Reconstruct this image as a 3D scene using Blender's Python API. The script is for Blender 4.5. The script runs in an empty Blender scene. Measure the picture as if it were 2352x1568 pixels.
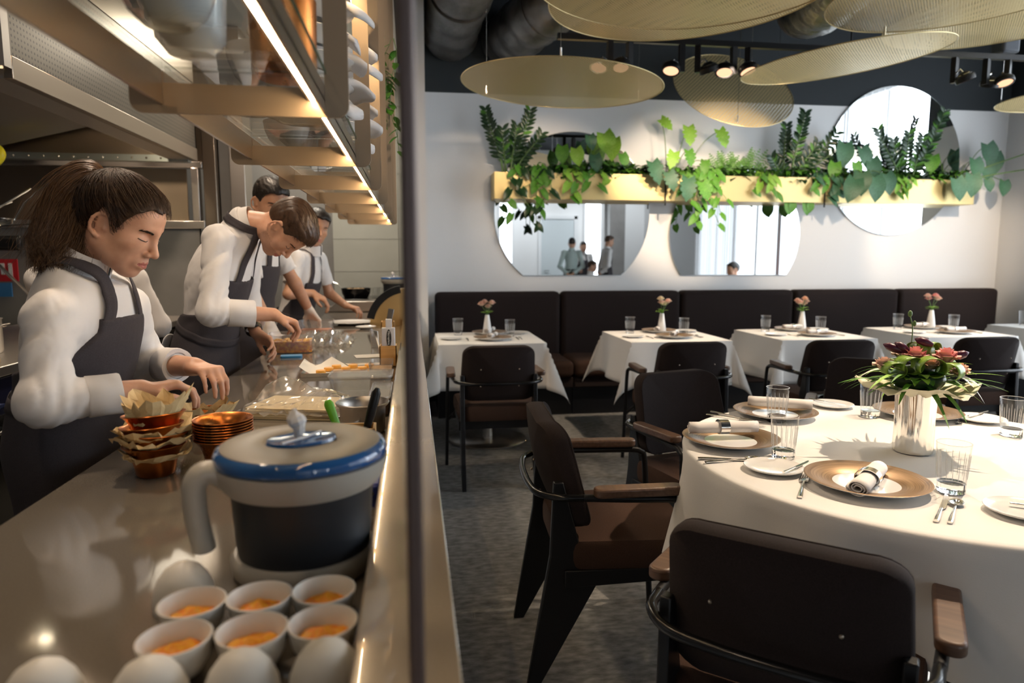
import bpy, bmesh, math, random
import numpy as np
from mathutils import Vector, Matrix, Euler, Quaternion
S = bpy.context.scene
COL = S.collection
PI = math.pi
R = math.radians
# ---------------------------------------------------------------- camera, world, exposure
cam = bpy.data.cameras.new('camera')
cam.sensor_width = 36.0
cam.lens = 24.0
cam.clip_start = 0.05
cam.dof.use_dof = True
cam.dof.focus_distance = 1.9
cam.dof.aperture_fstop = 3.2
camo = bpy.data.objects.new('camera', cam)
camo.location = (0, 0, 1.33)
camo.rotation_euler = (R(83.0), 0, R(-8.27))
COL.objects.link(camo)
S.camera = camo
W = bpy.data.worlds.new('world'); S.world = W
W.use_nodes = True
W.node_tree.nodes['Background'].inputs[0].default_value = (0.75, 0.85, 1.0, 1)
W.node_tree.nodes['Background'].inputs[1].default_value = 0.05
S.view_settings.view_transform = 'Standard'
S.view_settings.look = 'None'
S.view_settings.gamma = 1.0
S.view_settings.use_curve_mapping = False
S.view_settings.exposure = 0.28
S.cycles.max_bounces = 8
S.cycles.diffuse_bounces = 3
S.cycles.glossy_bounces = 4
S.cycles.transmission_bounces = 8
S.cycles.transparent_max_bounces = 12
S.cycles.caustics_reflective = False
S.cycles.caustics_refractive = False
S.cycles.sample_clamp_indirect = 6.0
S.cycles.blur_glossy = 0.5
WARM = (1.0, 0.70, 0.42)
WARM2 = (1.0, 0.78, 0.56)
KWARM = (1.0, 0.78, 0.58)
COOL = (0.80, 0.90, 1.0)

def area(name, loc, rot, sx, sy, power, color, spread=180):
    l = bpy.data.lights.new(name, 'AREA'); l.shape = 'RECTANGLE'
    l.size = sx; l.size_y = sy; l.energy = power; l.color = color; l.spread = R(spread)
    o = bpy.data.objects.new(name, l); o.location = loc; o.rotation_euler = rot
    COL.objects.link(o); return o

def aim(loc, to):
    return (Vector(to) - Vector(loc)).to_track_quat('-Z', 'Y').to_euler()

def spot(name, loc, to, power, color, size=40, blend=0.4, rad=0.03):
    l = bpy.data.lights.new(name, 'SPOT'); l.energy = power; l.color = color
    l.spot_size = R(size); l.spot_blend = blend; l.shadow_soft_size = rad
    o = bpy.data.objects.new(name, l); o.location = loc; o.rotation_euler = aim(loc, to)
    COL.objects.link(o); return o

# daylight comes in through the window panes of wall_right (emitting panes, built below); these are the lamps of the room, plus an added rear wall wash
spot('table_spot_lamp', (1.80, 2.95, 2.95), (1.45, 1.68, 0.76), 780, WARM2, 46, 0.35, 0.03)
spot('table_spot_lamp', (2.45, 2.15, 2.95), (1.50, 1.72, 0.76), 260, WARM2, 44, 0.5, 0.03)
for sx, tx in ((0.75, 0.5), (2.0, 1.85), (3.0, 2.9), (4.2, 4.05)):
    spot('table_spot_lamp', (sx, 4.45, 2.52), (tx, 4.9, 0.76), 120, WARM2, 42, 0.6, 0.03)
for sx, tx, tz, pw in ((1.2, 1.25, 1.9, 120), (2.1, 2.45, 2.0, 120), (2.75, 2.6, 2.0, 80), (5.0, 5.3, 1.5, 110), (0.9, 0.45, 1.6, 90), (3.6, 3.9, 1.7, 60)):
    spot('wall_spot_lamp', (sx, 4.4, 2.55), (tx, 6.3, tz), pw*1.3, WARM2, 48, 0.6, 0.04)
spot('floor_spot_lamp', (1.2, 4.4, 2.55), (0.6, 3.3, 0.0), 160, WARM, 50, 0.6, 0.04)
# kitchen ceiling lamps
area('kitchen_lamp', (-0.85, 0.35, 2.95), (0, 0, 0), 0.03, 0.5, 4, KWARM)
area('kitchen_lamp', (-0.95, 2.15, 2.95), (0, 0, 0), 0.14, 0.14, 17, KWARM)
area('kitchen_lamp', (-0.95, 3.9, 2.95), (0, 0, 0), 0.14, 0.14, 17, KWARM)
area('kitchen_lamp', (-0.9, 5.7, 2.95), (0, 0, 0), 0.3, 0.8, 26, (1.0, 0.90, 0.74))
for hx_ in (-2.45, -2.08, -1.72): spot('hatch_lamp', (hx_, 5.33, 2.3), (hx_, 5.44, 1.6), 26, KWARM, 75, 0.8, 0.02)
for x_ in (2.0, 3.4, 5.2): spot('rear_wall_fill', (x_, -2.6, 3.7), (x_, -4.7, 1.6), 150, (0.92, 0.96, 1.0), 80, 0.8, 0.1)  # added wash without a fixture, brightens the rear wall that the mirrors reflect

# ---------------------------------------------------------------- materials
MATS = {}
def mat(name, col=(0.8, 0.8, 0.8), rough=0.5, metal=0.0, **k):
    if name in MATS: return MATS[name]
    m = bpy.data.materials.new(name); m.use_nodes = True
    nt = m.node_tree; b = nt.nodes['Principled BSDF']
    def s(n, v):
        if n in b.inputs: b.inputs[n].default_value = v
    s('Base Color', (*col, 1)); s('Roughness', rough); s('Metallic', metal)
    for kk, n in (('spec', 'Specular IOR Level'), ('trans', 'Transmission Weight'), ('ior', 'IOR'), ('coat', 'Coat Weight'),
                  ('sheen', 'Sheen Weight'), ('alpha', 'Alpha'), ('sss', 'Subsurface Weight'), ('aniso', 'Anisotropic'), ('coatr', 'Coat Roughness')):
        if kk in k: s(n, k[kk])
    if 'sss' in k: s('Subsurface Radius', (0.012, 0.005, 0.003)); s('Subsurface Scale', 0.6)
    if 'emit' in k: s('Emission Color', (*k['emit'], 1)); s('Emission Strength', k.get('es', 1.0))
    N = nt.nodes.new; L = nt.links.new
    if 'noise' in k or 'bump' in k:
        tc = N('ShaderNodeTexCoord'); mp = N('ShaderNodeMapping'); L(tc.outputs['Object'], mp.inputs[0])
        mp.inputs['Scale'].default_value = k.get('scale', (30, 30, 30))
        nz = N('ShaderNodeTexNoise'); nz.inputs['Detail'].default_value = k.get('detail', 4); nz.inputs['Scale'].default_value = 1.0
        nz.inputs['Distortion'].default_value = k.get('dist', 0.0)
        L(mp.outputs[0], nz.inputs['Vector'])
        if 'noise' in k:
            cr = N('ShaderNodeValToRGB'); c2 = k['noise']
            cr.color_ramp.elements[0].position = k.get('p0', 0.3); cr.color_ramp.elements[1].position = k.get('p1', 0.7)
            cr.color_ramp.elements[0].color = (*col, 1); cr.color_ramp.elements[1].color = (*c2, 1)
            L(nz.outputs['Fac'], cr.inputs[0]); L(cr.outputs[0], b.inputs['Base Color'])
        if 'bump' in k:
            bp = N('ShaderNodeBump'); bp.inputs['Strength'].default_value = k['bump']; bp.inputs['Distance'].default_value = k.get('bd', 0.002)
            src = nz.outputs['Fac']
            if 'scale2' in k:
                mp2 = N('ShaderNodeMapping'); L(tc.outputs['Object'], mp2.inputs[0]); mp2.inputs['Scale'].default_value = k['scale2']
                n2 = N('ShaderNodeTexNoise'); n2.inputs['Scale'].default_value = 1.0; n2.inputs['Detail'].default_value = 5
                L(mp2.outputs[0], n2.inputs['Vector']); src = n2.outputs['Fac']
            L(src, bp.inputs['Height']); L(bp.outputs[0], b.inputs['Normal'])
        if 'rn' in k:
            mr = N('ShaderNodeMapRange'); mr.inputs['To Min'].default_value = rough; mr.inputs['To Max'].default_value = k['rn']
            L(nz.outputs['Fac'], mr.inputs[0]); L(mr.outputs[0], b.inputs['Roughness'])
    MATS[name] = m; return m

def node_mat(name):
    m = bpy.data.materials.new(name); m.use_nodes = True; MATS[name] = m
    return m, m.node_tree, m.node_tree.nodes['Principled BSDF']

steel = mat('steel', (0.56, 0.52, 0.48), 0.34, 1.0, bump=0.12, bd=0.001, scale=(4, 4, 260), detail=3)
steel_d = mat('steel_brown', (0.36, 0.30, 0.24), 0.30, 1.0, bump=0.15, bd=0.001, scale=(4, 4, 200), detail=3)
steel_h = mat('steel_horizontal', (0.52, 0.48, 0.44), 0.30, 1.0, bump=0.10, bd=0.001, scale=(220, 3, 220), detail=3)
chrome = mat('chrome', (0.85, 0.84, 0.82), 0.12, 1.0)
silver = mat('silver', (0.90, 0.87, 0.82), 0.10, 1.0)
black_metal = mat('black_metal', (0.007, 0.007, 0.008), 0.38, 0.0, spec=0.3)
black_gloss = mat('black_gloss', (0.006, 0.006, 0.007), 0.16, 0.0, spec=0.35)
white_paint = mat('white_paint', (0.80, 0.80, 0.80), 0.7, bump=0.05, scale=(60, 60, 60))
dark_paint = mat('dark_paint', (0.022, 0.028, 0.033), 0.8)
quartz = mat('quartz', (0.155, 0.135, 0.11), 0.08, noise=(0.19, 0.165, 0.135), scale=(420, 420, 420), coat=0.4, coatr=0.06)
ledge_m = mat('ledge_stone', (0.30, 0.24, 0.17), 0.16, noise=(0.34, 0.275, 0.20), scale=(420, 420, 420), coat=1.0, coatr=0.03)
fabric = mat('fabric_brown', (0.016, 0.011, 0.010), 0.92, noise=(0.030, 0.021, 0.020), scale=(500, 500, 500), bump=0.3, bd=0.0008, spec=0.2)
seat_fab = mat('fabric_seat', (0.036, 0.019, 0.013), 0.92, noise=(0.062, 0.034, 0.024), scale=(500, 500, 500), spec=0.2, bump=0.3, bd=0.0008)
walnut = mat('walnut', (0.075, 0.038, 0.022), 0.42, noise=(0.14, 0.075, 0.045), scale=(6, 90, 90), detail=6, coat=0.15)
linen = mat('linen', (0.80, 0.78, 0.75), 0.85, bump=0.25, bd=0.0012, scale=(420, 420, 420), sheen=0.1)
cotton = mat('cotton_white', (0.80, 0.775, 0.76), 0.85, bump=0.6, bd=0.014, scale=(8, 8, 5.5), dist=0.9, detail=1.5)
napkin_m = mat('napkin_cloth', (0.80, 0.76, 0.73), 0.9, bump=0.3, bd=0.0006, scale=(600, 600, 600))
apron_m = mat('apron_cloth', (0.038, 0.033, 0.038), 0.9, noise=(0.055, 0.048, 0.055), scale=(500, 500, 500), bump=0.5, bd=0.006, scale2=(14, 14, 9))
porcelain = mat('porcelain', (0.82, 0.81, 0.79), 0.16, coat=0.4)
copper = mat('copper', (0.62, 0.22, 0.055), 0.20, 1.0, noise=(0.40, 0.12, 0.03), scale=(18, 18, 18), detail=6, rn=0.38)
paper = mat('parchment', (0.84, 0.64, 0.34), 0.7, noise=(0.74, 0.52, 0.25), scale=(40, 40, 40), bump=0.4, bd=0.002, trans=0.0)
bamboo = mat('bamboo', (0.62, 0.33, 0.10), 0.45, noise=(0.72, 0.42, 0.15), scale=(6, 6, 160))
brass = mat('brass_panel', (0.64, 0.51, 0.24), 0.42, 0.75, bump=0.05, bd=0.001, scale=(3, 60, 60))
leaf_d = mat('leaf_dark', (0.012, 0.040, 0.014), 0.30, noise=(0.022, 0.070, 0.020), scale=(20, 20, 20))
leaf_m = mat('leaf_mid', (0.050, 0.19, 0.012), 0.5, noise=(0.12, 0.32, 0.03), scale=(14, 14, 14))
leaf_l = mat('leaf_light', (0.19, 0.46, 0.015), 0.5, noise=(0.34, 0.56, 0.09), scale=(14, 14, 14))
leaf_b = mat('leaf_blue_green', (0.024, 0.095, 0.040), 0.48, noise=(0.045, 0.14, 0.07), scale=(14, 14, 14))
stem_m = mat('stem_green', (0.11, 0.20, 0.05), 0.5)
glass = None
def thin_glass(name, tint=(1, 1, 1), refl=0.04, rough=0.02, opac=0.0, ocol=(0.9, 0.9, 0.9)):
    """thin clear sheet: transparent with a fresnel reflection (and, for plastic, a little body colour)"""
    m = bpy.data.materials.new(name); m.use_nodes = True; nt = m.node_tree
    for n in list(nt.nodes): nt.nodes.remove(n)
    N = nt.nodes.new; L = nt.links.new
    out = N('ShaderNodeOutputMaterial'); t = N('ShaderNodeBsdfTransparent'); g = N('ShaderNodeBsdfGlossy')
    t.inputs[0].default_value = (*tint, 1); g.inputs['Roughness'].default_value = rough
    ge = N('ShaderNodeNewGeometry'); dp = N('ShaderNodeVectorMath'); dp.operation = 'DOT_PRODUCT'; L(ge.outputs['Normal'], dp.inputs[0]); L(ge.outputs['Incoming'], dp.inputs[1])
    def mm(op, a, b=None):
        n = N('ShaderNodeMath'); n.operation = op
        for i, v in enumerate((a, b)):
            if v is None: continue
            if isinstance(v, (int, float)): n.inputs[i].default_value = v
            else: L(v, n.inputs[i])
        return n.outputs[0]
    fr = mm('ADD', mm('MULTIPLY', mm('POWER', mm('SUBTRACT', 1.0, mm('ABSOLUTE', dp.outputs['Value'])), 5.0), 1.0 - refl), refl)
    mx = N('ShaderNodeMixShader'); L(fr, mx.inputs[0]); L(t.outputs[0], mx.inputs[1]); L(g.outputs[0], mx.inputs[2])
    last = mx
    if opac > 0:
        d = N('ShaderNodeBsdfDiffuse'); d.inputs[0].default_value = (*ocol, 1)
        m2 = N('ShaderNodeMixShader'); m2.inputs[0].default_value = opac
        L(mx.outputs[0], m2.inputs[1]); L(d.outputs[0], m2.inputs[2]); last = m2
    L(last.outputs[0], out.inputs[0]); MATS[name] = m; return m
pane = thin_glass('glass_pane', (0.95, 0.97, 0.955), 0.045)
tumbler = thin_glass('glass_tumbler', (0.985, 0.987, 0.985), 0.03, 0.03)
tumbler_base = mat('glass_solid', (1, 1, 1), 0.0, trans=1.0, ior=1.45)
plastic = thin_glass('clear_plastic', (0.97, 0.97, 0.97), 0.05, 0.08, 0.08, (0.85, 0.83, 0.8))
film = thin_glass('cling_film', (0.97, 0.97, 0.96), 0.13, 0.10, 0.10, (0.9, 0.88, 0.84))
def emis(name, col, st):
    m = bpy.data.materials.new(name); m.use_nodes = True; nt = m.node_tree
    for n in list(nt.nodes): nt.nodes.remove(n)
    o = nt.nodes.new('ShaderNodeOutputMaterial'); e = nt.nodes.new('ShaderNodeEmission')
    e.inputs[0].default_value = (*col, 1); e.inputs[1].default_value = st
    nt.links.new(e.outputs[0], o.inputs[0]); MATS[name] = m; return m
led = emis('led_strip', (1.0, 0.70, 0.39), 80.0)
lamp_face = emis('lamp_face', (1.0, 0.55, 0.32), 1.3)

# ---------------------------------------------------------------- mesh helpers
class MB:
    def __init__(s): s.v = []; s.f = []; s.mi = []; s.cur = 0
    def add(s, vs, fs):
        o = len(s.v); s.v.extend([tuple(p) for p in vs]); s.f.extend([[i + o for i in q] for q in fs]); s.mi.extend([s.cur] * len(fs)); return s
    def box(s, c, d, rz=0.0, rot=None):
        x, y, z = d[0] / 2, d[1] / 2, d[2] / 2
        M = Matrix.Rotation(rz, 3, 'Z') if rot is None else rot
        c = Vector(c)
        vs = [c + M @ Vector(p) for p in ((-x, -y, -z), (x, -y, -z), (x, y, -z), (-x, y, -z), (-x, -y, z), (x, -y, z), (x, y, z), (-x, y, z))]
        return s.add(vs, [[0, 3, 2, 1], [4, 5, 6, 7], [0, 1, 5, 4], [1, 2, 6, 5], [2, 3, 7, 6], [3, 0, 4, 7]])
    def b2(s, lo, hi):
        return s.box([(a + b) / 2 for a, b in zip(lo, hi)], [abs(b - a) for a, b in zip(lo, hi)])
    def tube(s, pts, r, n=8, caps=True, flat=1.0, upv=None):
        pts = [Vector(p) for p in pts]; k = len(pts)
        rs = r if isinstance(r, (list, tuple)) else [r] * k
        vs = []; prev = None
        for i, p in enumerate(pts):
            t = (pts[min(i + 1, k - 1)] - pts[max(i - 1, 0)])
            t = t.normalized() if t.length > 1e-9 else Vector((0, 0, 1))
            if prev is None:
                ref = Vector(upv) if upv is not None else (Vector((0, 0, 1)) if abs(t.z) < 0.9 else Vector((0, 1, 0)))
                u = ref - t * ref.dot(t)
            else:
                u = prev - t * prev.dot(t)
            u.normalize(); prev = u; w = t.cross(u)
            for j in range(n):
                a = 2 * PI * j / n
                vs.append(p + (u * math.cos(a) * flat + w * math.sin(a)) * rs[i])
        fs = []
        for i in range(k - 1):
            for j in range(n):
                fs.append([i * n + j, i * n + (j + 1) % n, (i + 1) * n + (j + 1) % n, (i + 1) * n + j])
        if caps:
            fs.append(list(range(n))[::-1]); fs.append([(k - 1) * n + j for j in range(n)])
        return s.add(vs, fs)
    def lathe(s, prof, n=24, c=(0, 0, 0), sx=1.0, sy=1.0, rot=None, a0=0.0, caps=True):
        c = Vector(c); vs = []; k = len(prof)
        for r, z in prof:
            for j in range(n):
                a = 2 * PI * j / n + a0
                p = Vector((r * math.cos(a) * sx, r * math.sin(a) * sy, z))
                vs.append(c + (rot @ p if rot is not None else p))
        fs = []
        for i in range(k - 1):
            for j in range(n):
                fs.append([i * n + j, i * n + (j + 1) % n, (i + 1) * n + (j + 1) % n, (i + 1) * n + j])
        if caps and prof[0][0] > 1e-6: fs.append(list(range(n))[::-1])
        if caps and prof[-1][0] > 1e-6: fs.append([(k - 1) * n + j for j in range(n)])
        return s.add(vs, fs)
    def prism(s, poly, lo, hi, axis='z'):
        n = len(poly)
        def P(a, b, h):
            return (a, b, h) if axis == 'z' else ((h, a, b) if axis == 'x' else (a, h, b))
        vs = [P(a, b, lo) for a, b in poly] + [P(a, b, hi) for a, b in poly]
        fs = [list(range(n))[::-1], list(range(n, 2 * n))] + [[i, (i + 1) % n, (i + 1) % n + n, i + n] for i in range(n)]
        return s.add(vs, fs)
    def grid(s, P, nu, nv, close_u=False):
        vs = [P(i, j) for j in range(nv) for i in range(nu)]; fs = []
        for j in range(nv - 1):
            for i in range(nu if close_u else nu - 1):
                a = j * nu + i; b = j * nu + (i + 1) % nu
                fs.append([a, b, b + nu, a + nu])
        return s.add(vs, fs)
    def ball(s, c, r, n=12, m=8, sc=(1, 1, 1), rot=None):
        prof = [(max(1e-7, math.sin(PI * i / m)) * r, -math.cos(PI * i / m) * r) for i in range(m + 1)]
        c = Vector(c); o = MB().lathe(prof, n)
        for k, p in enumerate(o.v):
            q = Vector((p[0] * sc[0], p[1] * sc[1], p[2] * sc[2])); o.v[k] = tuple(c + (rot @ q if rot is not None else q))
        return s.add(o.v, o.f)
    def mesh(s, name, smooth=30):
        me = bpy.data.meshes.new(name); me.from_pydata(s.v, [], s.f)
        if any(s.mi): me.polygons.foreach_set('material_index', s.mi)
        fix(me, smooth); return me
    def build(s, name, m, parent=None, loc=None, rot=None, smooth=30, bevel=0, seg=2, sub=0, solid=0):
        o = bpy.data.objects.new(name, s.mesh(name, smooth)); COL.objects.link(o)
        for mm in (m if isinstance(m, (list, tuple)) else [m]): o.data.materials.append(mm)
        if parent is not None: o.parent = parent
        if loc is not None: o.location = loc
        if rot is not None: o.rotation_euler = rot
        if solid: d = o.modifiers.new('s', 'SOLIDIFY'); d.thickness = solid; d.offset = 0
        if bevel: d = o.modifiers.new('b', 'BEVEL'); d.width = bevel; d.segments = seg; d.limit_method = 'ANGLE'; d.angle_limit = R(35)
        if sub: d = o.modifiers.new('d', 'SUBSURF'); d.levels = sub; d.render_levels = sub
        return o

def fix(me, smooth=30):
    bm = bmesh.new(); bm.from_mesh(me)
    bmesh.ops.recalc_face_normals(bm, faces=bm.faces); bm.to_mesh(me); bm.free()
    if smooth:
        me.shade_smooth()
        if smooth < 180: me.set_sharp_from_angle(angle=R(smooth))
    me.update()

def tag(o, label=None, cat=None, group=None, kind=None):
    if label: o['label'] = label
    if cat: o['category'] = cat
    if group: o['group'] = group
    if kind: o['kind'] = kind
    return o
def thing(name, label, cat, loc=(0, 0, 0), rz=0.0, group=None, rot=None):
    o = bpy.data.objects.new(name, None); COL.objects.link(o); o.empty_display_size = 0.05
    o.location = loc; o.rotation_euler = rot if rot is not None else (0, 0, rz)
    return tag(o, label, cat, group)
def struct(name, mb, m, **k): return tag(mb.build(name, m, **k), kind='structure')
KIDS = {}
def kids(o): return [c for c in COL.objects if c.parent == o]
def dup(o, loc=None, rz=None, label=None, group=None, rot=None, scale=None):
    def cp(a, par):
        c = a.copy(); COL.objects.link(c)
        if par is not None: c.parent = par
        for ch in list(a.children): cp(ch, c)
        return c
    r = cp(o, None)
    if loc is not None: r.location = loc
    if rz is not None: r.rotation_euler = (0, 0, rz)
    if rot is not None: r.rotation_euler = rot
    if scale is not None: r.scale = scale
    if label: r['label'] = label
    if group: r['group'] = group
    return r
def rrect(w, h, r, n=5):
    out = []
    for cx, cy, a0 in ((w / 2 - r, h / 2 - r, 0), (-w / 2 + r, h / 2 - r, 90), (-w / 2 + r, -h / 2 + r, 180), (w / 2 - r, -h / 2 + r, 270)):
        for i in range(n + 1):
            a = R(a0 + 90 * i / n); out.append((cx + r * math.cos(a), cy + r * math.sin(a)))
    return out
def bez(p0, p1, p2, p3, n=12):
    p0, p1, p2, p3 = map(Vector, (p0, p1, p2, p3)); out = []
    for i in range(n + 1):
        t = i / n; u = 1 - t
        out.append(p0 * u**3 + p1 * 3 * u * u * t + p2 * 3 * u * t * t + p3 * t**3)
    return out
def catmull(P, n=6):
    P = [Vector(p) for p in P]; Q = [P[0] * 2 - P[1]] + P + [P[-1] * 2 - P[-2]]; out = []
    for i in range(1, len(Q) - 2):
        a, b, c, d = Q[i - 1:i + 3]
        for j in range(n):
            t = j / n
            out.append(0.5 * (2 * b + (c - a) * t + (2 * a - 5 * b + 4 * c - d) * t * t + (3 * b - a - 3 * c + d) * t**3))
    out.append(P[-1]); return out
RND = random.Random(7)
# ================================================================= setting
def flat(name, lo, hi, m): return struct(name, MB().b2(lo, hi), m)
carpet = mat('carpet', (0.11, 0.107, 0.10), 0.95, noise=(0.27, 0.265, 0.255), scale=(20, 42, 40), detail=9, p0=0.30, p1=0.70, bump=0.5, bd=0.003, scale2=(300, 300, 300))
ktile = mat('kitchen_tile', (0.10, 0.09, 0.08), 0.35, noise=(0.14, 0.125, 0.11), scale=(5, 5, 5))
walltile = mat('wall_tile', (0.40, 0.40, 0.36), 0.30, noise=(0.46, 0.46, 0.42), scale=(3, 3, 3), detail=8)
greywall = mat('grey_plaster', (0.20, 0.19, 0.18), 0.6, noise=(0.24, 0.23, 0.22), scale=(4, 4, 4))
flat('floor_dining', (-0.09, -4.7, -0.1), (6.1, 6.5, 0), carpet)
flat('floor_kitchen', (-3.6, -1.6, -0.1), (-0.09, 6.8, 0), ktile)
flat('ceiling_dining', (-0.09, -4.7, 4.0), (6.1, 6.5, 4.1), dark_paint)
flat('ceiling_kitchen', (-3.6, -1.6, 3.0), (-0.09, 6.8, 3.1), white_paint)
flat('wall_back', (-0.02, 6.3, 0), (6.1, 6.45, 2.783), white_paint)
flat('wall_back_upper', (-0.02, 6.3, 2.783), (6.1, 6.45, 4.0), dark_paint)
flat('wall_partition', (-0.02, 5.25, 0), (0.115, 6.3, 4.0), white_paint)
flat('wall_right_end', (5.97, 5.15, 0), (6.1, 6.3, 2.783), white_paint)
flat('wall_right_near', (5.97, -4.7, 0), (6.1, -1.4, 2.783), white_paint)
flat('wall_right_sill', (5.97, -1.4, 0), (6.1, 5.15, 0.25), white_paint)
flat('wall_right_upper', (5.97, 5.15, 2.783), (6.1, 6.3, 4.0), dark_paint)
flat('wall_right_lintel', (5.97, -4.7, 3.5), (6.1, 5.15, 4.0), white_paint)
flat('wall_right_rear', (5.97, -4.7, 2.783), (6.1, -1.4, 3.5), white_paint)
flat('ceiling_soffit', (4.9, -4.7, 3.85), (5.97, 5.15, 3.98), white_paint)
flat('wall_rear', (-0.09, -4.8, 0), (6.1, -4.7, 4.0), white_paint)
flat('wall_rear_column', (4.95, -4.7, 0), (5.35, -4.35, 4.0), greywall)
flat('wall_kitchen_left', (-3.7, -1.6, 0), (-3.6, 6.8, 3.0), greywall)
flat('wall_kitchen_rear', (-3.6, -1.7, 0), (0.05, -1.6, 3.0), greywall)
flat('wall_kitchen_end', (-3.6, 6.6, 0), (0.0, 6.7, 3.0), greywall)
flat('wall_divider_top', (-0.09, -1.7, 3.0), (-0.02, 6.3, 4.0), dark_paint)
flat('wall_left_rear', (-0.09, -4.7, 0), (-0.02, -1.7, 4.0), white_paint)
flat('wall_divider_near', (-0.09, -1.7, 0), (-0.02, -1.2, 3.0), white_paint)
flat('baseboard_back', (0.12, 6.285, 0), (5.97, 6.3, 0.08), dark_paint)
# tiled part of the kitchen end wall, tile by tile
te = tag(MB().b2((-0.72, 6.56, 0), (-0.02, 6.6, 3.0)).build('wall_tiled_panel', walltile), kind='structure')
tb = MB().box((0, 0, 0), (0.596, 0.012, 0.296)).mesh('tile', 0)
tb.materials.append(walltile)
for i in range(10):
    for j in range(2):
        o = bpy.data.objects.new('tile', tb); COL.objects.link(o); o.parent = te
        o.location = (-0.42 + 0.6 * j - 0.0, 6.555 - 0.001 * ((i * 7 + j * 3) % 3), 0.15 + 0.3 * i)
        if j == 1: o.scale = (0.16, 1, 1); o.location.x = -0.07
# right-hand window wall with daylight panes, frames and sheer curtains
winm = emis('daylight_pane', (0.84, 0.92, 1.0), 6.8)
winm2 = emis('daylight_pane_dim', (0.84, 0.92, 1.0), 2.2)
frame_m = mat('window_frame_white', (0.75, 0.76, 0.77), 0.5)
curtain_m = thin_glass('sheer_curtain', (0.9, 0.9, 0.9), 0.02, 0.6, 0.35, (0.92, 0.92, 0.93))
for k in range(4):
    y0 = -1.35 + k * 1.63
    w = tag(MB().b2((6.05, y0 + 0.06, 0.31), (6.07, y0 + 1.57, 3.44)).build('window_%d' % (k + 1), winm2 if k < 2 else winm), kind='structure')
    fb = MB()
    for a, b in (((6.0, y0, 0.25), (6.09, y0 + 0.06, 3.5)), ((6.0, y0 + 1.57, 0.25), (6.09, y0 + 1.63, 3.5)), ((6.0, y0, 0.25), (6.09, y0 + 1.63, 0.31)),
                 ((6.0, y0, 3.44), (6.09, y0 + 1.63, 3.5)), ((6.03, y0 + 0.79, 0.3), (6.06, y0 + 0.84, 3.45))): fb.b2(a, b)
    fb.build('window_frame', frame_m, w)
for k, (a, b) in enumerate(((-1.2, 0.6), (2.6, 4.9))):
    cm = MB().grid(lambda i, j: (5.90 + 0.025 * math.sin(i * 1.25 + 0.4 * math.sin(i * 0.37)), a + (b - a) * i / 90, 0.05 + 3.48 * j / 4), 91, 5)
    tag(cm.build('curtain', curtain_m, smooth=180), ['sheer white curtain hanging beside the near window bay', 'sheer white curtain gathered over the window by the back corner'][k], 'curtain')
tag(MB().tube([(5.90, -1.4, 3.545), (5.90, 5.1, 3.545)], 0.012).build('curtain_rail', chrome), 'thin metal rail carrying the sheer curtains', 'rail')
# rear wall openings that the round mirrors show
for k, (x0, x1) in enumerate(((4.4, 4.8), (2.2, 2.5))):
    w = tag(MB().b2((x0, -4.715, 0.3), (x1, -4.70, 2.75)).build('window_%d' % (5 + k), emis('daylight_strip', (0.84, 0.92, 1.0), 6.0)), kind='structure')
    MB().b2((x0 - 0.05, -4.70, 0.25), (x0, -4.66, 2.8)).b2((x1, -4.70, 0.25), (x1 + 0.05, -4.66, 2.8)).b2((x0 - 0.05, -4.70, 2.75), (x1 + 0.05, -4.66, 2.8)).build('window_frame', frame_m, w)
dr = tag(MB().b2((3.25, -4.69, 0), (4.1, -4.65, 2.3)).build('door_1', mat('door_pale', (0.55, 0.60, 0.62), 0.5)), kind='structure')
MB().tube([(3.33, -4.64, 1.0), (3.33, -4.60, 1.0), (3.45, -4.60, 1.0)], 0.01).build('door_handle', chrome, dr)
MB().b2((3.17, -4.7, 0), (3.25, -4.62, 2.38)).b2((4.1, -4.7, 0), (4.18, -4.62, 2.38)).b2((3.17, -4.7, 2.3), (4.18, -4.62, 2.38)).build('door_frame', frame_m, dr)
# ---------------------------------------------------------------- ducts under the dark ceiling
foil = mat('duct_foil', (0.30, 0.29, 0.27), 0.28, 1.0, noise=(0.16, 0.15, 0.14), scale=(9, 9, 9), bump=1.0, bd=0.02, scale2=(14, 14, 14))
foil_d = mat('duct_dark', (0.24, 0.23, 0.22), 0.40, 0.8, noise=(0.11, 0.105, 0.10), scale=(5, 5, 5), bump=0.8, bd=0.015, scale2=(12, 12, 12))
def duct(pts, r, m, label, seed):
    rr = random.Random(seed); pts = catmull(pts, 12)
    o = MB().tube(pts, [r * (1 + 0.05 * math.sin(i * 1.7) + rr.uniform(-0.02, 0.02)) for i in range(len(pts))], 28)
    ob = o.build('air_duct', m, smooth=180); tag(ob, label, 'duct')
    for q in (0.3, 0.72):
        i = int(q * (len(pts) - 2)); MB().tube([pts[i], pts[i + 1]], r * 1.07, 28).build('clamp_band', foil_d, ob)
duct([(0.36, 6.29, 3.27), (0.40, 5.2, 3.30), (0.55, 3.6, 3.40), (0.8, 2.0, 3.5)], 0.23, foil_d, 'wide dark air duct running back beside the white partition', 1)
duct([(0.86, 6.29, 3.22), (1.0, 5.6, 3.22), (1.32, 5.0, 3.35), (1.9, 4.4, 3.6), (2.4, 3.6, 3.75)], 0.22, foil_d, 'bent dark air duct curving up behind the gold discs', 2)
duct([(2.6, 3.3, 3.35), (2.93, 4.5, 3.20), (3.15, 5.3, 3.30), (3.5, 6.0, 3.72)], 0.22, foil, 'crinkled silver foil air duct between two hanging discs', 3)
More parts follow.
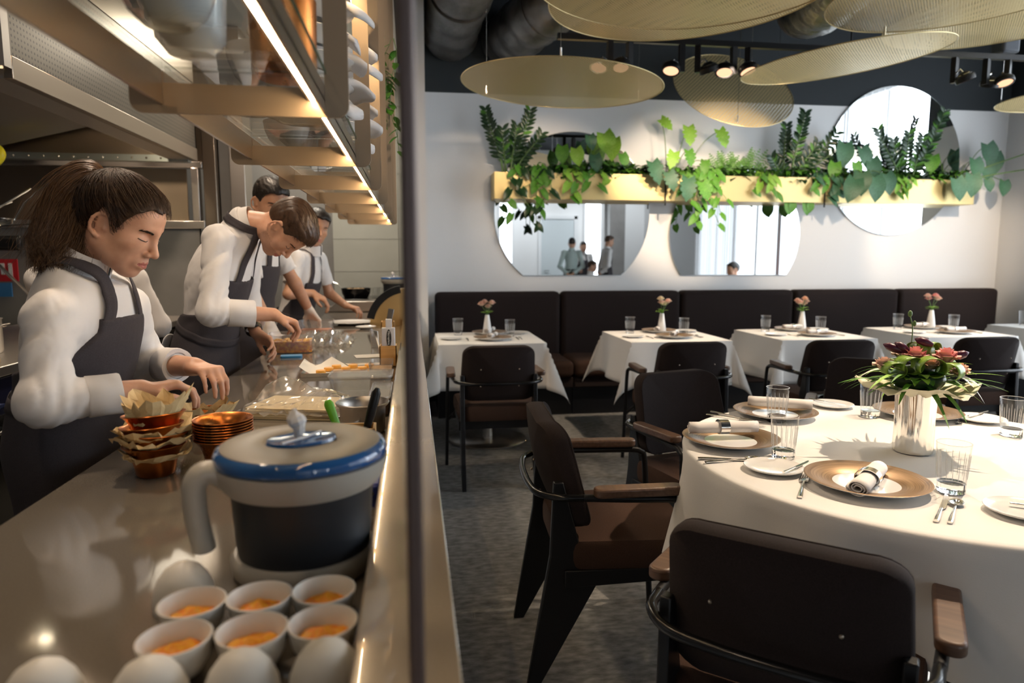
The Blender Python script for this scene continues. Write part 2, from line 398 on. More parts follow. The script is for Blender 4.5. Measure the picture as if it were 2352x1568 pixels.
# ---------------------------------------------------------------- mirrors
mirror_m = mat('mirror_silver', (0.90, 0.92, 0.92), 0.0, 1.0)
medge = mat('mirror_edge', (0.55, 0.60, 0.60), 0.2, 0.5)
def mirror(cx, cz, r, zcut, label):
    pts = []
    for i in range(97):
        a = 2 * PI * i / 96
        pts.append((cx + r * math.cos(a), cz + r * math.sin(a)))
    if zcut is not None:
        h = zcut - cz; a0 = math.asin(h / r)
        pts = [(cx + r * math.cos(t), cz + r * math.sin(t)) for t in [a0 + (PI - 2 * a0) * i / 80 for i in range(81)]]
    else: pts = pts[:-1]
    t = thing('wall_mirror', label, 'mirror', (cx, 6.29, cz))
    MB().prism([(a - cx, b - cz) for a, b in pts], -0.012, -0.009, 'y').build('mirror_face', mirror_m, t, smooth=0)
    MB().prism([((a - cx) * 1.004, (b - cz) * 1.004) for a, b in pts], -0.0095, 0.009, 'y').build('backing', medge, t)
mirror(1.485, 1.735, 0.735, 1.168, 'round mirror with a flat bottom nearest the white partition, reflecting the waiters')
mirror(3.09, 1.55, 0.665, 1.165, 'flat-bottomed round mirror in the middle, showing a bright window')
mirror(4.72, 2.27, 0.715, None, 'full round mirror at the far end, reaching up onto the dark wall')
# ================================================================= kitchen furniture
# pass counter
t = thing('kitchen_counter', 'long polished grey stone pass counter between kitchen and dining room', 'counter', (-0.367, 2.4, 0))
MB().b2((-0.303, -2.6, 0.86), (0.302, 3.15, 0.90)).build('worktop', quartz, t, bevel=0.004)
MB().b2((-0.24, -2.55, 0.1), (0.29, 3.1, 0.859)).build('carcass', steel_d, t)
MB().b2((-0.20, -2.5, 0.0), (0.28, 3.05, 0.1)).build('plinth', black_metal, t)
for k in range(7):
    d = MB().b2((-0.26, -2.5 + 0.8 * k, 0.13), (-0.241, -1.72 + 0.8 * k, 0.84)).build('door', steel_d, t, bevel=0.004)
    MB().tube([(-0.285, -2.3 + 0.8 * k, 0.8), (-0.285, -1.92 + 0.8 * k, 0.8)], 0.007).build('handle', chrome, d)
t = thing('counter_ledge', 'beige stone ledge running along the dining side of the counter', 'ledge', (-0.012, 2.4, 0))
MB().b2((-0.051, -2.6, 0.60), (0.051, 2.84, 0.95)).build('ledge_top', ledge_m, t, bevel=0.003, seg=2)
MB().b2((-0.045, -2.6, 0.0), (0.0455, 2.84, 0.599)).build('ledge_panel', white_paint, t)
tag(MB().b2((-0.0075, 0.49, 0.951), (0.0045, 0.52, 3.0)).build('screen_post', mat('post_bronze', (0.20, 0.155, 0.145), 0.4, 0.6), bevel=0.003), 'dark bronze screen post standing upright on the stone ledge', 'post')
# far cooking block at the end of the counter
t = thing('cooking_block', 'low stainless cooking block with a sloped front at the end of the counter', 'hob', (-0.36, 5.85, 0))
MB().prism([(-0.30, 0.9), (0.30, 0.9), (0.30, 0.94), (-0.30, 0.94)], -0.25, 0.6, 'y').build('hob_top', steel, t)
MB().prism([(-0.32, 0.905), (0.32, 0.905), (0.24, 0.985), (-0.24, 0.985)], -0.30, -0.02, 'y').build('sloped_front', steel_h, t, bevel=0.004)
MB().b2((-0.32, -0.28, 0.0), (0.32, 0.6, 0.9)).build('carcass', steel_d, t)
MB().b2((-0.25, 0.0, 0.94), (0.25, 0.55, 0.985)).build('hob_plate', black_gloss, t, bevel=0.003)
# ---------------------------------------------------------------- overhead pass shelf
D0, DS = 1.1, 0.57
t = thing('pass_shelf', 'hanging stainless pass shelf with glass boards and warm light strips over the counter', 'shelf', (0, 0, 0))
def frame_bracket(y):
    xl, xr, z0, zb = -0.404, -0.091, 1.541, 1.584
    r = 0.018
    poly = [(xl, zb)] + [(xl + r - r * math.cos(a), z0 + r - r * math.sin(a)) for a in [PI / 2 * i / 5 for i in range(6)]]
    poly += [(xr - r + r * math.sin(a), z0 + r - r * math.cos(a)) for a in [PI / 2 * i / 5 for i in range(6)]]
    poly += [(xr, 3.0), (-0.1265, 3.0), (-0.1265, zb)]
    return MB().prism(poly, y, y + 0.005, 'y')
for i in range(-1, 7): frame_bracket(D0 + DS * i).build('bracket', mat('bracket_steel', (0.40, 0.31, 0.22), 0.48, 0.75, bump=0.12, bd=0.001, scale=(4, 4, 200), detail=3), t, smooth=0)
for i in range(-1, 6):
    y0, y1 = D0 + DS * i + 0.0055, D0 + DS * (i + 1) - 0.0005
    MB().b2((-0.362, y0, 1.553), (-0.357, y1, 1.602)).build('rail', steel_d, t, smooth=0)
    MB().b2((-0.130, y0, 1.548), (-0.126, y1, 1.588)).b2((-0.150, y0, 1.5640), (-0.126, y1, 1.5675)).build('rail', steel_d, t, smooth=0)
    MB().b2((-0.1440, y0, 1.5605), (-0.1415, y1, 1.5635)).build('light_strip', led, t, smooth=0)
    g = MB().b2((-0.357, y0 + 0.004, 1.6025), (-0.124, y1 - 0.004, 1.6095)).build('glass_board', [pane], t, smooth=0)
    MB().b2((-0.1238, y0 + 0.004, 1.6025), (-0.1228, y1 - 0.004, 1.6095)).build('glass_edge', mat('glass_edge_green', (0.02, 0.10, 0.06), 0.15), t, smooth=0)
    if i in (0, 1):
        MB().b2((-0.357, y0 + 0.004, 1.985), (-0.124, y1 - 0.004, 1.992)).build('glass_board', pane, t, smooth=0)
        MB().b2((-0.130, y0, 1.965), (-0.122, y1, 1.992)).build('rail', steel, t, smooth=0)
        MB().b2((-0.142, y0, 1.972), (-0.134, y1, 1.978)).build('light_strip', led, t, smooth=0)
# crockery on the glass boards
def plate_prof(r, h=0.018, w=0.004, foot=0.55):
    return [(1e-6, 0.003), (r * foot * 0.9, 0.003), (r * foot * 0.92, 0), (r * foot, 0), (r * (foot + 0.05), 0.004), (r * 0.97, h - w * 0.6), (r, h), (r * 0.985, h + w * 0.4),
            (r * 0.93, h - w * 0.2), (r * (foot + 0.08), 0.008 + w * 0.3), (1e-6, 0.007 + w * 0.3)]
plate_me = MB().lathe(plate_prof(0.105, 0.020), 40).mesh('plate', 50); plate_me.materials.append(porcelain)
def napkin_fold(seed, l=0.16, w=0.085, h=0.022):
    rr = random.Random(seed); ph = rr.uniform(0, 6)
    def P(i, j):
        u = min(1.0, max(0.0, (i - 1) / 14)); v = j / 16; k = 0.0 if i in (0, 16) else 1.0
        a = 2 * PI * v; ca, sa = math.cos(a), math.sin(a)
        y = math.copysign(abs(ca) ** 0.45, ca) * w / 2 * k * (1 + 0.06 * math.sin(u * 6 + ph)); z = math.copysign(abs(sa) ** 0.6, sa) * h / 2 * k * (1 + 0.25 * math.sin(u * 4 + ph))
        return ((u - 0.5) * l, y, z - 0.05 * max(0, u - 0.62) ** 2 * 3 + 0.003 * math.sin(u * 9 + ph) + 0.003 * math.sin(y * 70 + ph))
    return MB().grid(P, 17, 17)
def shelf_plate(x, y, z, k, rz, tilt=0.0):
    o = bpy.data.objects.new('plate', plate_me); COL.objects.link(o); o.location = (x, y, z); o.rotation_euler = (tilt, 0, rz)
    return tag(o, None, 'plate', 'white plates stacked with folded napkins on the pass shelf')
def shelf_napkin(x, y, z, k, rz):
    o = napkin_fold(k).build('folded_napkin', napkin_m, smooth=180); o.location = (x, y, z); o.rotation_euler = (0, 0, rz)
    return tag(o, None, 'napkin', 'folded napkins laid between the shelf plates')
ORD = ['lowest', 'second', 'third', 'fourth', 'fifth', 'sixth', 'seventh', 'eighth', 'ninth']
k = 0
for (y, n, nm) in ((1.52, 5, 'near shelf stack by the first upright'), (1.95, 6, 'taller shelf stack past the first upright')):
    for j in range(n):
        z = 1.611 + j * 0.050
        shelf_plate(-0.215 - 0.004 * (j % 2), y, z, k, 0.3 * j)['label'] = 'white plate with a napkin, %s in the %s' % (ORD[j], nm)
        shelf_napkin(-0.185 + 0.012 * ((j * 5) % 3), y + 0.005 * j, z + 0.034, k, 0.1 + 0.35 * ((j * 7) % 4 - 1.5))['label'] = 'folded napkin on the %s plate of the %s' % (ORD[j], nm)
        k += 1
for j in range(9):
    shelf_plate(-0.215, 2.5, 1.611 + j * 0.0135, k, 0)['label'] = 'bare white plate, %s in the close stack over the second shelf bay' % ORD[j]
bowl_me = MB().lathe([(1e-6, 0.004), (0.022, 0.004), (0.024, 0), (0.028, 0), (0.045, 0.016), (0.055, 0.04), (0.058, 0.062), (0.0555, 0.062), (0.052, 0.040), (0.042, 0.020), (0.02, 0.009), (1e-6, 0.008)], 32).mesh('bowl', 50)
bowl_me.materials.append(porcelain)
bl = [(-0.29, 0.93, 'nearest the camera on the pass shelf'), (-0.30, 1.30, 'beside the left rail of the first glass bay'), (-0.24, 1.23, 'in the middle of the first glass bay'), (-0.31, 1.46, 'behind the rest in the first glass bay'),
      (-0.31, 1.86, 'at the front of the second glass bay'), (-0.26, 2.04, 'in the middle of the second glass bay'), (-0.315, 2.15, 'at the back of the second glass bay')]
for x, y, w in bl:
    o = bpy.data.objects.new('bowl', bowl_me); COL.objects.link(o); o.location = (x, y, 1.6105)
    tag(o, 'white china bowl seen through glass, ' + w, 'bowl', 'white bowls on the glass pass shelf')
t = thing('crockery_pot', 'tall pale jar seen from below on the nearest glass board', 'jar', (-0.30, 1.05, 1.6105))
MB().lathe([(1e-6, 0.004), (0.030, 0), (0.046, 0.02), (0.050, 0.10), (0.046, 0.14), (0.042, 0.14), (0.045, 0.1), (0.04, 0.02), (1e-6, 0.01)], 32).build('jar_body', porcelain, t, smooth=50)
MB().lathe([(0.0, 0.142), (0.048, 0.142), (0.046, 0.155), (0.012, 0.16), (0.010, 0.175), (0.0, 0.178)], 24).build('jar_lid', porcelain, t, smooth=40)
tag(MB().lathe([(1e-6, 0.004), (0.040, 0), (0.05, 0.02), (0.052, 0.12), (0.049, 0.12), (0.045, 0.01), (1e-6, 0.008)], 32).build('copper_cup', copper, loc=(-0.195, 1.17, 1.6105), smooth=50), 'copper cup seen from below on the nearest glass board', 'cup')
# trailing plant hung from the far shelf uprights
def trailing(name, label, loc, n, ln, seed, m=leaf_m):
    rr = random.Random(seed); t = thing(name, label, 'plant', loc); lf = MB(); st = MB()
    for s in range(n):
        a = rr.uniform(0, 6.28); x = 0.03 * math.cos(a); y = 0.03 * math.sin(a); pts = []
        for i in range(9):
            pts.append((x + 0.02 * math.sin(i + a), y + 0.02 * math.cos(i * 1.3 + a), -ln * i / 8 * (0.5 + 0.5 * s / n)))
        st.tube(pts, 0.0015, 4)
        for i in range(1, 9):
            leaf_into(lf, pts[i], (math.cos(a + i * 2.2), math.sin(a + i * 2.2), -0.5), (0, 0, 1), 0.05, 0.034)
    lf.build('leaves', m, t, smooth=60); st.build('stems', stem_m, t)
    return t
def leaf_into(mb, base, d, upv, L, w, droop=0.25, heart=False, fold=0.2, n=5):
    """one real leaf blade: a folded, drooping, pointed strip"""
    d = Vector(d).normalized(); u = Vector(upv); s = d.cross(u)
    if s.length < 1e-3: s = d.cross(Vector((1, 0, 0)))
    s.normalize(); u = s.cross(d).normalized(); b = Vector(base); vs = []; fs = []
    for i in range(n + 1):
        t = i / n
        if heart: ww = w * (0.9 * math.sin(PI * min(1, 0.22 + t * 0.80)) ** 0.75) if t < 1 else 0.0
        else: ww = w * math.sin(PI * (0.06 + 0.94 * t)) ** 0.8 if t < 1 else 0.0
        c = b + d * (L * t) - Vector((0, 0, 1)) * (droop * L * t * t)
        off = -0.16 * L if (heart and i == 0) else 0
        vs += [c + s * ww * 0.5 + u * fold * ww * 0.5 + d * off, c, c - s * ww * 0.5 + u * fold * ww * 0.5 + d * off]
    for i in range(n):
        a = i * 3; fs += [[a, a + 1, a + 4, a + 3], [a + 1, a + 2, a + 5, a + 4]]
    mb.add(vs, fs)
trailing('trailing_plant', 'bright green trailing plant hanging among the steel shelf uprights', (-0.10, 3.3, 2.33), 7, 0.55, 3)
# ---------------------------------------------------------------- extractor hood
hx, hy0, hy1 = -1.45, 2.86, 5.07
t = thing('extractor_hood', 'large brushed steel extractor hood with perforated front panel and slatted filters', 'hood', (0, 0, 0))
hm, nt, b = node_mat('perforated_steel')
b.inputs['Metallic'].default_value = 1.0; b.inputs['Roughness'].default_value = 0.32
tc = nt.nodes.new('ShaderNodeTexCoord'); sx = nt.nodes.new('ShaderNodeSeparateXYZ'); nt.links.new(tc.outputs['Object'], sx.inputs[0])
def mth(nt, op, a, b=None):
    n = nt.nodes.new('ShaderNodeMath'); n.operation = op
    for i, v in enumerate((a, b)):
        if v is None: continue
        if isinstance(v, (int, float)): n.inputs[i].default_value = v
        else: nt.links.new(v, n.inputs[i])
    return n.outputs[0]
fy = mth(nt, 'SUBTRACT', mth(nt, 'FRACT', mth(nt, 'MULTIPLY', sx.outputs['Y'], 45.0)), 0.5); fz = mth(nt, 'SUBTRACT', mth(nt, 'FRACT', mth(nt, 'MULTIPLY', sx.outputs['Z'], 45.0)), 0.5)
rr_ = mth(nt, 'ADD', mth(nt, 'MULTIPLY', fy, fy), mth(nt, 'MULTIPLY', fz, fz)); hole = mth(nt, 'LESS_THAN', rr_, 0.05)
mx = nt.nodes.new('ShaderNodeMix'); mx.data_type = 'RGBA'; nt.links.new(hole, mx.inputs[0]); mx.inputs[6].default_value = (0.15, 0.13, 0.105, 1); mx.inputs[7].default_value = (0.05, 0.045, 0.04, 1)
nt.links.new(mx.outputs[2], b.inputs['Base Color'])
MB().b2((hx - 0.02, hy0, 2.072), (hx, hy1, 2.5)).build('perforated_panel', hm, t, smooth=0)
MB().b2((hx - 0.03, hy0, 1.985), (hx + 0.004, hy1, 2.070)).build('lower_lip', steel_d, t, bevel=0.003)
MB().b2((hx - 0.04, hy0, 2.505), (hx + 0.002, hy1, 2.95)).build('upper_panel', steel_d, t, smooth=0)
MB().b2((-3.2, hy1 - 0.02, 1.985), (hx, hy1, 2.95)).build('end_panel', steel_d, t, smooth=0)
MB().b2((-3.2, hy0 - 0.05, 2.02), (hx + 0.003, hy0 - 0.003, 2.95)).build('end_panel', steel, t, smooth=0)
MB().b2((-3.2, hy0, 2.30), (hx - 0.03, hy1, 2.33)).build('canopy_top', steel_d, t, smooth=0)
MB().b2((hx - 0.16, hy0, 1.985), (hx - 0.03, hy1, 2.0)).build('gutter', steel, t, smooth=0)
for k in range(25):
    y = hy0 + 0.06 + k * 0.085
    MB().box((-2.25, y, 2.16), (0.9, 0.055, 0.03), rot=Matrix.Rotation(R(-14), 3, 'Y') @ Matrix.Rotation(R(25), 3, 'X')).build('filter_slat', steel, t)
ls = MB().b2((-3.1, hy1 - 0.10, 1.97), (hx - 0.03, hy1 - 0.025, 2.012)).build('rear_lip', mat('galvanised', (0.5, 0.55, 0.55), 0.35, 1.0), t)
rv = MB().ball((0, 0, 0), 0.008, 8, 5).mesh('rivet')
rv.materials.append(chrome)
for k in range(17):
    o = bpy.data.objects.new('rivet', rv); COL.objects.link(o); o.parent = ls; o.location = (-3.0 + 0.09 * k, hy1 - 0.101, 1.99)
hl = emis('hood_lamp', (1.0, 0.82, 0.55), 28.0)
for k, (x, y) in enumerate(((-1.75, 3.3), (-1.75, 4.3))):
    MB().b2((x - 0.05, y - 0.2, 2.285), (x + 0.05, y + 0.2, 2.298)).build('hood_lamp', hl, t, smooth=0)
# steel wall behind the range with a pass-through hatch
t = thing('steel_hatch_wall', 'brown steel back wall with a wide framed sliding hatch behind the chefs', 'cabinet', (0, 0, 0))
MB().b2((-3.3, 5.45, 0), (-1.57, 5.5, 1.56)).build('lower_panel', greywall, t, smooth=0)
MB().b2((-3.3, 5.42, 1.545), (-1.52, 5.50, 1.60)).build('frame_bar', steel, t, bevel=0.003)
MB().b2((-3.3, 5.42, 1.985), (-1.52, 5.50, 2.03)).build('frame_bar', steel, t, bevel=0.003)
MB().b2((-1.60, 5.42, 1.60), (-1.55, 5.50, 1.985)).build('frame_post', steel, t, bevel=0.003)
MB().b2((-3.3, 5.47, 1.60), (-2.25, 5.49, 1.985)).build('sliding_panel', mat('steel_dark_bronze', (0.16, 0.115, 0.08), 0.5, 0.7), t, smooth=0)
MB().b2((-2.25, 5.455, 1.605), (-1.64, 5.468, 1.98)).build('sliding_panel', mat('hatch_steel', (0.34, 0.27, 0.19), 0.5, 0.8, bump=0.15, bd=0.001, scale=(200, 4, 4), detail=3), t, bevel=0.003)
MB().b2((-3.3, 5.45, 2.03), (-1.52, 5.5, 3.0)).build('upper_panel', steel_d, t, smooth=0)
t = thing('steel_column_casing', 'ribbed steel casing standing at the end of the hatch wall', 'column', (0, 0, 0))
for k, (x0, x1, y) in enumerate(((-1.515, -1.42, 5.42), (-1.42, -1.33, 5.50), (-1.33, -1.22, 5.44))):
    MB().b2((x0, y, 0), (x1 - 0.004, y + 0.25, 3.0)).build('casing_panel', [steel_d, greywall, steel][k], t, bevel=0.004)
# ---------------------------------------------------------------- range behind the first chef
rx = -1.64
t = thing('cooking_range', 'black and steel cooking range with lit oven display behind the woman', 'range', (0, 0, 0))
MB().b2((-2.55, 2.3, 0.86), (rx + 0.02, 5.4, 0.90)).build('range_top', steel, t, bevel=0.004)
MB().b2((-2.5, 2.32, 0.1), (rx - 0.03, 5.38, 0.859)).build('carcass', black_metal, t)
MB().b2((rx - 0.029, 2.35, 0.70), (rx, 3.3, 0.852)).build('control_panel', mat('panel_navy', (0.010, 0.012, 0.035), 0.25), t, bevel=0.004)
dd = MB().b2((rx - 0.029, 2.37, 0.14), (rx, 3.28, 0.64)).build('oven_door', mat('oven_glass', (0.02, 0.022, 0.02), 0.12), t, bevel=0.01)
MB().box((rx + 0.03, 2.83, 0.655), (0.05, 0.86, 0.016)).build('handle', chrome, dd, bevel=0.005)
for k in range(3):
    d2 = MB().b2((rx - 0.029, 3.32 + 0.66 * k, 0.14), (rx, 3.96 + 0.66 * k, 0.84)).build('oven_door', black_gloss, t, bevel=0.01)
    MB().tube([(rx + 0.03, 3.4 + 0.66 * k, 0.8), (rx + 0.03, 3.88 + 0.66 * k, 0.8)], 0.009).build('handle', chrome, d2)
for y in (2.87, 2.66):
    kb = MB().lathe([(0.0, 0.0), (0.026, 0.0), (0.024, 0.03), (0.0, 0.032)], 20).box((0, 0, 0.036), (0.012, 0.05, 0.02)).build('knob', mat('knob_blue_steel', (0.08, 0.12, 0.3), 0.3, 0.6), t)
    kb.location = (rx, y, 0.755); kb.rotation_euler = (0, R(90), 0)
# seven-segment digits 2 9 2 on the display, reading along the panel
SEG = {'2': 'abged', '9': 'abcdfg'}
dg = MB()
def digit(ch, y):
    w, h, s = 0.019, 0.036, 0.0045; z = 0.782; x = rx + 0.002
    G = {'a': ((0, h), (w, h)), 'b': ((w, h), (w, h / 2)), 'c': ((w, h / 2), (w, 0)), 'd': ((0, 0), (w, 0)), 'e': ((0, h / 2), (0, 0)), 'f': ((0, h), (0, h / 2)), 'g': ((0, h / 2), (w, h / 2))}
    for c in SEG[ch]:
        (a, b_), (c2, d) = G[c]
        dg.b2((x - 0.001, y + min(a, c2) - s / 2, z + min(b_, d) - s / 2), (x + 0.001, y + max(a, c2) + s / 2, z + max(b_, d) + s / 2))
for i, ch in enumerate('292'): digit(ch, 2.745 + 0.028 * i)
dg.build('display_digits', emis('display_white', (0.75, 0.85, 1.0), 6.0), t, smooth=0)
tag(MB().b2((-2.2, 2.62, 0.901), (-1.68, 3.05, 0.928)).build('cutting_board', mat('board_wood', (0.58, 0.38, 0.16), 0.5, noise=(0.66, 0.46, 0.22), scale=(90, 6, 6)), bevel=0.004), 'wooden cutting board on the range top behind the woman', 'board')
def pan(label, loc, r=0.11, h=0.05, m=None, ha=0.0, name='frying_pan', hl_=0.2, hz=0.06):
    t = thing(name, label, 'pan', loc); m = m or steel
    MB().lathe([(1e-6, 0), (r * 0.78, 0), (r * 0.95, h * 0.5), (r, h), (r * 0.97, h), (r * 0.92, h * 0.5), (r * 0.75, 0.004), (1e-6, 0.004)], 32).build('pan_body', m, t, smooth=50)
    c, s = math.cos(ha), math.sin(ha)
    MB().tube([(c * r * 0.98, s * r * 0.98, h * 0.8), (c * (r + 0.05), s * (r + 0.05), h + hz * 0.4), (c * (r + hl_), s * (r + hl_), h + hz)], [0.006, 0.007, 0.009], 8, flat=0.6).build('pan_handle', chrome, t, smooth=60)
    return t
pan('shallow steel pan resting on the board behind the woman', (-1.9, 2.95, 0.929), 0.13, 0.035, steel, 2.5)
t = thing('stock_pot', 'steel stock pot on the range, half hidden behind the woman', 'pot', (-1.98, 3.35, 0.901))
MB().lathe([(1e-6, 0), (0.13, 0), (0.135, 0.01), (0.135, 0.15), (0.14, 0.155), (0.128, 0.155), (0.126, 0.01), (1e-6, 0.008)], 32).build('pot_body', steel, t, smooth=50)
MB().tube([(0.135, -0.04, 0.12), (0.165, -0.03, 0.13), (0.165, 0.03, 0.13), (0.135, 0.04, 0.12)], 0.005).build('pot_handle', chrome, t)
# rack of pans with gas pipes at the far left
t = thing('pan_rack', 'grey upright steel rack with a black shelf of pans at the kitchen wall', 'rack', (-2.45, 4.4, 0))
MB().b2((-0.06, -0.04, 0.9), (0.0, 0.02, 1.98)).build('rack_post', mat('rack_grey', (0.42, 0.46, 0.52), 0.4, 0.5), t, bevel=0.004)
MB().b2((-0.5, -0.30, 1.37), (0.34, 0.1, 1.45)).build('rack_shelf', black_metal, t, bevel=0.02)
MB().tube([(0.0, 0.0, 1.36), (0.22, 0.0, 1.10)], 0.010).build('brace', steel, t)
for k, (x, y, z, ha, hz, hl2) in enumerate(((-2.62, 4.3, 1.451, 0.5, 0.16, 0.24), (-2.50, 4.34, 1.485, 0.25, 0.20, 0.22), (-2.36, 4.2, 1.451, -0.3, 0.02, 0.30), (-2.34, 4.3, 1.505, 0.3, 0.22, 0.18))):
    pan(['steel pan with a raised handle at the back of the black rack shelf', 'steel pan stacked on another on the rack, handle pointing up', 'steel pan whose long handle sticks out flat from the rack', 'small steel pan topmost in the pile on the rack'][k],
        (x, y, z), 0.10, 0.045, chrome, ha, 'frying_pan', hl2, hz)['group'] = 'pans piled on the rack'
yel = mat('yellow_pipe', (0.75, 0.62, 0.02), 0.35)
tag(MB().tube([(-2.62, 4.6, 0.9), (-2.62, 4.6, 1.40)], 0.022, 12).tube([(-2.66, 4.6, 1.40), (-2.66, 4.6, 1.98)], 0.022, 12).build('gas_pipe', yel, smooth=60), 'vertical yellow gas pipe behind the grey pan rack', 'pipe')
tag(MB().tube(catmull([(-2.52, 4.55, 1.985), (-2.42, 4.5, 1.985), (-2.36, 4.47, 1.93), (-2.40, 4.47, 1.875), (-2.48, 4.5, 1.87)], 6), 0.024, 12).build('gas_pipe', yel, smooth=60), 'short curled yellow pipe elbow at the top of the rack', 'pipe')
t = thing('safety_sticker', 'red and blue safety sticker on the wall left of the background cook', 'sign', (-2.83, 5.40, 0))
MB().b2((-0.17, 0, 1.16), (0.02, 0.008, 1.32)).build('red_panel', mat('sticker_red', (0.55, 0.02, 0.03), 0.5), t)
MB().b2((-0.15, -0.002, 1.05), (-0.03, 0.008, 1.15)).build('blue_panel', mat('sticker_blue', (0.05, 0.20, 0.45), 0.5), t)
pb = MB()
for k in range(3): pb.b2((-0.14 + 0.05 * k, -0.002, 1.19 + 0.02 * (k % 2)), (-0.115 + 0.05 * k, 0.001, 1.29))
pb.build('white_print', white_paint, t, smooth=0)
# ================================================================= things on the pass counter (top at z 0.90)
ZC = 0.9005
jug_white = mat('jug_white', (0.47, 0.44, 0.38), 0.38)
jug_dark = mat('jug_charcoal', (0.016, 0.018, 0.022), 0.42)
jug_blue = mat('jug_blue', (0.02, 0.10, 0.30), 0.10, coat=0.7)
jug_lid = mat('jug_lid_grey', (0.27, 0.245, 0.20), 0.42)
def jug(label, loc, rz):
    t = thing('mixing_jug', label, 'jug', loc, rz)
    MB().lathe([(1e-6, 0.002), (0.086, 0.0), (0.092, 0.006), (0.094, 0.024), (0.089, 0.030), (0.085, 0.030)], 64).build('base_ring', jug_white, t, smooth=50)
    MB().lathe([(0.0845, 0.029), (0.0865, 0.05), (0.0905, 0.116), (0.0915, 0.124), (1e-6, 0.124)], 64).build('jug_body', jug_dark, t, smooth=40)
    MB().lathe([(0.0915, 0.119), (0.0955, 0.116), (0.104, 0.126), (0.1085, 0.142), (0.1095, 0.150), (0.103, 0.151), (1e-6, 0.150)], 64).build('collar', jug_white, t, smooth=50)
    MB().lathe([(0.104, 0.151), (0.1085, 0.153), (0.1095, 0.160), (0.106, 0.167), (0.100, 0.169)], 64, caps=False).build('lid_rim', jug_blue, t, smooth=50)
    ld = MB().lathe([(0.1005, 0.1665), (0.1005, 0.1695), (0.096, 0.1715), (0.050, 0.1735), (0.047, 0.1715), (0.045, 0.170), (1e-6, 0.170)], 64).build('lid', jug_lid, t, smooth=40)
    MB().lathe([(0.0, 0.1705), (0.046, 0.1705), (0.044, 0.1745), (0.030, 0.1725), (0.012, 0.1735), (0.0, 0.1735)], 40, sx=1.0, sy=0.72).build('lid_cap', jug_blue, ld, smooth=40)
    MB().tube([(-0.03, -0.022, 0.1755), (0.0, -0.008, 0.1765), (0.03, 0.018, 0.1755)], 0.0018, 6).build('lid_rib', white_paint, ld)
    h = catmull([(-0.094, 0, 0.134), (-0.108, 0, 0.145), (-0.122, 0, 0.145), (-0.131, 0, 0.130), (-0.131, 0, 0.100), (-0.127, 0, 0.07), (-0.124, 0, 0.054), (-0.123, 0, 0.046)], 5)
    n = len(h)
    MB().tube(h, [0.0142 if i < n - 3 else 0.0142 * math.sqrt(max(0.03, (n - 1 - i) / 3)) for i in range(n)], 14, flat=1.35, upv=(0, 1, 0)).build('handle', jug_white, t, smooth=60)
    t.scale = (1.05, 1.05, 1.05); return t
jug('charcoal and white mixing jug with blue-rimmed lid and hanging handle on the near counter', (-0.155, 0.95, ZC), R(22))
jug('second blue-lidded mixing jug standing on the far cooking block', (-0.16, 6.05, 0.9855), R(160))
def crumple(seed, r0, r1, z0, z1, nu=34, nv=6, amp=0.012, up=0.0, fold=0.35):
    """crumpled sheet of paper ruffling out from radius r0 to r1"""
    rr = random.Random(seed); nz = [[rr.uniform(-1, 1) for _ in range(nu)] for _ in range(nv)]
    pk = [rr.uniform(0.6, 1.25) for _ in range(nu)]
    for _ in range(1): pk = [(pk[i - 1] + 2 * pk[i] + pk[(i + 1) % nu]) / 4 for i in range(nu)]
    def P(i, j):
        v = j / (nv - 1); a = 2 * PI * i / nu + 0.07 * nz[j][i]
        r = r0 + (r1 * (pk[i] if v > 0.5 else 1) - r0) * v + amp * 0.5 * v * nz[j][i]
        z = z0 + (z1 - z0) * v + amp * nz[j][i] * (0.3 + v) * fold * 2 + up * v * v * (pk[i] - 0.7)
        return (r * math.cos(a), r * math.sin(a), z)
    return MB().grid(P, nu, nv, close_u=True)
def tissue(label, loc):
    m = MB().tube(catmull([(0, 0, 0), (0.001, 0, 0.012), (-0.002, 0.001, 0.022), (-0.005, 0, 0.032), (-0.004, 0, 0.040)], 3), [0.005, 0.006, 0.0075, 0.009, 0.0095, 0.012, 0.0125, 0.012, 0.0105, 0.008, 0.006, 0.004, 0.002], 9)
    rr = random.Random(3)
    m.v = [(x + rr.uniform(-.0015, .0015), y + rr.uniform(-.0015, .0015), z) for x, y, z in m.v]
    tag(m.build('paper_tissue', napkin_m, loc=loc, smooth=20), label, 'tissue')
tissue('twisted white tissue stuck in the lid of the near mixing jug', (-0.160, 0.955, ZC + 0.1835))
tissue('twisted white tissue in the lid of the far mixing jug', (-0.165, 6.05, 1.169))
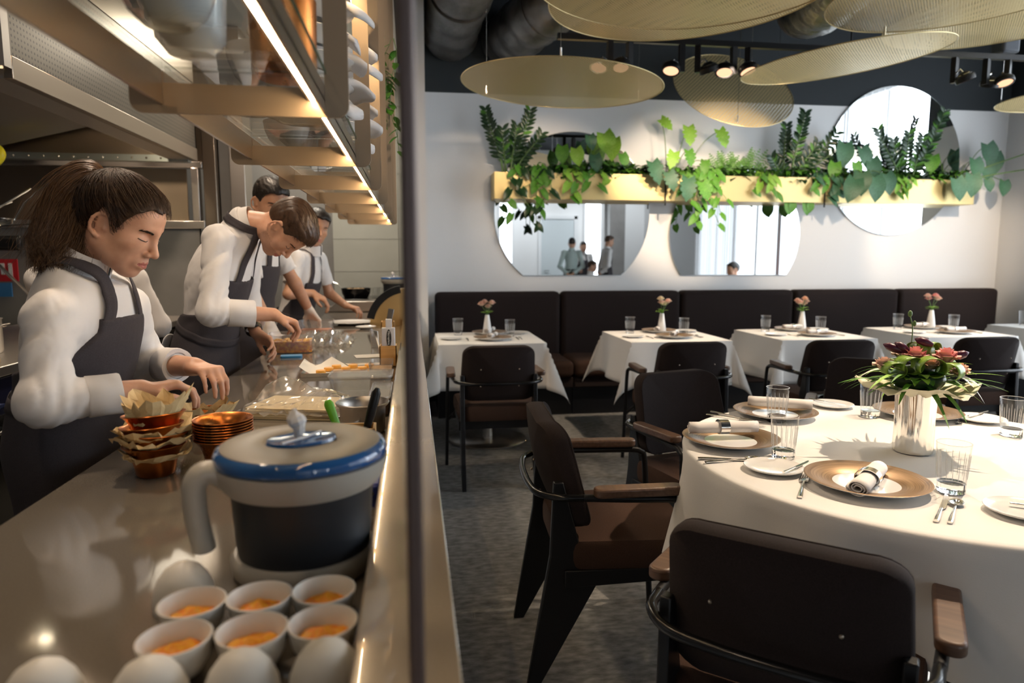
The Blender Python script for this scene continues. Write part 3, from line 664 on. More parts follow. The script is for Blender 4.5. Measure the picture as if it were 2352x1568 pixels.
# egg-shaped cups: open bowls of orange cream and their domed tops
egg_m = mat('egg_ceramic', (0.80, 0.76, 0.68), 0.45, bump=0.12, bd=0.0006, scale=(12, 12, 320))
cream_m = mat('orange_cream', (0.88, 0.40, 0.02), 0.5, noise=(0.85, 0.24, 0.01), scale=(110, 110, 110), sss=0.15, bump=0.8, bd=0.003, p0=0.45, p1=0.6)
def egg_bowl(label, x, y, seed):
    t = thing('egg_bowl', label, 'bowl', (x, y, ZC), 0, 'egg-shaped bowls of orange cream')
    MB().lathe([(1e-6, 0.001), (0.013, 0.0), (0.024, 0.008), (0.032, 0.022), (0.0365, 0.045), (0.0350, 0.0455), (0.0335, 0.043), (0.029, 0.023), (0.021, 0.011), (1e-6, 0.006)], 40).build('bowl_shell', egg_m, t, smooth=60)
    rr = random.Random(seed); px_, py_ = rr.uniform(-0.004, 0.004), rr.uniform(-0.004, 0.004)
    def P(i, j):
        v = j / 8; a = 2 * PI * i / 24; r = 0.0300 * (1 - v)
        z = 0.0245 + 0.007 * v + 0.007 * v ** 2 + (0.0035 * math.sin(3 * a + seed + 5 * v) + 0.002 * math.sin(7 * a + 2 * seed)) * (1 - v) * (v > 0)
        return (r * math.cos(a) + px_ * v, r * math.sin(a) + py_ * v, z)
    MB().grid(P, 24, 9, close_u=True).build('orange_cream', cream_m, t, smooth=50)
    return t
for k, (x, y, w) in enumerate(((-0.252, 0.772, 'behind on the left, against the domed egg top'), (-0.180, 0.776, 'in the middle of the row nearest the jug'), (-0.109, 0.781, 'in the row nearest the jug, beside the ledge'),
                            (-0.247, 0.698, 'on the left of the front row'), (-0.172, 0.702, 'in the middle of the front row'), (-0.101, 0.708, 'in the front row, beside the ledge'))):
    egg_bowl('white egg bowl of orange cream ' + w, x, y, k)
dome = [(0.0365, 0.0), (0.0368, 0.006), (0.0345, 0.022), (0.029, 0.036), (0.021, 0.047), (0.011, 0.0535), (1e-6, 0.0555)]
for k, (x, y, w) in enumerate(((-0.288, 0.856, 'standing alone behind the bowls by the jug'), (-0.352, 0.655, 'at the left end of the front row'), (-0.254, 0.645, 'second in the front row, before the left bowl'),
                            (-0.170, 0.645, 'before the middle bowl of the front row'), (-0.0915, 0.652, 'beside the ledge in the front row'))):
    tag(MB().lathe(dome, 44).build('egg_dome', egg_m, loc=(x, y, ZC), smooth=60), 'white domed egg top ' + w, 'lid', 'domed white egg tops on the counter')
# copper cups with parchment
def cup_mb(r=0.059, rb=0.036, h=0.061):
    return MB().lathe([(1e-6, 0.003), (rb - 0.003, 0.0), (rb, 0.003), (rb + 0.004, h * 0.45), (rb + 0.010, h * 0.75), (r - 0.004, h * 0.95), (r, h), (r - 0.001, h + 0.0016), (r - 0.005, h + 0.0005), (rb + 0.006, h * 0.74), (rb + 0.001, h * 0.45), (rb - 0.004, 0.006), (1e-6, 0.005)], 48)
cup_me = cup_mb().mesh('copper_cup', 45); cup_me.materials.append(copper)
def cup(label, loc, group, tilt=(0, 0, 0)):
    o = bpy.data.objects.new('copper_cup', cup_me); COL.objects.link(o); o.location = loc; o.rotation_euler = tilt
    return tag(o, label, 'cup', group)
sx0, sy0 = -0.515, 1.415
for k, (dz, w) in enumerate(((0, 'at the bottom of the papered stack'), (0.024, 'second from the bottom of the papered stack'), (0.038, 'third in the papered stack'), (0.061, 'topmost in the papered stack'))):
    cup('copper cup ' + w, (sx0 + (0.004 if k % 2 else 0), sy0, ZC + dz), 'papered stack of copper cups', (R(-1.5 * k), R([0, 1.5, -3, -3][k]), 0))
    m = crumple(20 + k, 0.034, [0.080, 0.074, 0.080, 0.062][k], 0.030, [0.046, 0.050, 0.052, 0.078][k], 30, 7, 0.012, [0.0, 0.008, 0.008, 0.05][k])
    o = m.build('parchment_liner', paper, smooth=0); o.location = (sx0, sy0, ZC + dz + 0.003); o.rotation_euler = (0, 0, k)
    tag(o, 'crumpled brown parchment ' + ['drooping from the lowest cup of the stack', 'between the second and third cups of the stack', 'sticking out on the right side of the third cup', 'standing up out of the topmost cup'][k], 'paper', 'parchment liners in the copper cups')
cup('copper cup being lined under the woman\'s fingers', (-0.505, 1.715, ZC), 'copper cups on the counter')
o = crumple(31, 0.030, 0.068, 0.012, 0.066, 30, 7, 0.012, 0.03).build('parchment_liner', paper, smooth=0); o.location = (-0.505, 1.715, ZC + 0.003)
tag(o, 'crumpled brown parchment being pressed into the cup by the woman', 'paper', 'parchment liners in the copper cups')
for k in range(8):
    cup('empty copper cup, %s of the bare nested stack beside the jug' % (['lowest', 'second from the bottom', 'third from the bottom', 'fourth from the bottom', 'fifth from the bottom', 'sixth from the bottom', 'second from the top', 'topmost'][k]),
        (-0.392, 1.45, ZC + 0.0056 * k), 'bare nested copper cups')
# sheets in cling film
t = thing('wrapped_paper_pile', 'pile of square parchment sheets loosely wrapped in cling film behind the jug', 'paper', (-0.315, 1.93, ZC), R(-14))
for k in range(5):
    MB().box((0, 0, 0.003 + 0.006 * k), (0.25 - 0.004 * k, 0.17, 0.0052), rz=R([0, 2, -1, 1, -2][k])).build('sheet', mat('sheet_cream', (0.80, 0.66, 0.42), 0.7), t, smooth=0)
rr = random.Random(5); nz = [[rr.uniform(-1, 1) for _ in range(23)] for _ in range(15)]
def FP(i, j):
    u, v = i / 22 - 0.5, j / 14 - 0.5
    hump = 0.055 * math.exp(-((u + 0.2) ** 2 * 14 + (v - 0.25) ** 2 * 20)) + 0.03 * math.exp(-((u - 0.25) ** 2 * 30 + (v) ** 2 * 10))
    return (u * 0.30 + 0.003 * nz[j][i], v * 0.21 + 0.003 * nz[j][i - 1], max(0.0335, 0.0345 + hump + 0.006 * nz[j][i]) if abs(u) < 0.43 and abs(v) < 0.42 else 0.012 + 0.01 * abs(nz[j][i]))
MB().grid(FP, 23, 15).build('cling_film', film, t, smooth=25)
# plastic box of stew and things around it
def openbox(w, d, h, th=0.002, taper=0.9):
    m = MB()
    a = [rrect(w * s, d * s, 0.02, 4) for s in (taper, 1.0, 1.0 - 2 * th / w, taper - 2 * th / w)]
    rings = [(a[0], 0.0), (a[1], h), (a[2], h), (a[3], th)]
    vs = [(x, y, z) for ring, z in rings for x, y in ring]; n = len(a[0]); fs = [list(range(n))[::-1], [3 * n + i for i in range(n)]]
    for r in range(3):
        for i in range(n): fs.append([r * n + i, r * n + (i + 1) % n, (r + 1) * n + (i + 1) % n, (r + 1) * n + i])
    return m.add(vs, fs)
t = thing('food_box', 'clear plastic box of orange stew in front of the bending chef', 'box', (-0.555, 3.235, ZC), R(4))
openbox(0.20, 0.15, 0.085).build('box_shell', plastic, t, smooth=40)
rim = MB().tube([(x * 1.0, y * 1.0, 0.085) for x, y in rrect(0.2, 0.15, 0.02, 4) + [rrect(0.2, 0.15, 0.02, 4)[0]]], 0.0025, 6).build('box_rim', plastic, t)
MB().prism(rrect(0.184, 0.134, 0.018, 4), 0.003, 0.052).build('stew', mat('stew', (0.42, 0.10, 0.008), 0.25, noise=(0.78, 0.34, 0.02), scale=(60, 60, 60), p0=0.4, p1=0.65, coat=0.4), t, smooth=0)
vb = MB(); rr = random.Random(2)
for k in range(26): vb.ball((rr.uniform(-.08, .08), rr.uniform(-.055, .055), 0.05), rr.uniform(0.008, 0.014), 8, 5, (1, 1, 0.6))
tag(vb.build('stew_chunks', mat('stew_chunk', (0.70, 0.38, 0.03), 0.3), t, smooth=60), kind='stuff')
tag(MB().prism(rrect(0.09, 0.06, 0.01, 4), 0, 0.008).build('box_lid', mat('lid_blue', (0.05, 0.30, 0.62), 0.35), loc=(-0.527, 3.05, ZC), rot=(0, 0, 0.1)), 'small bright blue plastic lid lying before the stew box', 'lid')
t = thing('food_box', 'clear plastic box of red scraps behind the crumpled film', 'box', (-0.54, 3.95, ZC), 0)
openbox(0.19, 0.13, 0.08).build('box_shell', plastic, t, smooth=40)
MB().prism(rrect(0.165, 0.105, 0.018, 4), 0.003, 0.03).build('filling', mat('red_filling', (0.42, 0.08, 0.03), 0.4, noise=(0.6, 0.3, 0.15), scale=(70, 70, 70)), t, smooth=0)
rr = random.Random(11); nz = [[rr.uniform(-1, 1) for _ in range(26)] for _ in range(22)]
tag(MB().grid(lambda i, j: ((i / 25 - .5) * 0.30 + .008 * nz[j][i], (j / 21 - .5) * 0.42 + .008 * nz[j][i - 1], max(0.002, (0.035 + 0.028 * nz[j][i]) * (1 - (2 * i / 25 - 1) ** 4 * .8) * (1 - (2 * j / 21 - 1) ** 4 * .8))), 26, 22).build('cling_film_heap', film, loc=(-0.455, 3.55, ZC), smooth=20), 'crumpled heap of clear cling film beside the stew box', 'film')
# plates
o = bpy.data.objects.new('serving_plate', MB().lathe(plate_prof(0.145, 0.018), 48).mesh('serving_plate', 50)); COL.objects.link(o); o.data.materials.append(porcelain); o.location = (-0.40, 4.52, ZC)
tag(o, 'large white serving plate on the far counter', 'plate')
o = bpy.data.objects.new('small_dish', MB().lathe(plate_prof(0.062, 0.014), 40).mesh('small_dish', 50)); COL.objects.link(o); o.data.materials.append(porcelain); o.location = (-0.285, 4.22, ZC)
tag(o, 'small white dish in front of the large plate on the counter', 'dish')
# tray of orange discs
t = thing('baking_tray', 'small metal tray lined with white paper on the counter', 'tray', (-0.262, 2.63, ZC), R(3))
tr = MB(); tr.b2((-0.15, -0.11, 0.0), (0.15, 0.11, 0.002))
for a, b in (((-0.152, -0.112, 0), (-0.149, 0.112, 0.014)), ((0.149, -0.112, 0), (0.152, 0.112, 0.014)), ((-0.152, -0.112, 0), (0.152, -0.109, 0.014)), ((-0.152, 0.109, 0), (0.152, 0.112, 0.014))): tr.b2(a, b)
tr.build('tray_pan', chrome, t, smooth=0)
rr = random.Random(9)
o = MB().grid(lambda i, j: ((i / 14 - .5) * 0.29 - 0.01, (j / 10 - .5) * 0.205, 0.0035 + (0.035 * max(0, (3 - i) / 3) ** 1.5 + 0.04 * max(0, (j - 8) / 2) * max(0, 1 - abs(i - 5) / 3)) + 0.001 * rr.random()), 15, 11).build('tray_paper', mat('paper_white', (0.82, 0.79, 0.72), 0.7), smooth=30, loc=(-0.262, 2.63, ZC), rot=(0, 0, R(3)))
tag(o, 'sheet of white baking paper curling up at the edges of the tray', 'paper')
disc_me = MB().lathe([(1e-6, 0), (0.0165, 0), (0.018, 0.002), (0.018, 0.011), (0.0165, 0.013), (1e-6, 0.0135)], 24).mesh('orange_disc', 40); disc_me.materials.append(mat('orange_disc', (0.82, 0.36, 0.035), 0.35, noise=(0.90, 0.48, 0.08), scale=(60, 60, 60), sss=0.2))
k = 0
for j, n in ((0, 4), (1, 4), (2, 3)):
    for i in range(n):
        o = bpy.data.objects.new('orange_disc', disc_me); COL.objects.link(o)
        o.location = (-0.34 + 0.062 * i + 0.022 * j, 2.56 + 0.058 * j, ZC + 0.0055)
        tag(o, 'round orange jelly disc, %s from the ledge in the %s row on the tray' % (['fourth', 'third', 'second', 'first'][i + 4 - n] if n == 4 else ['third', 'second', 'first'][i], ['front', 'middle', 'back'][j]), 'sweet', 'orange discs on the baking tray'); k += 1
tag(MB().b2((-0.07, -0.05, 0), (0.07, 0.05, 0.0015)).build('order_slip', mat('paper_white'), loc=(-0.185, 3.03, ZC), rot=(0, 0, 0.2)), 'white order slip lying flat behind the baking tray', 'paper')
# tubs and boxes by the ledge
def tub(name, label, loc, w, d, h, fm, fill, rz=0, lid=True):
    t = thing(name, label, 'box', loc, rz)
    openbox(w, d, h).build('box_shell', plastic, t, smooth=40)
    if fm: MB().prism(rrect(w * .88, d * .88, 0.018, 4), 0.003, fill).build('filling', fm, t, smooth=0)
    if lid: MB().prism(rrect(w * 1.03, d * 1.03, 0.022, 4), h, h + 0.004).tube([(x, y, h + 0.005) for x, y in rrect(w * 1.02, d * 1.02, 0.022, 4)] + [(w * .51, d * .51 - .022, h + .005)], 0.003, 6).build('box_lid', plastic, t)
    return t
crumb = mat('crumb_brown', (0.42, 0.24, 0.10), 0.8, noise=(0.62, 0.42, 0.22), scale=(200, 200, 200))
tub('storage_tub', 'clear tub of pale brown crumbs beside the baking tray', (-0.117, 2.50, ZC), 0.085, 0.16, 0.055, crumb, 0.03, 0, False)
tub('storage_tub', 'wide clear lidded box in front of the bamboo holder', (-0.165, 2.18, ZC), 0.19, 0.14, 0.062, None, 0)
tub('storage_tub', 'clear box of dark brown powder between the steel pot and the ledge', (-0.0945, 1.96, ZC), 0.055, 0.24, 0.05, mat('cocoa', (0.10, 0.045, 0.03), 0.85, noise=(0.16, 0.08, 0.05), scale=(300, 300, 300)), 0.035)
tub('storage_tub', 'tall clear tub standing behind the nearer bamboo holder', (-0.165, 3.35, ZC), 0.085, 0.085, 0.085, None, 0, 0, False)
# bamboo holders
def holder(label, loc, w, d, h):
    t = thing('bamboo_holder', label, 'holder', loc)
    m = MB(); e = 0.006
    for a, b in (((-w / 2, -d / 2, 0), (w / 2, -d / 2 + e, h)), ((-w / 2, d / 2 - e, 0), (w / 2, d / 2, h)), ((-w / 2, -d / 2, 0), (-w / 2 + e, d / 2, h)), ((w / 2 - e, -d / 2, 0), (w / 2, d / 2, h)), ((-w / 2, -d / 2, 0), (w / 2, d / 2, e))): m.b2(a, b)
    m.build('holder_body', bamboo, t, smooth=0, bevel=0.0012); return t
holder('square bamboo holder with a white grater in it, against the ledge', (-0.100, 2.74, ZC), 0.068, 0.068, 0.085)
holder('farther bamboo holder with a grey steel blade in it', (-0.135, 3.72, ZC), 0.07, 0.07, 0.09)
holder('low bamboo box holding the green and black handles behind the jug', (-0.128, 1.49, ZC), 0.086, 0.06, 0.065)
t = thing('grater', 'white boxed grater with a black oval logo standing in the bamboo holder', 'grater', (-0.098, 2.73, ZC + 0.007))
MB().b2((-0.026, -0.014, 0.0), (0.026, 0.014, 0.148)).build('grater_case', mat('case_white', (0.72, 0.72, 0.76), 0.3), t, bevel=0.003)
MB().b2((-0.010, -0.008, 0.148), (0.014, 0.008, 0.182)).build('grater_top', mat('case_white'), t, bevel=0.002)
lo = MB().prism([(0.0095 * math.cos(2 * PI * i / 40), 0.034 * math.sin(2 * PI * i / 40)) for i in range(40)], -0.0162, -0.0142, 'y').build('logo_oval', mat('logo_black', (0.01, 0.01, 0.01), 0.4), t, smooth=0)
lo.location = (0.002, 0, 0.108)
wm = mat('print_white', (0.85, 0.85, 0.85), 0.5)
fc = bpy.data.curves.new('logo_text', 'FONT'); fc.body = 'Microplane'; fc.size = 0.0125; fc.align_x = 'CENTER'; fc.align_y = 'CENTER'; fc.extrude = 0.0002
fo = bpy.data.objects.new('logo_text', fc); COL.objects.link(fo); fo.data.materials.append(wm); fo.parent = lo; fo.location = (0, -0.0166, 0); fo.rotation_euler = Matrix(((0, 1, 0), (0, 0, -1), (-1, 0, 0))).to_euler()
bpy.context.view_layer.update(); tme = bpy.data.meshes.new_from_object(fo.evaluated_get(bpy.context.evaluated_depsgraph_get())); to_ = bpy.data.objects.new('logo_print', tme); COL.objects.link(to_); to_.parent = lo; to_.location = fo.location; to_.rotation_euler = fo.rotation_euler; bpy.data.objects.remove(fo)
pb = MB()
for k in range(6): pb.b2((-0.018, -0.0146, 0.02 + 0.006 * k), (0.018 - 0.004 * (k % 3), -0.0141, 0.0225 + 0.006 * k))
pb.build('small_print', mat('print_grey', (0.35, 0.33, 0.35), 0.6), t, smooth=0)
for k in range(4):
    x = -0.1265 + 0.002 * k
    tag(MB().tube([(x, 2.72 + 0.008 * k, ZC + 0.01), (x - 0.010 - 0.004 * k, 2.72 + 0.006 * k, ZC + 0.10), (x - 0.014 - 0.006 * k, 2.72 + 0.008 * k, ZC + 0.142)], [0.0014, 0.0016, 0.0035], 6).build('steel_skewer', chrome), 'thin steel skewer in the bamboo holder, %s' % ['next to the grater', 'second from the grater', 'third from the grater', 'farthest from the grater'][k], 'skewer', 'skewers in the bamboo holder')
tag(MB().box((0, 0, 0.075), (0.030, 0.004, 0.15), rot=Matrix.Rotation(R(12), 3, 'Y')).build('scraper_blade', mat('blade_grey', (0.22, 0.21, 0.20), 0.3, 1.0), loc=(-0.13, 3.70, ZC + 0.01), bevel=0.002), 'grey steel scraper standing in the farther bamboo holder', 'scraper')
t = thing('spatula', 'bright green spatula handle leaning out of the low bamboo box', 'spatula', (-0.150, 1.485, ZC + 0.012))
MB().tube([(0, 0, 0), (-0.016, 0, 0.05), (-0.033, 0, 0.105), (-0.036, 0, 0.113)], [0.007, 0.0085, 0.0105, 0.006], 12).build('spatula_handle', mat('spatula_green', (0.16, 0.50, 0.03), 0.35), t, smooth=60)
t = thing('whisk_tongs', 'black-handled steel tongs leaning out of the low bamboo box', 'tongs', (-0.120, 1.485, ZC + 0.010))
MB().tube([(0.014, 0, 0.045), (0.026, 0, 0.085), (0.038, 0, 0.128), (0.041, 0, 0.139)], [0.0075, 0.0105, 0.010, 0.004], 12).build('tongs_handle', black_metal, t, smooth=60)
MB().box((0.007, 0, 0.022), (0.017, 0.012, 0.046), rot=Matrix.Rotation(R(17), 3, 'Y')).build('tongs_ferrule', chrome, t, bevel=0.002)
MB().tube([(0.012, 0.012, 0.0), (0.034, 0.012, 0.09), (0.041, 0.01, 0.10)], 0.0022, 6).build('tongs_arm', chrome, t)
t = thing('steel_pot', 'round brushed steel pot behind the low bamboo box', 'pot', (-0.128, 1.70, ZC))
MB().lathe([(1e-6, 0), (0.050, 0), (0.054, 0.004), (0.056, 0.062), (0.064, 0.070), (0.066, 0.074), (0.064, 0.076), (0.0615, 0.072), (0.054, 0.062), (0.052, 0.006), (1e-6, 0.005)], 48).build('pot_body', steel, t, smooth=45)
tag(MB().lathe([(1e-6, 0.004), (0.022, 0.0), (0.030, 0.01), (0.032, 0.05), (0.031, 0.058), (0.0295, 0.058), (0.0305, 0.05), (0.028, 0.011), (1e-6, 0.007)], 40).build('glass_jar', tumbler, loc=(-0.155, 1.583, ZC), smooth=50), 'small clear glass jar between the steel pot and the bamboo box', 'jar')
for k in range(3):
    t = thing('blue_case', 'blue plastic clip case by the ledge behind the jug, %s of three' % ['nearest the jug', 'the middle one', 'farthest from the jug'][k], 'case', (-0.0745, 1.175 + 0.085 * k, ZC), 0, 'blue clip cases along the ledge')
    bm_ = mat('case_blue', (0.012, 0.03, 0.22), 0.35)
    MB().b2((-0.016, -0.034, 0), (0.016, 0.034, 0.048)).build('case_body', bm_, t, bevel=0.006)
    MB().b2((-0.0105, -0.0385, 0.022), (0.0105, -0.033, 0.046)).build('case_clip', bm_, t, bevel=0.003)
    MB().ball((0, -0.0385, 0.034), 0.004, 8, 6).build('clip_button', black_metal, t)
rr = random.Random(4)
tag(crumple(44, 0.004, 0.028, 0.03, 0.002, 22, 8, 0.012).build('crumpled_wrap', film, loc=(-0.0795, 1.075, ZC + 0.008), smooth=0), 'crumpled clear wrap squeezed between the jug and the ledge', 'film')
# brass bread drum at the end of the ledge
t = thing('brass_drum', 'half-round brass drum with a black strap at the far end of the ledge', 'drum', (-0.035, 4.42, ZC))
def arc(r, n=28, a0=0, a1=PI): return [(r * math.cos(a0 + (a1 - a0) * i / n), r * math.sin(a0 + (a1 - a0) * i / n)) for i in range(n + 1)]
MB().prism(arc(0.235, 28, R(84), PI) + [(0.0245, 0.0)], -0.05, 0.10, 'y').build('drum_body', mat('drum_brass', (0.72, 0.50, 0.22), 0.28, 0.9), t, smooth=25)
m = MB(); oa, ia = arc(0.258, 14, R(100), R(168)), arc(0.212, 14, R(100), R(168))
m.prism(oa + ia[::-1], -0.065, -0.02, 'y').build('drum_strap', black_metal, t, smooth=25)
# pan on the hob, glasses
t = pan('dark pan with a raised chrome handle on the far cooking block', (-0.48, 6.0, 0.9855), 0.125, 0.085, black_gloss, 2.7, 'saute_pan', 0.24, 0.09)
rr = random.Random(8); vb = MB()
for k in range(26):
    a = rr.uniform(0, 6.28); q = rr.uniform(0, 0.09); vb.ball((q * math.cos(a), q * math.sin(a), 0.072), rr.uniform(0.014, 0.024), 8, 5, (1, 1, .6))
tag(vb.build('pan_food', mat('pan_food', (0.55, 0.36, 0.20), 0.5), t), kind='stuff')
for k in range(4):
    tag(MB().lathe([(1e-6, 0.004), (0.026, 0), (0.031, 0.085), (0.0295, 0.085), (0.025, 0.008), (1e-6, 0.008)], 24).build('drinking_glass', tumbler, loc=(-0.325 + 0.05 * (k % 2) + 0.012 * (k // 2), 6.08 + 0.1 * (k // 2), 0.9855), smooth=50),
        'small clear glass beside the dark pan on the cooking block, %s' % ['nearest the pan', 'nearest the far jug', 'behind on the pan side', 'behind on the jug side'][k], 'glass', 'glasses on the cooking block')
# clear containers on the range between the woman and the bending chef
for k, (x, y, z, ry, rz) in enumerate(((-1.80, 3.95, 0.952, 35, 20), (-1.74, 4.15, 0.96, 0, 0))):
    t = thing('clear_container', ['tilted clear plastic container with a steel scoop on the range behind the chefs', 'clear plastic container standing on the range by the background cook'][k], 'box', (x, y, z if k == 0 else 0.901), 0, None, (0, R(ry), R(rz)))
    openbox(0.16, 0.12, 0.20).build('box_shell', plastic, t, smooth=40)
    if k == 0: MB().tube([(0.02, 0, 0.1), (0.13, -0.03, 0.16), (0.20, -0.05, 0.20)], [0.02, 0.008, 0.008], 8).build('scoop', chrome, t)
# ================================================================= dining room furniture
# ---------------------------------------------------------------- banquette along the back wall
NTH = ['nearest the partition', 'second from the partition', 'third from the partition', 'fourth from the partition', 'at the corner end']
xs = [0.19, 1.333, 2.475, 3.609, 4.714, 5.815]
for k in range(5):
    x0, x1 = xs[k] + 0.004, xs[k + 1] - 0.004; w = x1 - x0
    t = thing('banquette', 'dark brown upholstered wall banquette section ' + NTH[k], 'bench', ((x0 + x1) / 2, 6.0, 0), 0, 'banquette sections along the back wall')
    MB().b2((-w / 2, 0.06, 0.42), (w / 2, 0.22, 1.025)).build('back_cushion', fabric, t, bevel=0.045, seg=5, smooth=60)
    for s in (-1, 1):
        MB().b2((s * 0.003 if s > 0 else -w / 2, -0.50, 0.33), (w / 2 if s > 0 else -0.003, 0.06, 0.47)).build('seat_cushion', seat_fab, t, bevel=0.045, seg=5, smooth=60)
    MB().b2((-w / 2, -0.46, 0.24), (w / 2, 0.21, 0.33)).build('seat_base', fabric, t, bevel=0.01)
    MB().b2((-w / 2, -0.40, 0.0), (w / 2, 0.20, 0.24)).build('plinth', black_metal, t)
# ---------------------------------------------------------------- armchairs
def make_chair(label):
    t = thing('dining_armchair', label, 'chair', (0, 0, 0), 0, 'brown armchairs at the tables')
    def pad(w0, w1, h, th, name, m, fn, rr=0.07, par=t):
        out = rrect(1, 1, 0.16, 6); vs = []; fs = []; n = len(out)
        prof = [(0.0, 0.90), (0.12, 0.965), (0.35, 1.0), (0.65, 1.0), (0.88, 0.965), (1.0, 0.90)]
        rings = [(z, s) for z, s in prof]
        for z, s in rings:
            for a, b in out:
                ins = (1 - s) * 0.28
                vs.append(fn(a * (1 - ins), b * (1 - ins), z))
        for r in range(len(rings) - 1):
            for i in range(n): fs.append([r * n + i, r * n + (i + 1) % n, (r + 1) * n + (i + 1) % n, (r + 1) * n + i])
        m0 = MB(); m0.add(vs, fs)
        # closed faces as inset grids so they follow the curve
        for r, flip in ((0, True), (len(rings) - 1, False)):
            z = rings[r][0]; prev = [r * n + i for i in range(n)]
            for s in (0.75, 0.45, 0.15):
                base = len(m0.v); ins = (1 - rings[r][1]) * 0.28; bump = (0.12 if z > 0.5 else -0.12) * (1 - s)
                m0.v.extend([fn(a * (1 - ins) * s, b * (1 - ins) * s, z + bump) for a, b in out])
                for i in range(n): m0.f.append([prev[i], prev[(i + 1) % n], base + (i + 1) % n, base + i]); m0.mi.append(0)
                prev = [base + i for i in range(n)]
            m0.f.append(prev); m0.mi.append(0)
        return m0.build(name, m, par, smooth=50)
    def bf(a, b, z):      # a across, b up, z from rear face 0 to front face 1
        w = 0.225 - 0.018 * (b + 0.5) ; zz = 0.50 + (b + 0.5) * 0.33
        y = -0.185 - 0.085 * (b + 0.5) + (z - 0.5) * 0.062 + 0.055 * (2 * a) ** 2 * 0.9
        return (a * 2 * w, y, zz)
    bk = pad(0.45, 0.42, 0.33, 0.06, 'backrest', fabric, bf)
    out = rrect(1, 1, 0.16, 6); ins = 0.02
    MB().tube([bf(a * (1 - ins), b * (1 - ins), 0.93) for a, b in out + [out[0]]], 0.0035, 6).build('piping', fabric, bk, smooth=60)
    def sf(a, b, z): return (a * (0.46 + 0.03 * (b + 0.5)), -0.215 + (b + 0.5) * 0.445, 0.385 + z * 0.085 + 0.008 * (1 - (2 * b) ** 2) * z)
    st = pad(0.46, 0.46, 0.45, 0.085, 'seat', seat_fab, sf)
    for s in (-1, 1):
        fin = [(-0.315, 0.0), (-0.278, 0.0), (-0.095, 0.34), (-0.085, 0.40), (-0.15, 0.45), (-0.205, 0.66), (-0.235, 0.66), (-0.245, 0.43)]
        MB().prism([(a, b) for a, b in fin], s * 0.212 - 0.012, s * 0.212 + 0.012, 'x').build('rear_leg', black_metal, t, bevel=0.004, smooth=30)
        MB().prism([(-0.20, 0.33), (0.175, 0.345), (0.175, 0.385), (-0.20, 0.385)], s * 0.222 - 0.011, s * 0.222 + 0.011, 'x').build('side_rail', black_metal, t, bevel=0.003)
        leg = catmull([(s * 0.285, 0.225, 0.0), (s * 0.28, 0.205, 0.30), (s * 0.276, 0.19, 0.56), (s * 0.272, 0.17, 0.605), (s * 0.268, 0.12, 0.615), (s * 0.262, -0.02, 0.618), (s * 0.255, -0.15, 0.622)], 5)
        MB().tube(leg, 0.0115, 10).build('front_leg', black_metal, t, smooth=60)
        MB().tube([(s * 0.280, 0.205, 0.30), (s * 0.225, 0.165, 0.365)], 0.010, 8).build('leg_brace', black_metal, t)
        ar = MB(); pl = rrect(0.052, 0.27, 0.024, 6)
        ar.prism([(s * 0.266 + a - s * 0.004 * (b / 0.13), b + 0.012) for a, b in pl], 0.630, 0.658)
        ar.build('armrest', walnut, t, bevel=0.007, seg=3)
        for zz in (0.60, 0.70):
            MB().ball((s * 0.11, -0.262 - 0.02 * (zz - .6) / .1, zz), 0.0042, 8, 6).build('bolt', steel_d, bk)
    hp = catmull([(-0.255, -0.15, 0.622), (-0.245, -0.22, 0.622), (-0.19, -0.278, 0.62), (-0.10, -0.296, 0.62), (0.0, -0.300, 0.62), (0.10, -0.296, 0.62), (0.19, -0.278, 0.62), (0.245, -0.22, 0.622), (0.255, -0.15, 0.622)], 5)
    MB().tube(hp, 0.0115, 10).build('back_hoop', black_gloss, t, smooth=60)
    MB().b2((-0.21, 0.15, 0.34), (0.21, 0.172, 0.384)).build('cross_rail', black_metal, t); MB().b2((-0.205, -0.19, 0.335), (0.205, -0.165, 0.384)).build('cross_rail', black_metal, t)
    return t
ch = make_chair('dark brown armchair seen from behind at the table nearest the partition')
ch.location = (0.485, 4.08, 0)
for x, y, rz, lab in ((1.66, 4.08, 0, 'dark brown armchair with its back to us at the second small table'), (2.62, 4.05, -4, 'dark brown armchair pushed to the third small table, partly behind the bouquet'),
                      (3.62, 4.05, 0, 'dark brown armchair at the fourth small table, at the right picture edge'), (0.655, 2.15, -93, 'brown armchair at the left of the round table, seen from its side'),
                      (1.20, 2.62, 196, 'brown armchair behind the round table, facing us past the folded napkins'), (0.80, 1.27, -40.5, 'large dark armchair back in the foreground at the near side of the round table'),
                      (2.12, 2.86, 143, 'brown armchair on the far side of the round table behind the bouquet')):
    dup(ch, (x, y, 0), R(rz), lab)
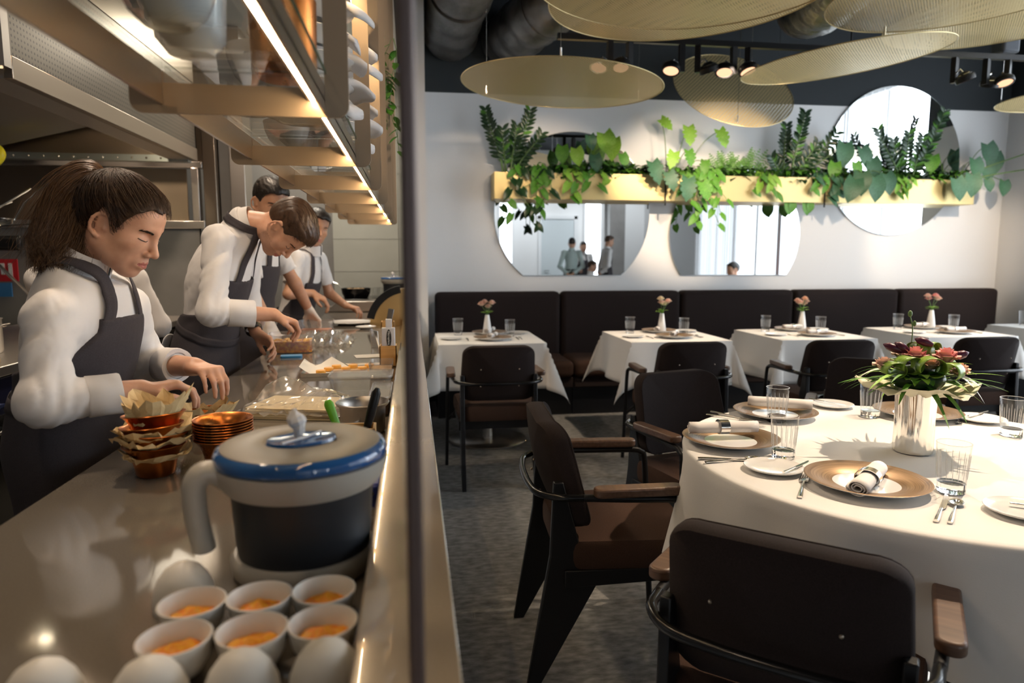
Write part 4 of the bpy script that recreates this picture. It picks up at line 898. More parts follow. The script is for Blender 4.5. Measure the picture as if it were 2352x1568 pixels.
# ---------------------------------------------------------------- tablecloths and tables
def square_cloth(a, d, seed):
    rr = random.Random(seed); ph = [rr.uniform(0, 6.28) for _ in range(6)]; n = 49; c = a + d
    def prm(i):
        q = i / (n - 1) * 2 - 1; return q * c
    def P(i, j):
        u, v = prm(i), prm(j); su = math.copysign(1, u); sv = math.copysign(1, v)
        du, dv = max(0, abs(u) - a), max(0, abs(v) - a)
        x, y, z = su * min(abs(u), a), sv * min(abs(v), a), 0.0
        rho = math.hypot(du, dv)
        if rho > 0:
            phi = math.atan2(dv, du); off = rho * (0.10 + 0.24 * math.sin(2 * phi) ** 2)
            along = v if du > dv else u
            off += rho * 0.10 * math.sin(along * 11 + ph[(0 if su > 0 else 1) if du > dv else (2 if sv > 0 else 3)]) * (1 - math.sin(2 * phi))
            lat = 0.16 * rho * math.sin(4 * phi + ph[4] * 0.2) * math.sin(2 * phi)
            x += su * (off * math.cos(phi) - lat * math.sin(phi)); y += sv * (off * math.sin(phi) + lat * math.cos(phi))
            z -= math.sqrt(max(0, rho * rho - off * off))
            r0 = 0.012
            z += 0.0
        return (x, y, z)
    return MB().grid(P, n, n)
silver_brushed = mat('steel_base', (0.50, 0.47, 0.43), 0.28, 1.0)
def small_table(k, x, y, a, label):
    t = thing('pedestal_table', 'square pedestal table on a round steel foot ' + label, 'table', (x, y, 0), 0, 'square tables along the banquette')
    MB().b2((-a + 0.004, -a + 0.004, 0.715), (a - 0.004, a - 0.004, 0.7535)).build('tabletop', walnut, t)
    MB().lathe([(0.035, 0.02), (0.035, 0.715)], 24).build('column', silver_brushed, t)
    MB().lathe([(0.0, 0.0), (0.275, 0.0), (0.285, 0.004), (0.285, 0.010), (0.278, 0.016), (0.06, 0.022), (0.0, 0.022)], 64).build('foot', silver_brushed, t, smooth=40)
    c = square_cloth(a, 0.315, 40 + k).build('tablecloth', linen, loc=(x, y, 0.7565), smooth=60, solid=0.0015)
    tag(c, 'white square tablecloth with pointed corners on the table ' + label, 'tablecloth', 'white tablecloths along the banquette')
TBL = [(0.53, 4.89, 0.365, 'nearest the partition'), (1.84, 4.83, 0.365, 'second from the partition'), (2.93, 4.80, 0.365, 'third from the partition, behind the bouquet'), (4.07, 4.80, 0.365, 'fourth from the partition'), (5.32, 4.90, 0.365, 'in the corner at the picture edge')]
for k, (x, y, a, l) in enumerate(TBL): small_table(k, x, y, a, l)
# round table
TX, TY, TR, TZ = 1.47, 1.75, 0.68, 0.76
t = thing('round_table', 'large round dining table in the foreground under a white cloth', 'table', (TX, TY, 0))
MB().lathe([(0.0, 0.722), (TR - 0.004, 0.722), (TR - 0.004, 0.7575), (0.0, 0.7575)], 64).build('tabletop', walnut, t)
MB().lathe([(0.06, 0.02), (0.06, 0.722)], 24).build('column', silver_brushed, t)
MB().lathe([(0.0, 0.0), (0.36, 0.0), (0.36, 0.015), (0.0, 0.025)], 48).build('foot', silver_brushed, t)
def RC(i, j):
    a = 2 * PI * i / 180
    rs = [0.0, 0.3, 0.55, 0.66, 0.674, 0.681, 0.684]
    if j < len(rs):
        r = rs[j] * TR / 0.68; z = [0, 0, 0, 0, -0.0008, -0.004, -0.011][j]
    else:
        q = (j - len(rs) + 1) / 9
        ruf = 0.028 * math.sin(a * 9 + 0.6 * math.sin(3 * a)) + 0.014 * math.sin(a * 17 + 1.0)
        r = TR + 0.004 + q * (0.030 + ruf * 1.6); z = -0.011 - 0.30 * q
        for ca, wd in ((R(150), 0.55), (R(216), 0.6)):
            dd = abs((a - ca + PI) % (2 * PI) - PI); r -= 0.085 * q * math.exp(-(dd / wd) ** 2 * 3)
    return (r * math.cos(a), r * math.sin(a), z)
tag(MB().grid(RC, 180, 16, close_u=True).build('tablecloth', linen, loc=(TX, TY, TZ), smooth=70), 'large white round tablecloth in the foreground with deep soft folds', 'tablecloth')
TZ += 0.0005
# ---------------------------------------------------------------- tableware
gold, nt, b = node_mat('charger_gold')
b.inputs['Roughness'].default_value = 0.38; b.inputs['Metallic'].default_value = 0.55
tc = nt.nodes.new('ShaderNodeTexCoord'); sp = nt.nodes.new('ShaderNodeSeparateXYZ'); nt.links.new(tc.outputs['Object'], sp.inputs[0])
rad = mth(nt, 'SQRT', mth(nt, 'ADD', mth(nt, 'MULTIPLY', sp.outputs['X'], sp.outputs['X']), mth(nt, 'MULTIPLY', sp.outputs['Y'], sp.outputs['Y'])))
cmb = nt.nodes.new('ShaderNodeCombineXYZ'); nt.links.new(mth(nt, 'MULTIPLY', rad, 420.0), cmb.inputs[0]); nt.links.new(mth(nt, 'ARCTAN2', sp.outputs['Y'], sp.outputs['X']), cmb.inputs[1])
nz = nt.nodes.new('ShaderNodeTexNoise'); nz.inputs['Scale'].default_value = 1.0; nz.inputs['Detail'].default_value = 3; nt.links.new(cmb.outputs[0], nz.inputs['Vector'])
cr = nt.nodes.new('ShaderNodeValToRGB'); cr.color_ramp.elements[0].color = (0.18, 0.105, 0.052, 1); cr.color_ramp.elements[1].color = (0.38, 0.25, 0.14, 1); cr.color_ramp.elements[0].position = 0.3; cr.color_ramp.elements[1].position = 0.7
nt.links.new(nz.outputs['Fac'], cr.inputs[0]); nt.links.new(cr.outputs[0], b.inputs['Base Color'])
bp = nt.nodes.new('ShaderNodeBump'); bp.inputs['Strength'].default_value = 0.4; bp.inputs['Distance'].default_value = 0.0008; nt.links.new(nz.outputs['Fac'], bp.inputs['Height']); nt.links.new(bp.outputs[0], b.inputs['Normal'])
def make_charger():
    t = thing('charger_plate', '', 'plate', (0, 0, 0))
    MB().lathe([(1e-6, 0.003), (0.070, 0.003), (0.072, 0), (0.078, 0), (0.082, 0.004), (0.143, 0.021), (0.1455, 0.0235)], 72, caps=False).build('plate_body', porcelain, t, smooth=50)
    MB().lathe([(0.1455, 0.0237), (0.1435, 0.0245), (0.112, 0.0160), (0.0785, 0.0095), (0.0775, 0.0085)], 96, caps=False).build('gold_rim', gold, t, smooth=60)
    MB().lathe([(0.0778, 0.0088), (0.074, 0.0068), (1e-6, 0.0065)], 48).build('plate_well', porcelain, t, smooth=60)
    return t
def make_napkin(ring=True):
    t = thing('rolled_napkin', '', 'napkin', (0, 0, 0))
    # a spiral roll lying along local x
    prof = []
    for i in range(64):
        a = 2 * PI * i / 63 * 3.0; r = 0.006 + 0.0155 * i / 63
        prof.append((math.cos(a) * r * 1.18, math.sin(a) * r * 0.88))
    m = MB(); L2 = 0.108; vs = []; n = len(prof)
    for q in range(9):
        x = -L2 + 2 * L2 * q / 8
        for a, b2 in prof: vs.append((x + 0.003 * math.sin(a * 90 + q), a * (1 + 0.05 * math.sin(q * 1.3)), b2 + 0.0195 * 1.0 - 0.0005 * (q % 2)))
    fs = [[r * n + i, r * n + i + 1, (r + 1) * n + i + 1, (r + 1) * n + i] for r in range(8) for i in range(n - 1)]
    m.add(vs, fs).build('napkin_roll', napkin_m, t, smooth=50, solid=0.0022)
    if ring:
        rg = MB(); w = 0.0145
        def RP(i, j):
            a = 2 * PI * i / 40; k = [(0.0, -1), (0.0018, -1), (0.0018, 1), (0.0, 1), (0.0, -1)][j]
            return (k[1] * w, math.cos(a) * (0.0275 + k[0]), math.sin(a) * (0.0212 + k[0]) + 0.0195)
        rg.grid(RP, 40, 5, close_u=True).build('napkin_ring', silver, t, smooth=30)
    return t
def make_glass():
    t = thing('water_glass', '', 'glass', (0, 0, 0)); N = 48
    def prof_mb(prof):
        m = MB(); vs = []
        for r, z, fl in prof:
            for j in range(N):
                a = 2 * PI * j / N; rr_ = r * (1 - fl * (0.5 + 0.5 * math.cos(a * 16)) ** 3)
                vs.append((rr_ * math.cos(a), rr_ * math.sin(a), z))
        fs = [[i * N + j, i * N + (j + 1) % N, (i + 1) * N + (j + 1) % N, (i + 1) * N + j] for i in range(len(prof) - 1) for j in range(N)]
        fs += [list(range(N))[::-1], [(len(prof) - 1) * N + j for j in range(N)]]
        return m.add(vs, fs)
    prof_mb([(0.0315, 0.024, 0.05), (0.0335, 0.05, 0.05), (0.0365, 0.100, 0.05), (0.0372, 0.108, 0.0), (0.0385, 0.122, 0.0), (0.0385, 0.1225, 0), (0.0368, 0.1225, 0), (0.0355, 0.108, 0), (0.030, 0.026, 0), (0.026, 0.0225, 0)]).build('glass_wall', tumbler, t, smooth=25)
    prof_mb([(0.029, 0.0, 0), (0.0310, 0.002, 0.03), (0.0315, 0.0235, 0.05), (0.028, 0.0238, 0)]).build('glass_foot', tumbler_base, t, smooth=25)
    m = MB(); b_ = MB()
    for k in range(16):
        a = 2 * PI * (k + 0.5) / 16; c, s_ = math.cos(a), math.sin(a)
        for da in (0,):
            pts = [((0.0322 + 0.0045 * q) * c, (0.0322 + 0.0045 * q) * s_, 0.034 + 0.062 * q) for q in (0, 0.1, 0.5, 0.9, 1.0)]
            m.tube(pts, [0.0003, 0.0008, 0.0009, 0.0008, 0.0003], 5)
    tag(m.build('cut_flutes', thin_glass('cut_glass', (0.98, 0.98, 0.98), 0.04, 0.1, 0.55, (0.95, 0.95, 0.95)), t, smooth=60), kind='stuff')
    MB().tube([(0.0377 * math.cos(2 * PI * i / 40), 0.0377 * math.sin(2 * PI * i / 40), 0.1222) for i in range(41)], 0.0006, 5).build('glass_rim', MATS['cut_glass'], t, smooth=60)
    return t
def hammered(): return silver
def make_knife(L=0.21):
    t = thing('table_knife', '', 'cutlery', (0, 0, 0))
    MB().tube([(0, 0, 0.004), (0.02, 0, 0.004), (0.05, 0, 0.004), (L * 0.44, 0, 0.004)], [0.0055, 0.0062, 0.005, 0.0038], 10, flat=0.6).build('knife_handle', silver, t, smooth=60)
    MB().prism([(L * 0.43, -0.004), (L * 0.5, -0.008), (L * 0.85, -0.0085), (L * 0.97, -0.003), (L, 0.004), (L * 0.45, 0.0045)], 0.003, 0.0045).build('knife_blade', chrome, t, smooth=0)
    return t
def spoon_bowl(L): return MB().ball((L * 0.86, 0, 0.006), 0.020, 16, 10, (1.25, 0.8, 0.22))
def make_spoon(L=0.17):
    t = thing('table_spoon', '', 'cutlery', (0, 0, 0))
    MB().tube([(0, 0, 0.004), (0.02, 0, 0.0045), (L * 0.45, 0, 0.006), (L * 0.74, 0, 0.005)], [0.0052, 0.0058, 0.003, 0.0024], 10, flat=0.5).build('spoon_handle', silver, t, smooth=60)
    m = MB()
    def SP(i, j):
        a = 2 * PI * i / 24; q = j / 5
        return (L * 0.86 + math.cos(a) * 0.024 * q, math.sin(a) * 0.0155 * q * (1 - 0.15 * math.cos(a)), 0.0012 + 0.0065 * q * q)
    m.grid(SP, 24, 6, close_u=True).build('spoon_bowl', silver, t, smooth=60, solid=0.0012)
    return t
def make_fork(L=0.19):
    t = thing('table_fork', '', 'cutlery', (0, 0, 0))
    MB().tube([(0, 0, 0.004), (0.02, 0, 0.0045), (L * 0.45, 0, 0.006), (L * 0.70, 0, 0.004)], [0.0055, 0.006, 0.003, 0.0026], 10, flat=0.5).build('fork_handle', silver, t, smooth=60)
    m = MB(); m.box((L * 0.745, 0, 0.004), (0.028, 0.020, 0.0016))
    for k in range(4): m.tube([(L * 0.80, -0.0078 + 0.0052 * k, 0.004), (L * 0.9, -0.0078 + 0.0052 * k, 0.0045), (L, -0.0072 + 0.0048 * k, 0.008)], [0.0016, 0.0015, 0.0008], 6)
    m.build('fork_tines', silver, t, smooth=40)
    return t
bread_me = MB().lathe(plate_prof(0.078, 0.013), 56).mesh('bread_plate', 50); bread_me.materials.append(porcelain)
PROTO = {}
def place(kind, loc, rz, label, group, tilt=0.0, sc=1.0):
    fn = {'charger': make_charger, 'napkin': make_napkin, 'plain_napkin': lambda: make_napkin(False), 'glass': make_glass, 'knife': make_knife, 'spoon': make_spoon, 'fork': make_fork}[kind]
    if kind not in PROTO:
        o = fn(); PROTO[kind] = o; o['label'] = label; o['group'] = group; o.location = loc; o.rotation_euler = (0, tilt, rz); o.scale = (sc, sc, sc); return o
    o = dup(PROTO[kind], loc, None, label, group, (0, tilt, rz)); o.scale = (sc, sc, sc); return o
def bread(loc, label, group):
    o = bpy.data.objects.new('bread_plate', bread_me); COL.objects.link(o); o.location = loc; return tag(o, label, 'plate', group)
G = 'on the round table'
for x, y, w in ((1.118, 1.512, 'in front, with the end of its napkin roll toward us'), (0.965, 1.94, 'at the left edge of the round table'), (1.292, 2.262, 'at the back left of the round table'), (1.800, 2.185, 'half hidden behind the silver vase')):
    place('charger', (x, y, TZ), 0, 'gold-rimmed charger plate ' + w, 'charger plates on the round table')
nz_ = TZ + 0.016
place('napkin', (1.112, 1.498, TZ + 0.0085), R(42), 'rolled napkin in a silver ring showing its spiral end on the front plate', 'rolled napkins on the round table')
place('napkin', (0.955, 1.975, TZ + 0.0245), R(-4), 'rolled napkin in a silver ring across the plate at the left edge', 'rolled napkins on the round table')
place('plain_napkin', (1.325, 2.29, TZ + 0.0245), R(-28), 'rolled napkin slanting across the plate at the back left', 'rolled napkins on the round table')
for x, y, w in ((1.253, 2.182, 'before the back left plate, behind another glass'), (1.045, 1.775, 'beside the plate at the left edge'), (1.625, 2.201, 'under the bouquet to the left of the silver vase'), (1.300, 1.449, 'to the right of the front plate'), (1.904, 1.897, 'near the right picture edge behind the front glass')):
    place('glass', (x, y, TZ), 0.3, 'fluted clear water glass ' + w, 'water glasses on the round table')
for x, y, w in ((0.955, 1.665, 'with a butter knife between the left and the front plates'), (1.590, 2.375, 'at the back of the round table, left of the vase'), (1.965, 2.085, 'on the right side of the round table'), (1.345, 1.290, 'at the right picture edge of the round table')):
    bread((x, y, TZ), 'small white bread plate ' + w, 'bread plates on the round table')
for kind, x, y, x2, y2, w in (('knife', 0.795, 1.792, 0.983, 1.743, 'below the left plate, beside a spoon'), ('spoon', 0.80, 1.752, 0.932, 1.763, 'below the left plate, bowl toward the glass'), ('knife', 1.085, 2.345, 1.198, 2.164, 'pointing at the back left glass'),
                            ('spoon', 1.05, 2.305, 1.155, 2.20, 'beside the knife at the back left plate'), ('knife', 0.981, 2.19, 1.122, 2.126, 'above the napkin of the left plate'), ('fork', 0.905, 1.455, 1.000, 1.590, 'to the left of the front plate'),
                            ('knife', 1.114, 1.274, 1.248, 1.404, 'to the right of the front plate, its blade under the glass'), ('spoon', 1.137, 1.262, 1.235, 1.357, 'to the right of the front knife'), ('fork', 1.965, 2.18, 1.85, 2.05, 'to the right of the vase')):
    place(kind, (x, y, TZ), math.atan2(y2 - y, x2 - x), 'silver table %s %s' % (kind, w), 'cutlery on the round table')
for x, y, x2, y2, w in ((0.945, 1.60, 1.062, 1.68, 'small plate between the left and the front plates'), (1.548, 2.46, 1.605, 2.335, 'plate at the back of the round table'), (1.93, 2.10, 2.02, 2.14, 'plate on the right side'), (1.335, 1.318, 1.42, 1.26, 'plate at the right picture edge')):
    place('knife', (x, y, TZ + 0.0135), math.atan2(y2 - y, x2 - x), 'silver butter knife resting on the bread ' + w, 'butter knives on the round table', 0, 0.72)
# silver vase
t = thing('silver_vase', 'tall hammered silver vase in the middle of the round table', 'vase', (1.455, 1.775, TZ))
def VP(i, j):
    a = 2 * PI * i / 120; prof = [(0.0, 0.0), (0.046, 0.0), (0.052, 0.003), (0.053, 0.012), (0.052, 0.06), (0.053, 0.12), (0.055, 0.17), (0.059, 0.195), (0.0565, 0.195), (0.051, 0.16), (0.050, 0.03), (0.0, 0.02)]
    r, z = prof[j]
    if 0.01 < z < 0.18 and j < 8: r *= 1 + 0.016 * math.sin(a * 19 + 1.2 * math.sin(z * 40)) + 0.010 * math.sin(a * 31 + z * 30)
    return (r * math.cos(a) + 1e-7, r * math.sin(a), z)
MB().grid(VP, 120, 12, close_u=True).build('vase_body', silver, t, smooth=60)
# bouquet
bq = thing('bouquet', 'bouquet of pink roses and looped green leaves in pale wrapping in the silver vase', 'bouquet', (1.455, 1.775, TZ + 0.175))
rr = random.Random(12)
def WP(i, j):
    a = 2 * PI * i / 48; v = j / 6; r = 0.044 + 0.115 * v ** 0.8 * (1 + 0.10 * math.sin(3 * a + 1) + 0.06 * math.sin(7 * a))
    z = 0.0 + 0.045 * v - 0.030 * v * v * (0.6 + 0.5 * math.sin(4 * a + 0.5)) + 0.006 * math.sin(11 * a + 3 * v)
    return (r * math.cos(a), r * math.sin(a), z)
MB().grid(WP, 48, 7, close_u=True).build('wrapping_paper', mat('wrap_cream', (0.82, 0.76, 0.55), 0.55, trans=0.0), bq, smooth=25, solid=0.001)
MB().ball((0, 0, 0.045), 0.072, 20, 12, (1, 1, 0.55)).build('foliage_core', leaf_d, bq)
leafloop = mat('aspidistra_leaf', (0.10, 0.21, 0.018), 0.38, noise=(0.22, 0.37, 0.035), scale=(3, 200, 3), coat=0.15)
def loop(c, ang, r, w, tilt=0.0, lift=0.0):
    m = MB(); ca, sa = math.cos(ang), math.sin(ang); vs = []; K = 22
    for i in range(K):
        t_ = -0.4 + 5.3 * i / (K - 1); q = r * (1 - 0.012 * i)
        u = math.cos(t_ + PI) * q; z = math.sin(t_) * q * 0.9
        for s in (-1, -0.33, 0.33, 1):
            ww = s * w / 2 * (0.75 + 0.25 * math.sin(PI * i / (K - 1)))
            vs.append((c[0] + ca * u - sa * ww, c[1] + sa * u + ca * ww, c[2] + z + tilt * ww))
    fs = [[i * 4 + k, i * 4 + k + 1, i * 4 + k + 5, i * 4 + k + 4] for i in range(K - 1) for k in range(3)]
    return m.add(vs, fs).build('leaf_loop', leafloop, bq, smooth=70, solid=0.0012)
# camera looks from -y and -x: loops face it
fa = math.atan2(-1.0, -0.55)
for dx, dz, dep, r, w, tw in ((-0.074, 0.085, -0.065, 0.029, 0.050, 0.3), (0.014, 0.100, -0.090, 0.036, 0.060, 0.1), (0.066, 0.086, -0.065, 0.033, 0.056, -0.5), (-0.036, 0.098, -0.055, 0.033, 0.056, 0.5),
                              (0.005, 0.132, 0.02, 0.034, 0.050, -0.9), (0.03, 0.136, 0.03, 0.030, 0.05, 0.9), (0.075, 0.085, 0.05, 0.03, 0.05, 2.0), (-0.06, 0.08, 0.05, 0.03, 0.05, 2.6)):
    f = Vector((-0.45, -0.89, 0)); r_ = Vector((0.89, -0.45, 0))
    c = r_ * dx - f * dep + Vector((0, 0, dz - 0.01)); c = r_ * dx + f * (-dep) + Vector((0, 0, dz - 0.01))
    loop(c, fa + tw + PI / 2, r, w)
def rose(c, r, m, nm='rose', par=None, seed=0):
    q = random.Random(seed); mb = MB(); c = Vector(c)
    for ring, (cnt, rad, hgt, opn) in enumerate(((3, 0.25, 1.0, 0.1), (4, 0.45, 0.95, 0.25), (5, 0.68, 0.82, 0.45), (6, 0.9, 0.6, 0.7))):
        for k in range(cnt):
            a0 = 2 * PI * k / cnt + ring * 0.7 + q.uniform(-.2, .2); wd = 2 * PI / cnt * 0.75
            vs = []
            for j in range(5):
                v = j / 4
                for i in range(7):
                    u = i / 6 - 0.5; a = a0 + u * wd * 2
                    rr_ = r * (rad * (0.45 + 0.55 * v) + opn * 0.35 * max(0, v - 0.55) * 2 * (1 - 2 * abs(u) * 0.4)) * (1 + 0.06 * math.sin(i * 2.5 + k))
                    vs.append(c + Vector((math.cos(a) * rr_, math.sin(a) * rr_, r * (-0.55 + 1.25 * v * hgt * (1 - (2 * u) ** 4 * 0.35) - 0.25 * opn * max(0, v - 0.75) * 4))))
            mb.add(vs, [[j * 7 + i, j * 7 + i + 1, (j + 1) * 7 + i + 1, (j + 1) * 7 + i] for j in range(4) for i in range(6)])
    return mb.build(nm, m, par, smooth=60)
pink = mat('rose_pink', (0.86, 0.36, 0.34), 0.6, noise=(0.90, 0.52, 0.46), scale=(60, 60, 60)); peach = mat('rose_peach', (0.86, 0.52, 0.36), 0.6, noise=(0.88, 0.64, 0.48), scale=(50, 50, 50)); palepink = mat('rose_pale', (0.84, 0.52, 0.44), 0.6, noise=(0.88, 0.70, 0.58), scale=(70, 70, 70))
f = Vector((-0.45, -0.89, 0)); r_ = Vector((0.89, -0.45, 0))
for k, (dx, dz, dp, rad, m) in enumerate(((-0.012, 0.118, 0.015, 0.034, pink), (0.064, 0.118, 0.02, 0.034, pink), (-0.095, 0.088, 0.03, 0.030, palepink), (0.022, 0.095, 0.045, 0.026, peach), (0.098, 0.075, 0.03, 0.024, palepink), (0.115, 0.075, -0.03, 0.024, peach), (-0.03, 0.11, -0.06, 0.03, palepink))):
    rose(r_ * dx + f * dp + Vector((0, 0, dz)), rad, m, 'rose', bq, k)
calla = mat('calla_purple', (0.07, 0.006, 0.03), 0.35)
for dx, dz, L, tl in ((-0.060, 0.128, 0.055, -0.9), (-0.040, 0.130, 0.045, -0.5), (0.015, 0.150, 0.045, -1.0), (0.095, 0.115, 0.045, 0.9)):
    m = MB(); d = (r_ * tl + Vector((0, 0, 0.35))).normalized(); b0 = r_ * dx + Vector((0, 0, dz)) - d * L * 0.4
    m.tube([b0, b0 + d * L * 0.5, b0 + d * L * 0.85, b0 + d * L * 1.1], [0.006, 0.013, 0.011, 0.0012], 10).build('calla_flower', calla, bq, smooth=60)
def blade(base, d, L, w, droop, m=leaf_m, nm='grass_blade'):
    mb = MB(); leaf_into(mb, base, d, (0, 0, 1), L, w, droop, False, 0.15, 9); return mb.build(nm, m, bq, smooth=60)
for k in range(46):
    a = rr.uniform(0, 2 * PI); el = rr.uniform(0.0, 0.55)
    blade((0.05 * math.cos(a), 0.05 * math.sin(a), rr.uniform(0.02, 0.06)), (math.cos(a), math.sin(a), el), rr.uniform(0.10, 0.20), rr.uniform(0.006, 0.016), rr.uniform(0.25, 0.75), [leaf_m, leaf_l, leaf_m][k % 3])
for k in range(14):
    a = fa + rr.uniform(-1.5, 1.5)
    blade((0.055 * math.cos(a), 0.055 * math.sin(a), rr.uniform(0.03, 0.06)), (math.cos(a), math.sin(a), rr.uniform(0.1, 0.8)), rr.uniform(0.06, 0.10), rr.uniform(0.018, 0.03), 0.4, [leaf_m, leaf_l][k % 2], 'broad_leaf')
sb = r_ * (-0.022) + Vector((0, 0, 0.15))
MB().tube(catmull([sb, sb + Vector((0.0, 0, 0.04)), sb + r_ * -0.008 + Vector((0, 0, 0.075))], 5), 0.0016, 6).ball(sb + r_ * -0.009 + Vector((0, 0, 0.083)), 0.006, 10, 8, (1, 1, 1.6)).ball(sb + r_ * 0.004 + Vector((0, 0, 0.055)), 0.005, 10, 8, (1, 1, 1.7)).build('flower_bud', stem_m, bq, smooth=60)
pet = mat('white_petal', (0.84, 0.82, 0.72), 0.5)
for a, L, dr in ((fa + 1.35, 0.10, 1.0), (fa - 1.75, 0.10, 0.7), (fa + 1.1, 0.09, 0.5)):
    blade((0.07 * math.cos(a), 0.07 * math.sin(a), 0.06), (math.cos(a), math.sin(a), 0.3), L, 0.038, dr, pet, 'white_petal')
# ---------------------------------------------------------------- settings on the small tables
WHERE = ['table nearest the partition', 'second table from the partition', 'third table from the partition', 'fourth table from the partition', 'corner table']
vase_me = MB().lathe([(1e-6, 0.003), (0.030, 0.0), (0.036, 0.004), (0.036, 0.012), (0.027, 0.075), (0.0165, 0.145), (0.0145, 0.150), (0.0135, 0.145), (0.02, 0.08), (1e-6, 0.01)], 40).mesh('bud_vase', 50); vase_me.materials.append(porcelain)
FL = [[(-0.012, 0.062, 0.02), (0.028, 0.058, 0), (0.008, 0.036, 0.015), (-0.03, 0.05, 0.02)], [(-0.01, 0.075, 0), (0.04, 0.06, 0.01), (0.02, 0.045, 0.02), (-0.005, 0.055, 0)], [(-0.02, 0.045, 0), (0.012, 0.068, 0), (0.03, 0.05, 0.02), (0.018, 0.036, 0.02), (-0.03, 0.055, .01)], [(-0.025, 0.078, 0.01), (0.02, 0.08, 0), (0.055, 0.06, 0.02), (-0.01, 0.062, 0.02)]]
for k, (x, y, a, _) in enumerate(TBL):
    z = 0.7575; w = WHERE[k]
    if k < 4:
        vx, vy = [(0.548, 5.06), (1.888, 5.00), (3.06, 5.02), (4.18, 5.0)][k]
        o = bpy.data.objects.new('bud_vase', vase_me); COL.objects.link(o); o.location = (vx, vy, z)
        tag(o, 'slim white bud vase on the ' + w, 'vase', 'white bud vases on the small tables')
        fl = thing('flower_posy', ['small posy of cream and blush roses', 'loose posy of cream roses with bright leaves', 'tight posy of pink roses', 'spreading posy of pink roses'][k] + ' on the ' + w, 'flowers', (vx, vy, z + 0.14), 0, 'posies in the bud vases')
        fl.scale = (1.3, 1.3, 1.3); st = MB(); lf = MB(); q = random.Random(60 + k)
        for i, (dx, dz, dy) in enumerate(FL[k]):
            st.tube(catmull([(0, 0, 0.0), (dx * .4, dy * .4, dz * .6), (dx, dy, dz + 0.01)], 4), 0.0016, 5)
            rose((dx, dy, dz + 0.02), q.uniform(0.018, 0.023), [palepink, palepink, peach, pink][k] if i % 2 else [palepink, mat('rose_cream', (0.85, 0.75, 0.55), 0.6), palepink, palepink][k], 'rose', fl, i)
        for i in range(12):
            an = q.uniform(0, 6.28); leaf_into(lf, (0, 0, 0.005 + 0.02 * q.random()), (math.cos(an), math.sin(an), 0.5), (0, 0, 1), 0.045, 0.016, 0.3)
        lf.build('leaves', leaf_l, fl, smooth=60); st.build('stems', stem_m, fl)
    for j, (dx, dy, ww) in enumerate((((-0.20, 0.20), (0.17, 0.05))[0] + ('far',), ((-0.20, 0.20), (0.17, 0.05))[1] + ('near',))):
        place('glass', (x + dx, y + dy - 0.02, z), 0.2, 'fluted water glass at the %s setting of the %s' % (ww, w), 'water glasses on the small tables')
    for dx, dy, ww, rz in ((0.04, 0.20, 'banquette side', -15), (0.02, -0.16, 'chair side', -12)):
        place('charger', (x + dx, y + dy, z), 0, 'gold-rimmed plate on the %s of the %s' % (ww, w), 'charger plates on the small tables', 0, 0.93)
        place('napkin', (x + dx, y + dy, z + 0.020), R([80, 70, 20, 15, 10][k] + rz), 'rolled napkin on the %s plate of the %s' % (ww, w), 'rolled napkins on the small tables', 0, 0.8)
    for dx, dy, ww in ((-0.27, -0.10, 'chair side'), (0.26, 0.20, 'banquette side')):
        bread((x + dx, y + dy, z), 'small bread plate on the %s of the %s' % (ww, w), 'bread plates on the small tables')
    for kind, dx, dy in (('knife', 0.20, -0.22), ('spoon', 0.225, -0.20), ('fork', -0.155, -0.22)):
        place(kind, (x + dx, y + dy, z), R(90), 'silver %s at the chair side of the %s' % (kind, w), 'cutlery on the small tables', 0, 0.85)
# ---------------------------------------------------------------- hanging mesh discs
def mesh_material(name, su, sv, hw_):
    m_, nt, b = node_mat(name)
    b.inputs['Base Color'].default_value = (0.80, 0.64, 0.32, 1); b.inputs['Metallic'].default_value = 0.35; b.inputs['Roughness'].default_value = 0.38
    tc = nt.nodes.new('ShaderNodeTexCoord'); sp = nt.nodes.new('ShaderNodeSeparateXYZ'); nt.links.new(tc.outputs['Object'], sp.inputs[0])
    u = mth(nt, 'MULTIPLY', sp.outputs['X'], su); v = mth(nt, 'MULTIPLY', sp.outputs['Y'], sv)
    row = mth(nt, 'FLOOR', v); shift = mth(nt, 'MULTIPLY', mth(nt, 'MODULO', mth(nt, 'ADD', row, 1000.0), 2.0), 0.5)
    fu = mth(nt, 'ABSOLUTE', mth(nt, 'SUBTRACT', mth(nt, 'FRACT', mth(nt, 'ADD', mth(nt, 'ADD', u, 1000.0), shift)), 0.5)); fv = mth(nt, 'ABSOLUTE', mth(nt, 'SUBTRACT', mth(nt, 'FRACT', mth(nt, 'ADD', v, 1000.0)), 0.5))
    dia = mth(nt, 'ADD', fu, fv); hole = mth(nt, 'LESS_THAN', dia, hw_)
    tr = nt.nodes.new('ShaderNodeBsdfTransparent'); ms = nt.nodes.new('ShaderNodeMixShader'); out = nt.nodes['Material Output']
    nt.links.new(hole, ms.inputs[0]); nt.links.new(b.outputs[0], ms.inputs[1]); nt.links.new(tr.outputs[0], ms.inputs[2]); nt.links.new(ms.outputs[0], out.inputs[0])
    bp = nt.nodes.new('ShaderNodeBump'); bp.inputs['Strength'].default_value = 0.5; bp.inputs['Distance'].default_value = 0.004; nt.links.new(dia, bp.inputs['Height']); nt.links.new(bp.outputs[0], b.inputs['Normal'])
    return m_
mesh_gold = mesh_material('expanded_mesh_gold', 55.0, 95.0, 0.27); mesh_open = mesh_material('expanded_mesh_open', 30.0, 52.0, 0.36)
brass_edge = mat('disc_edge', (0.62, 0.50, 0.26), 0.4, 0.6)
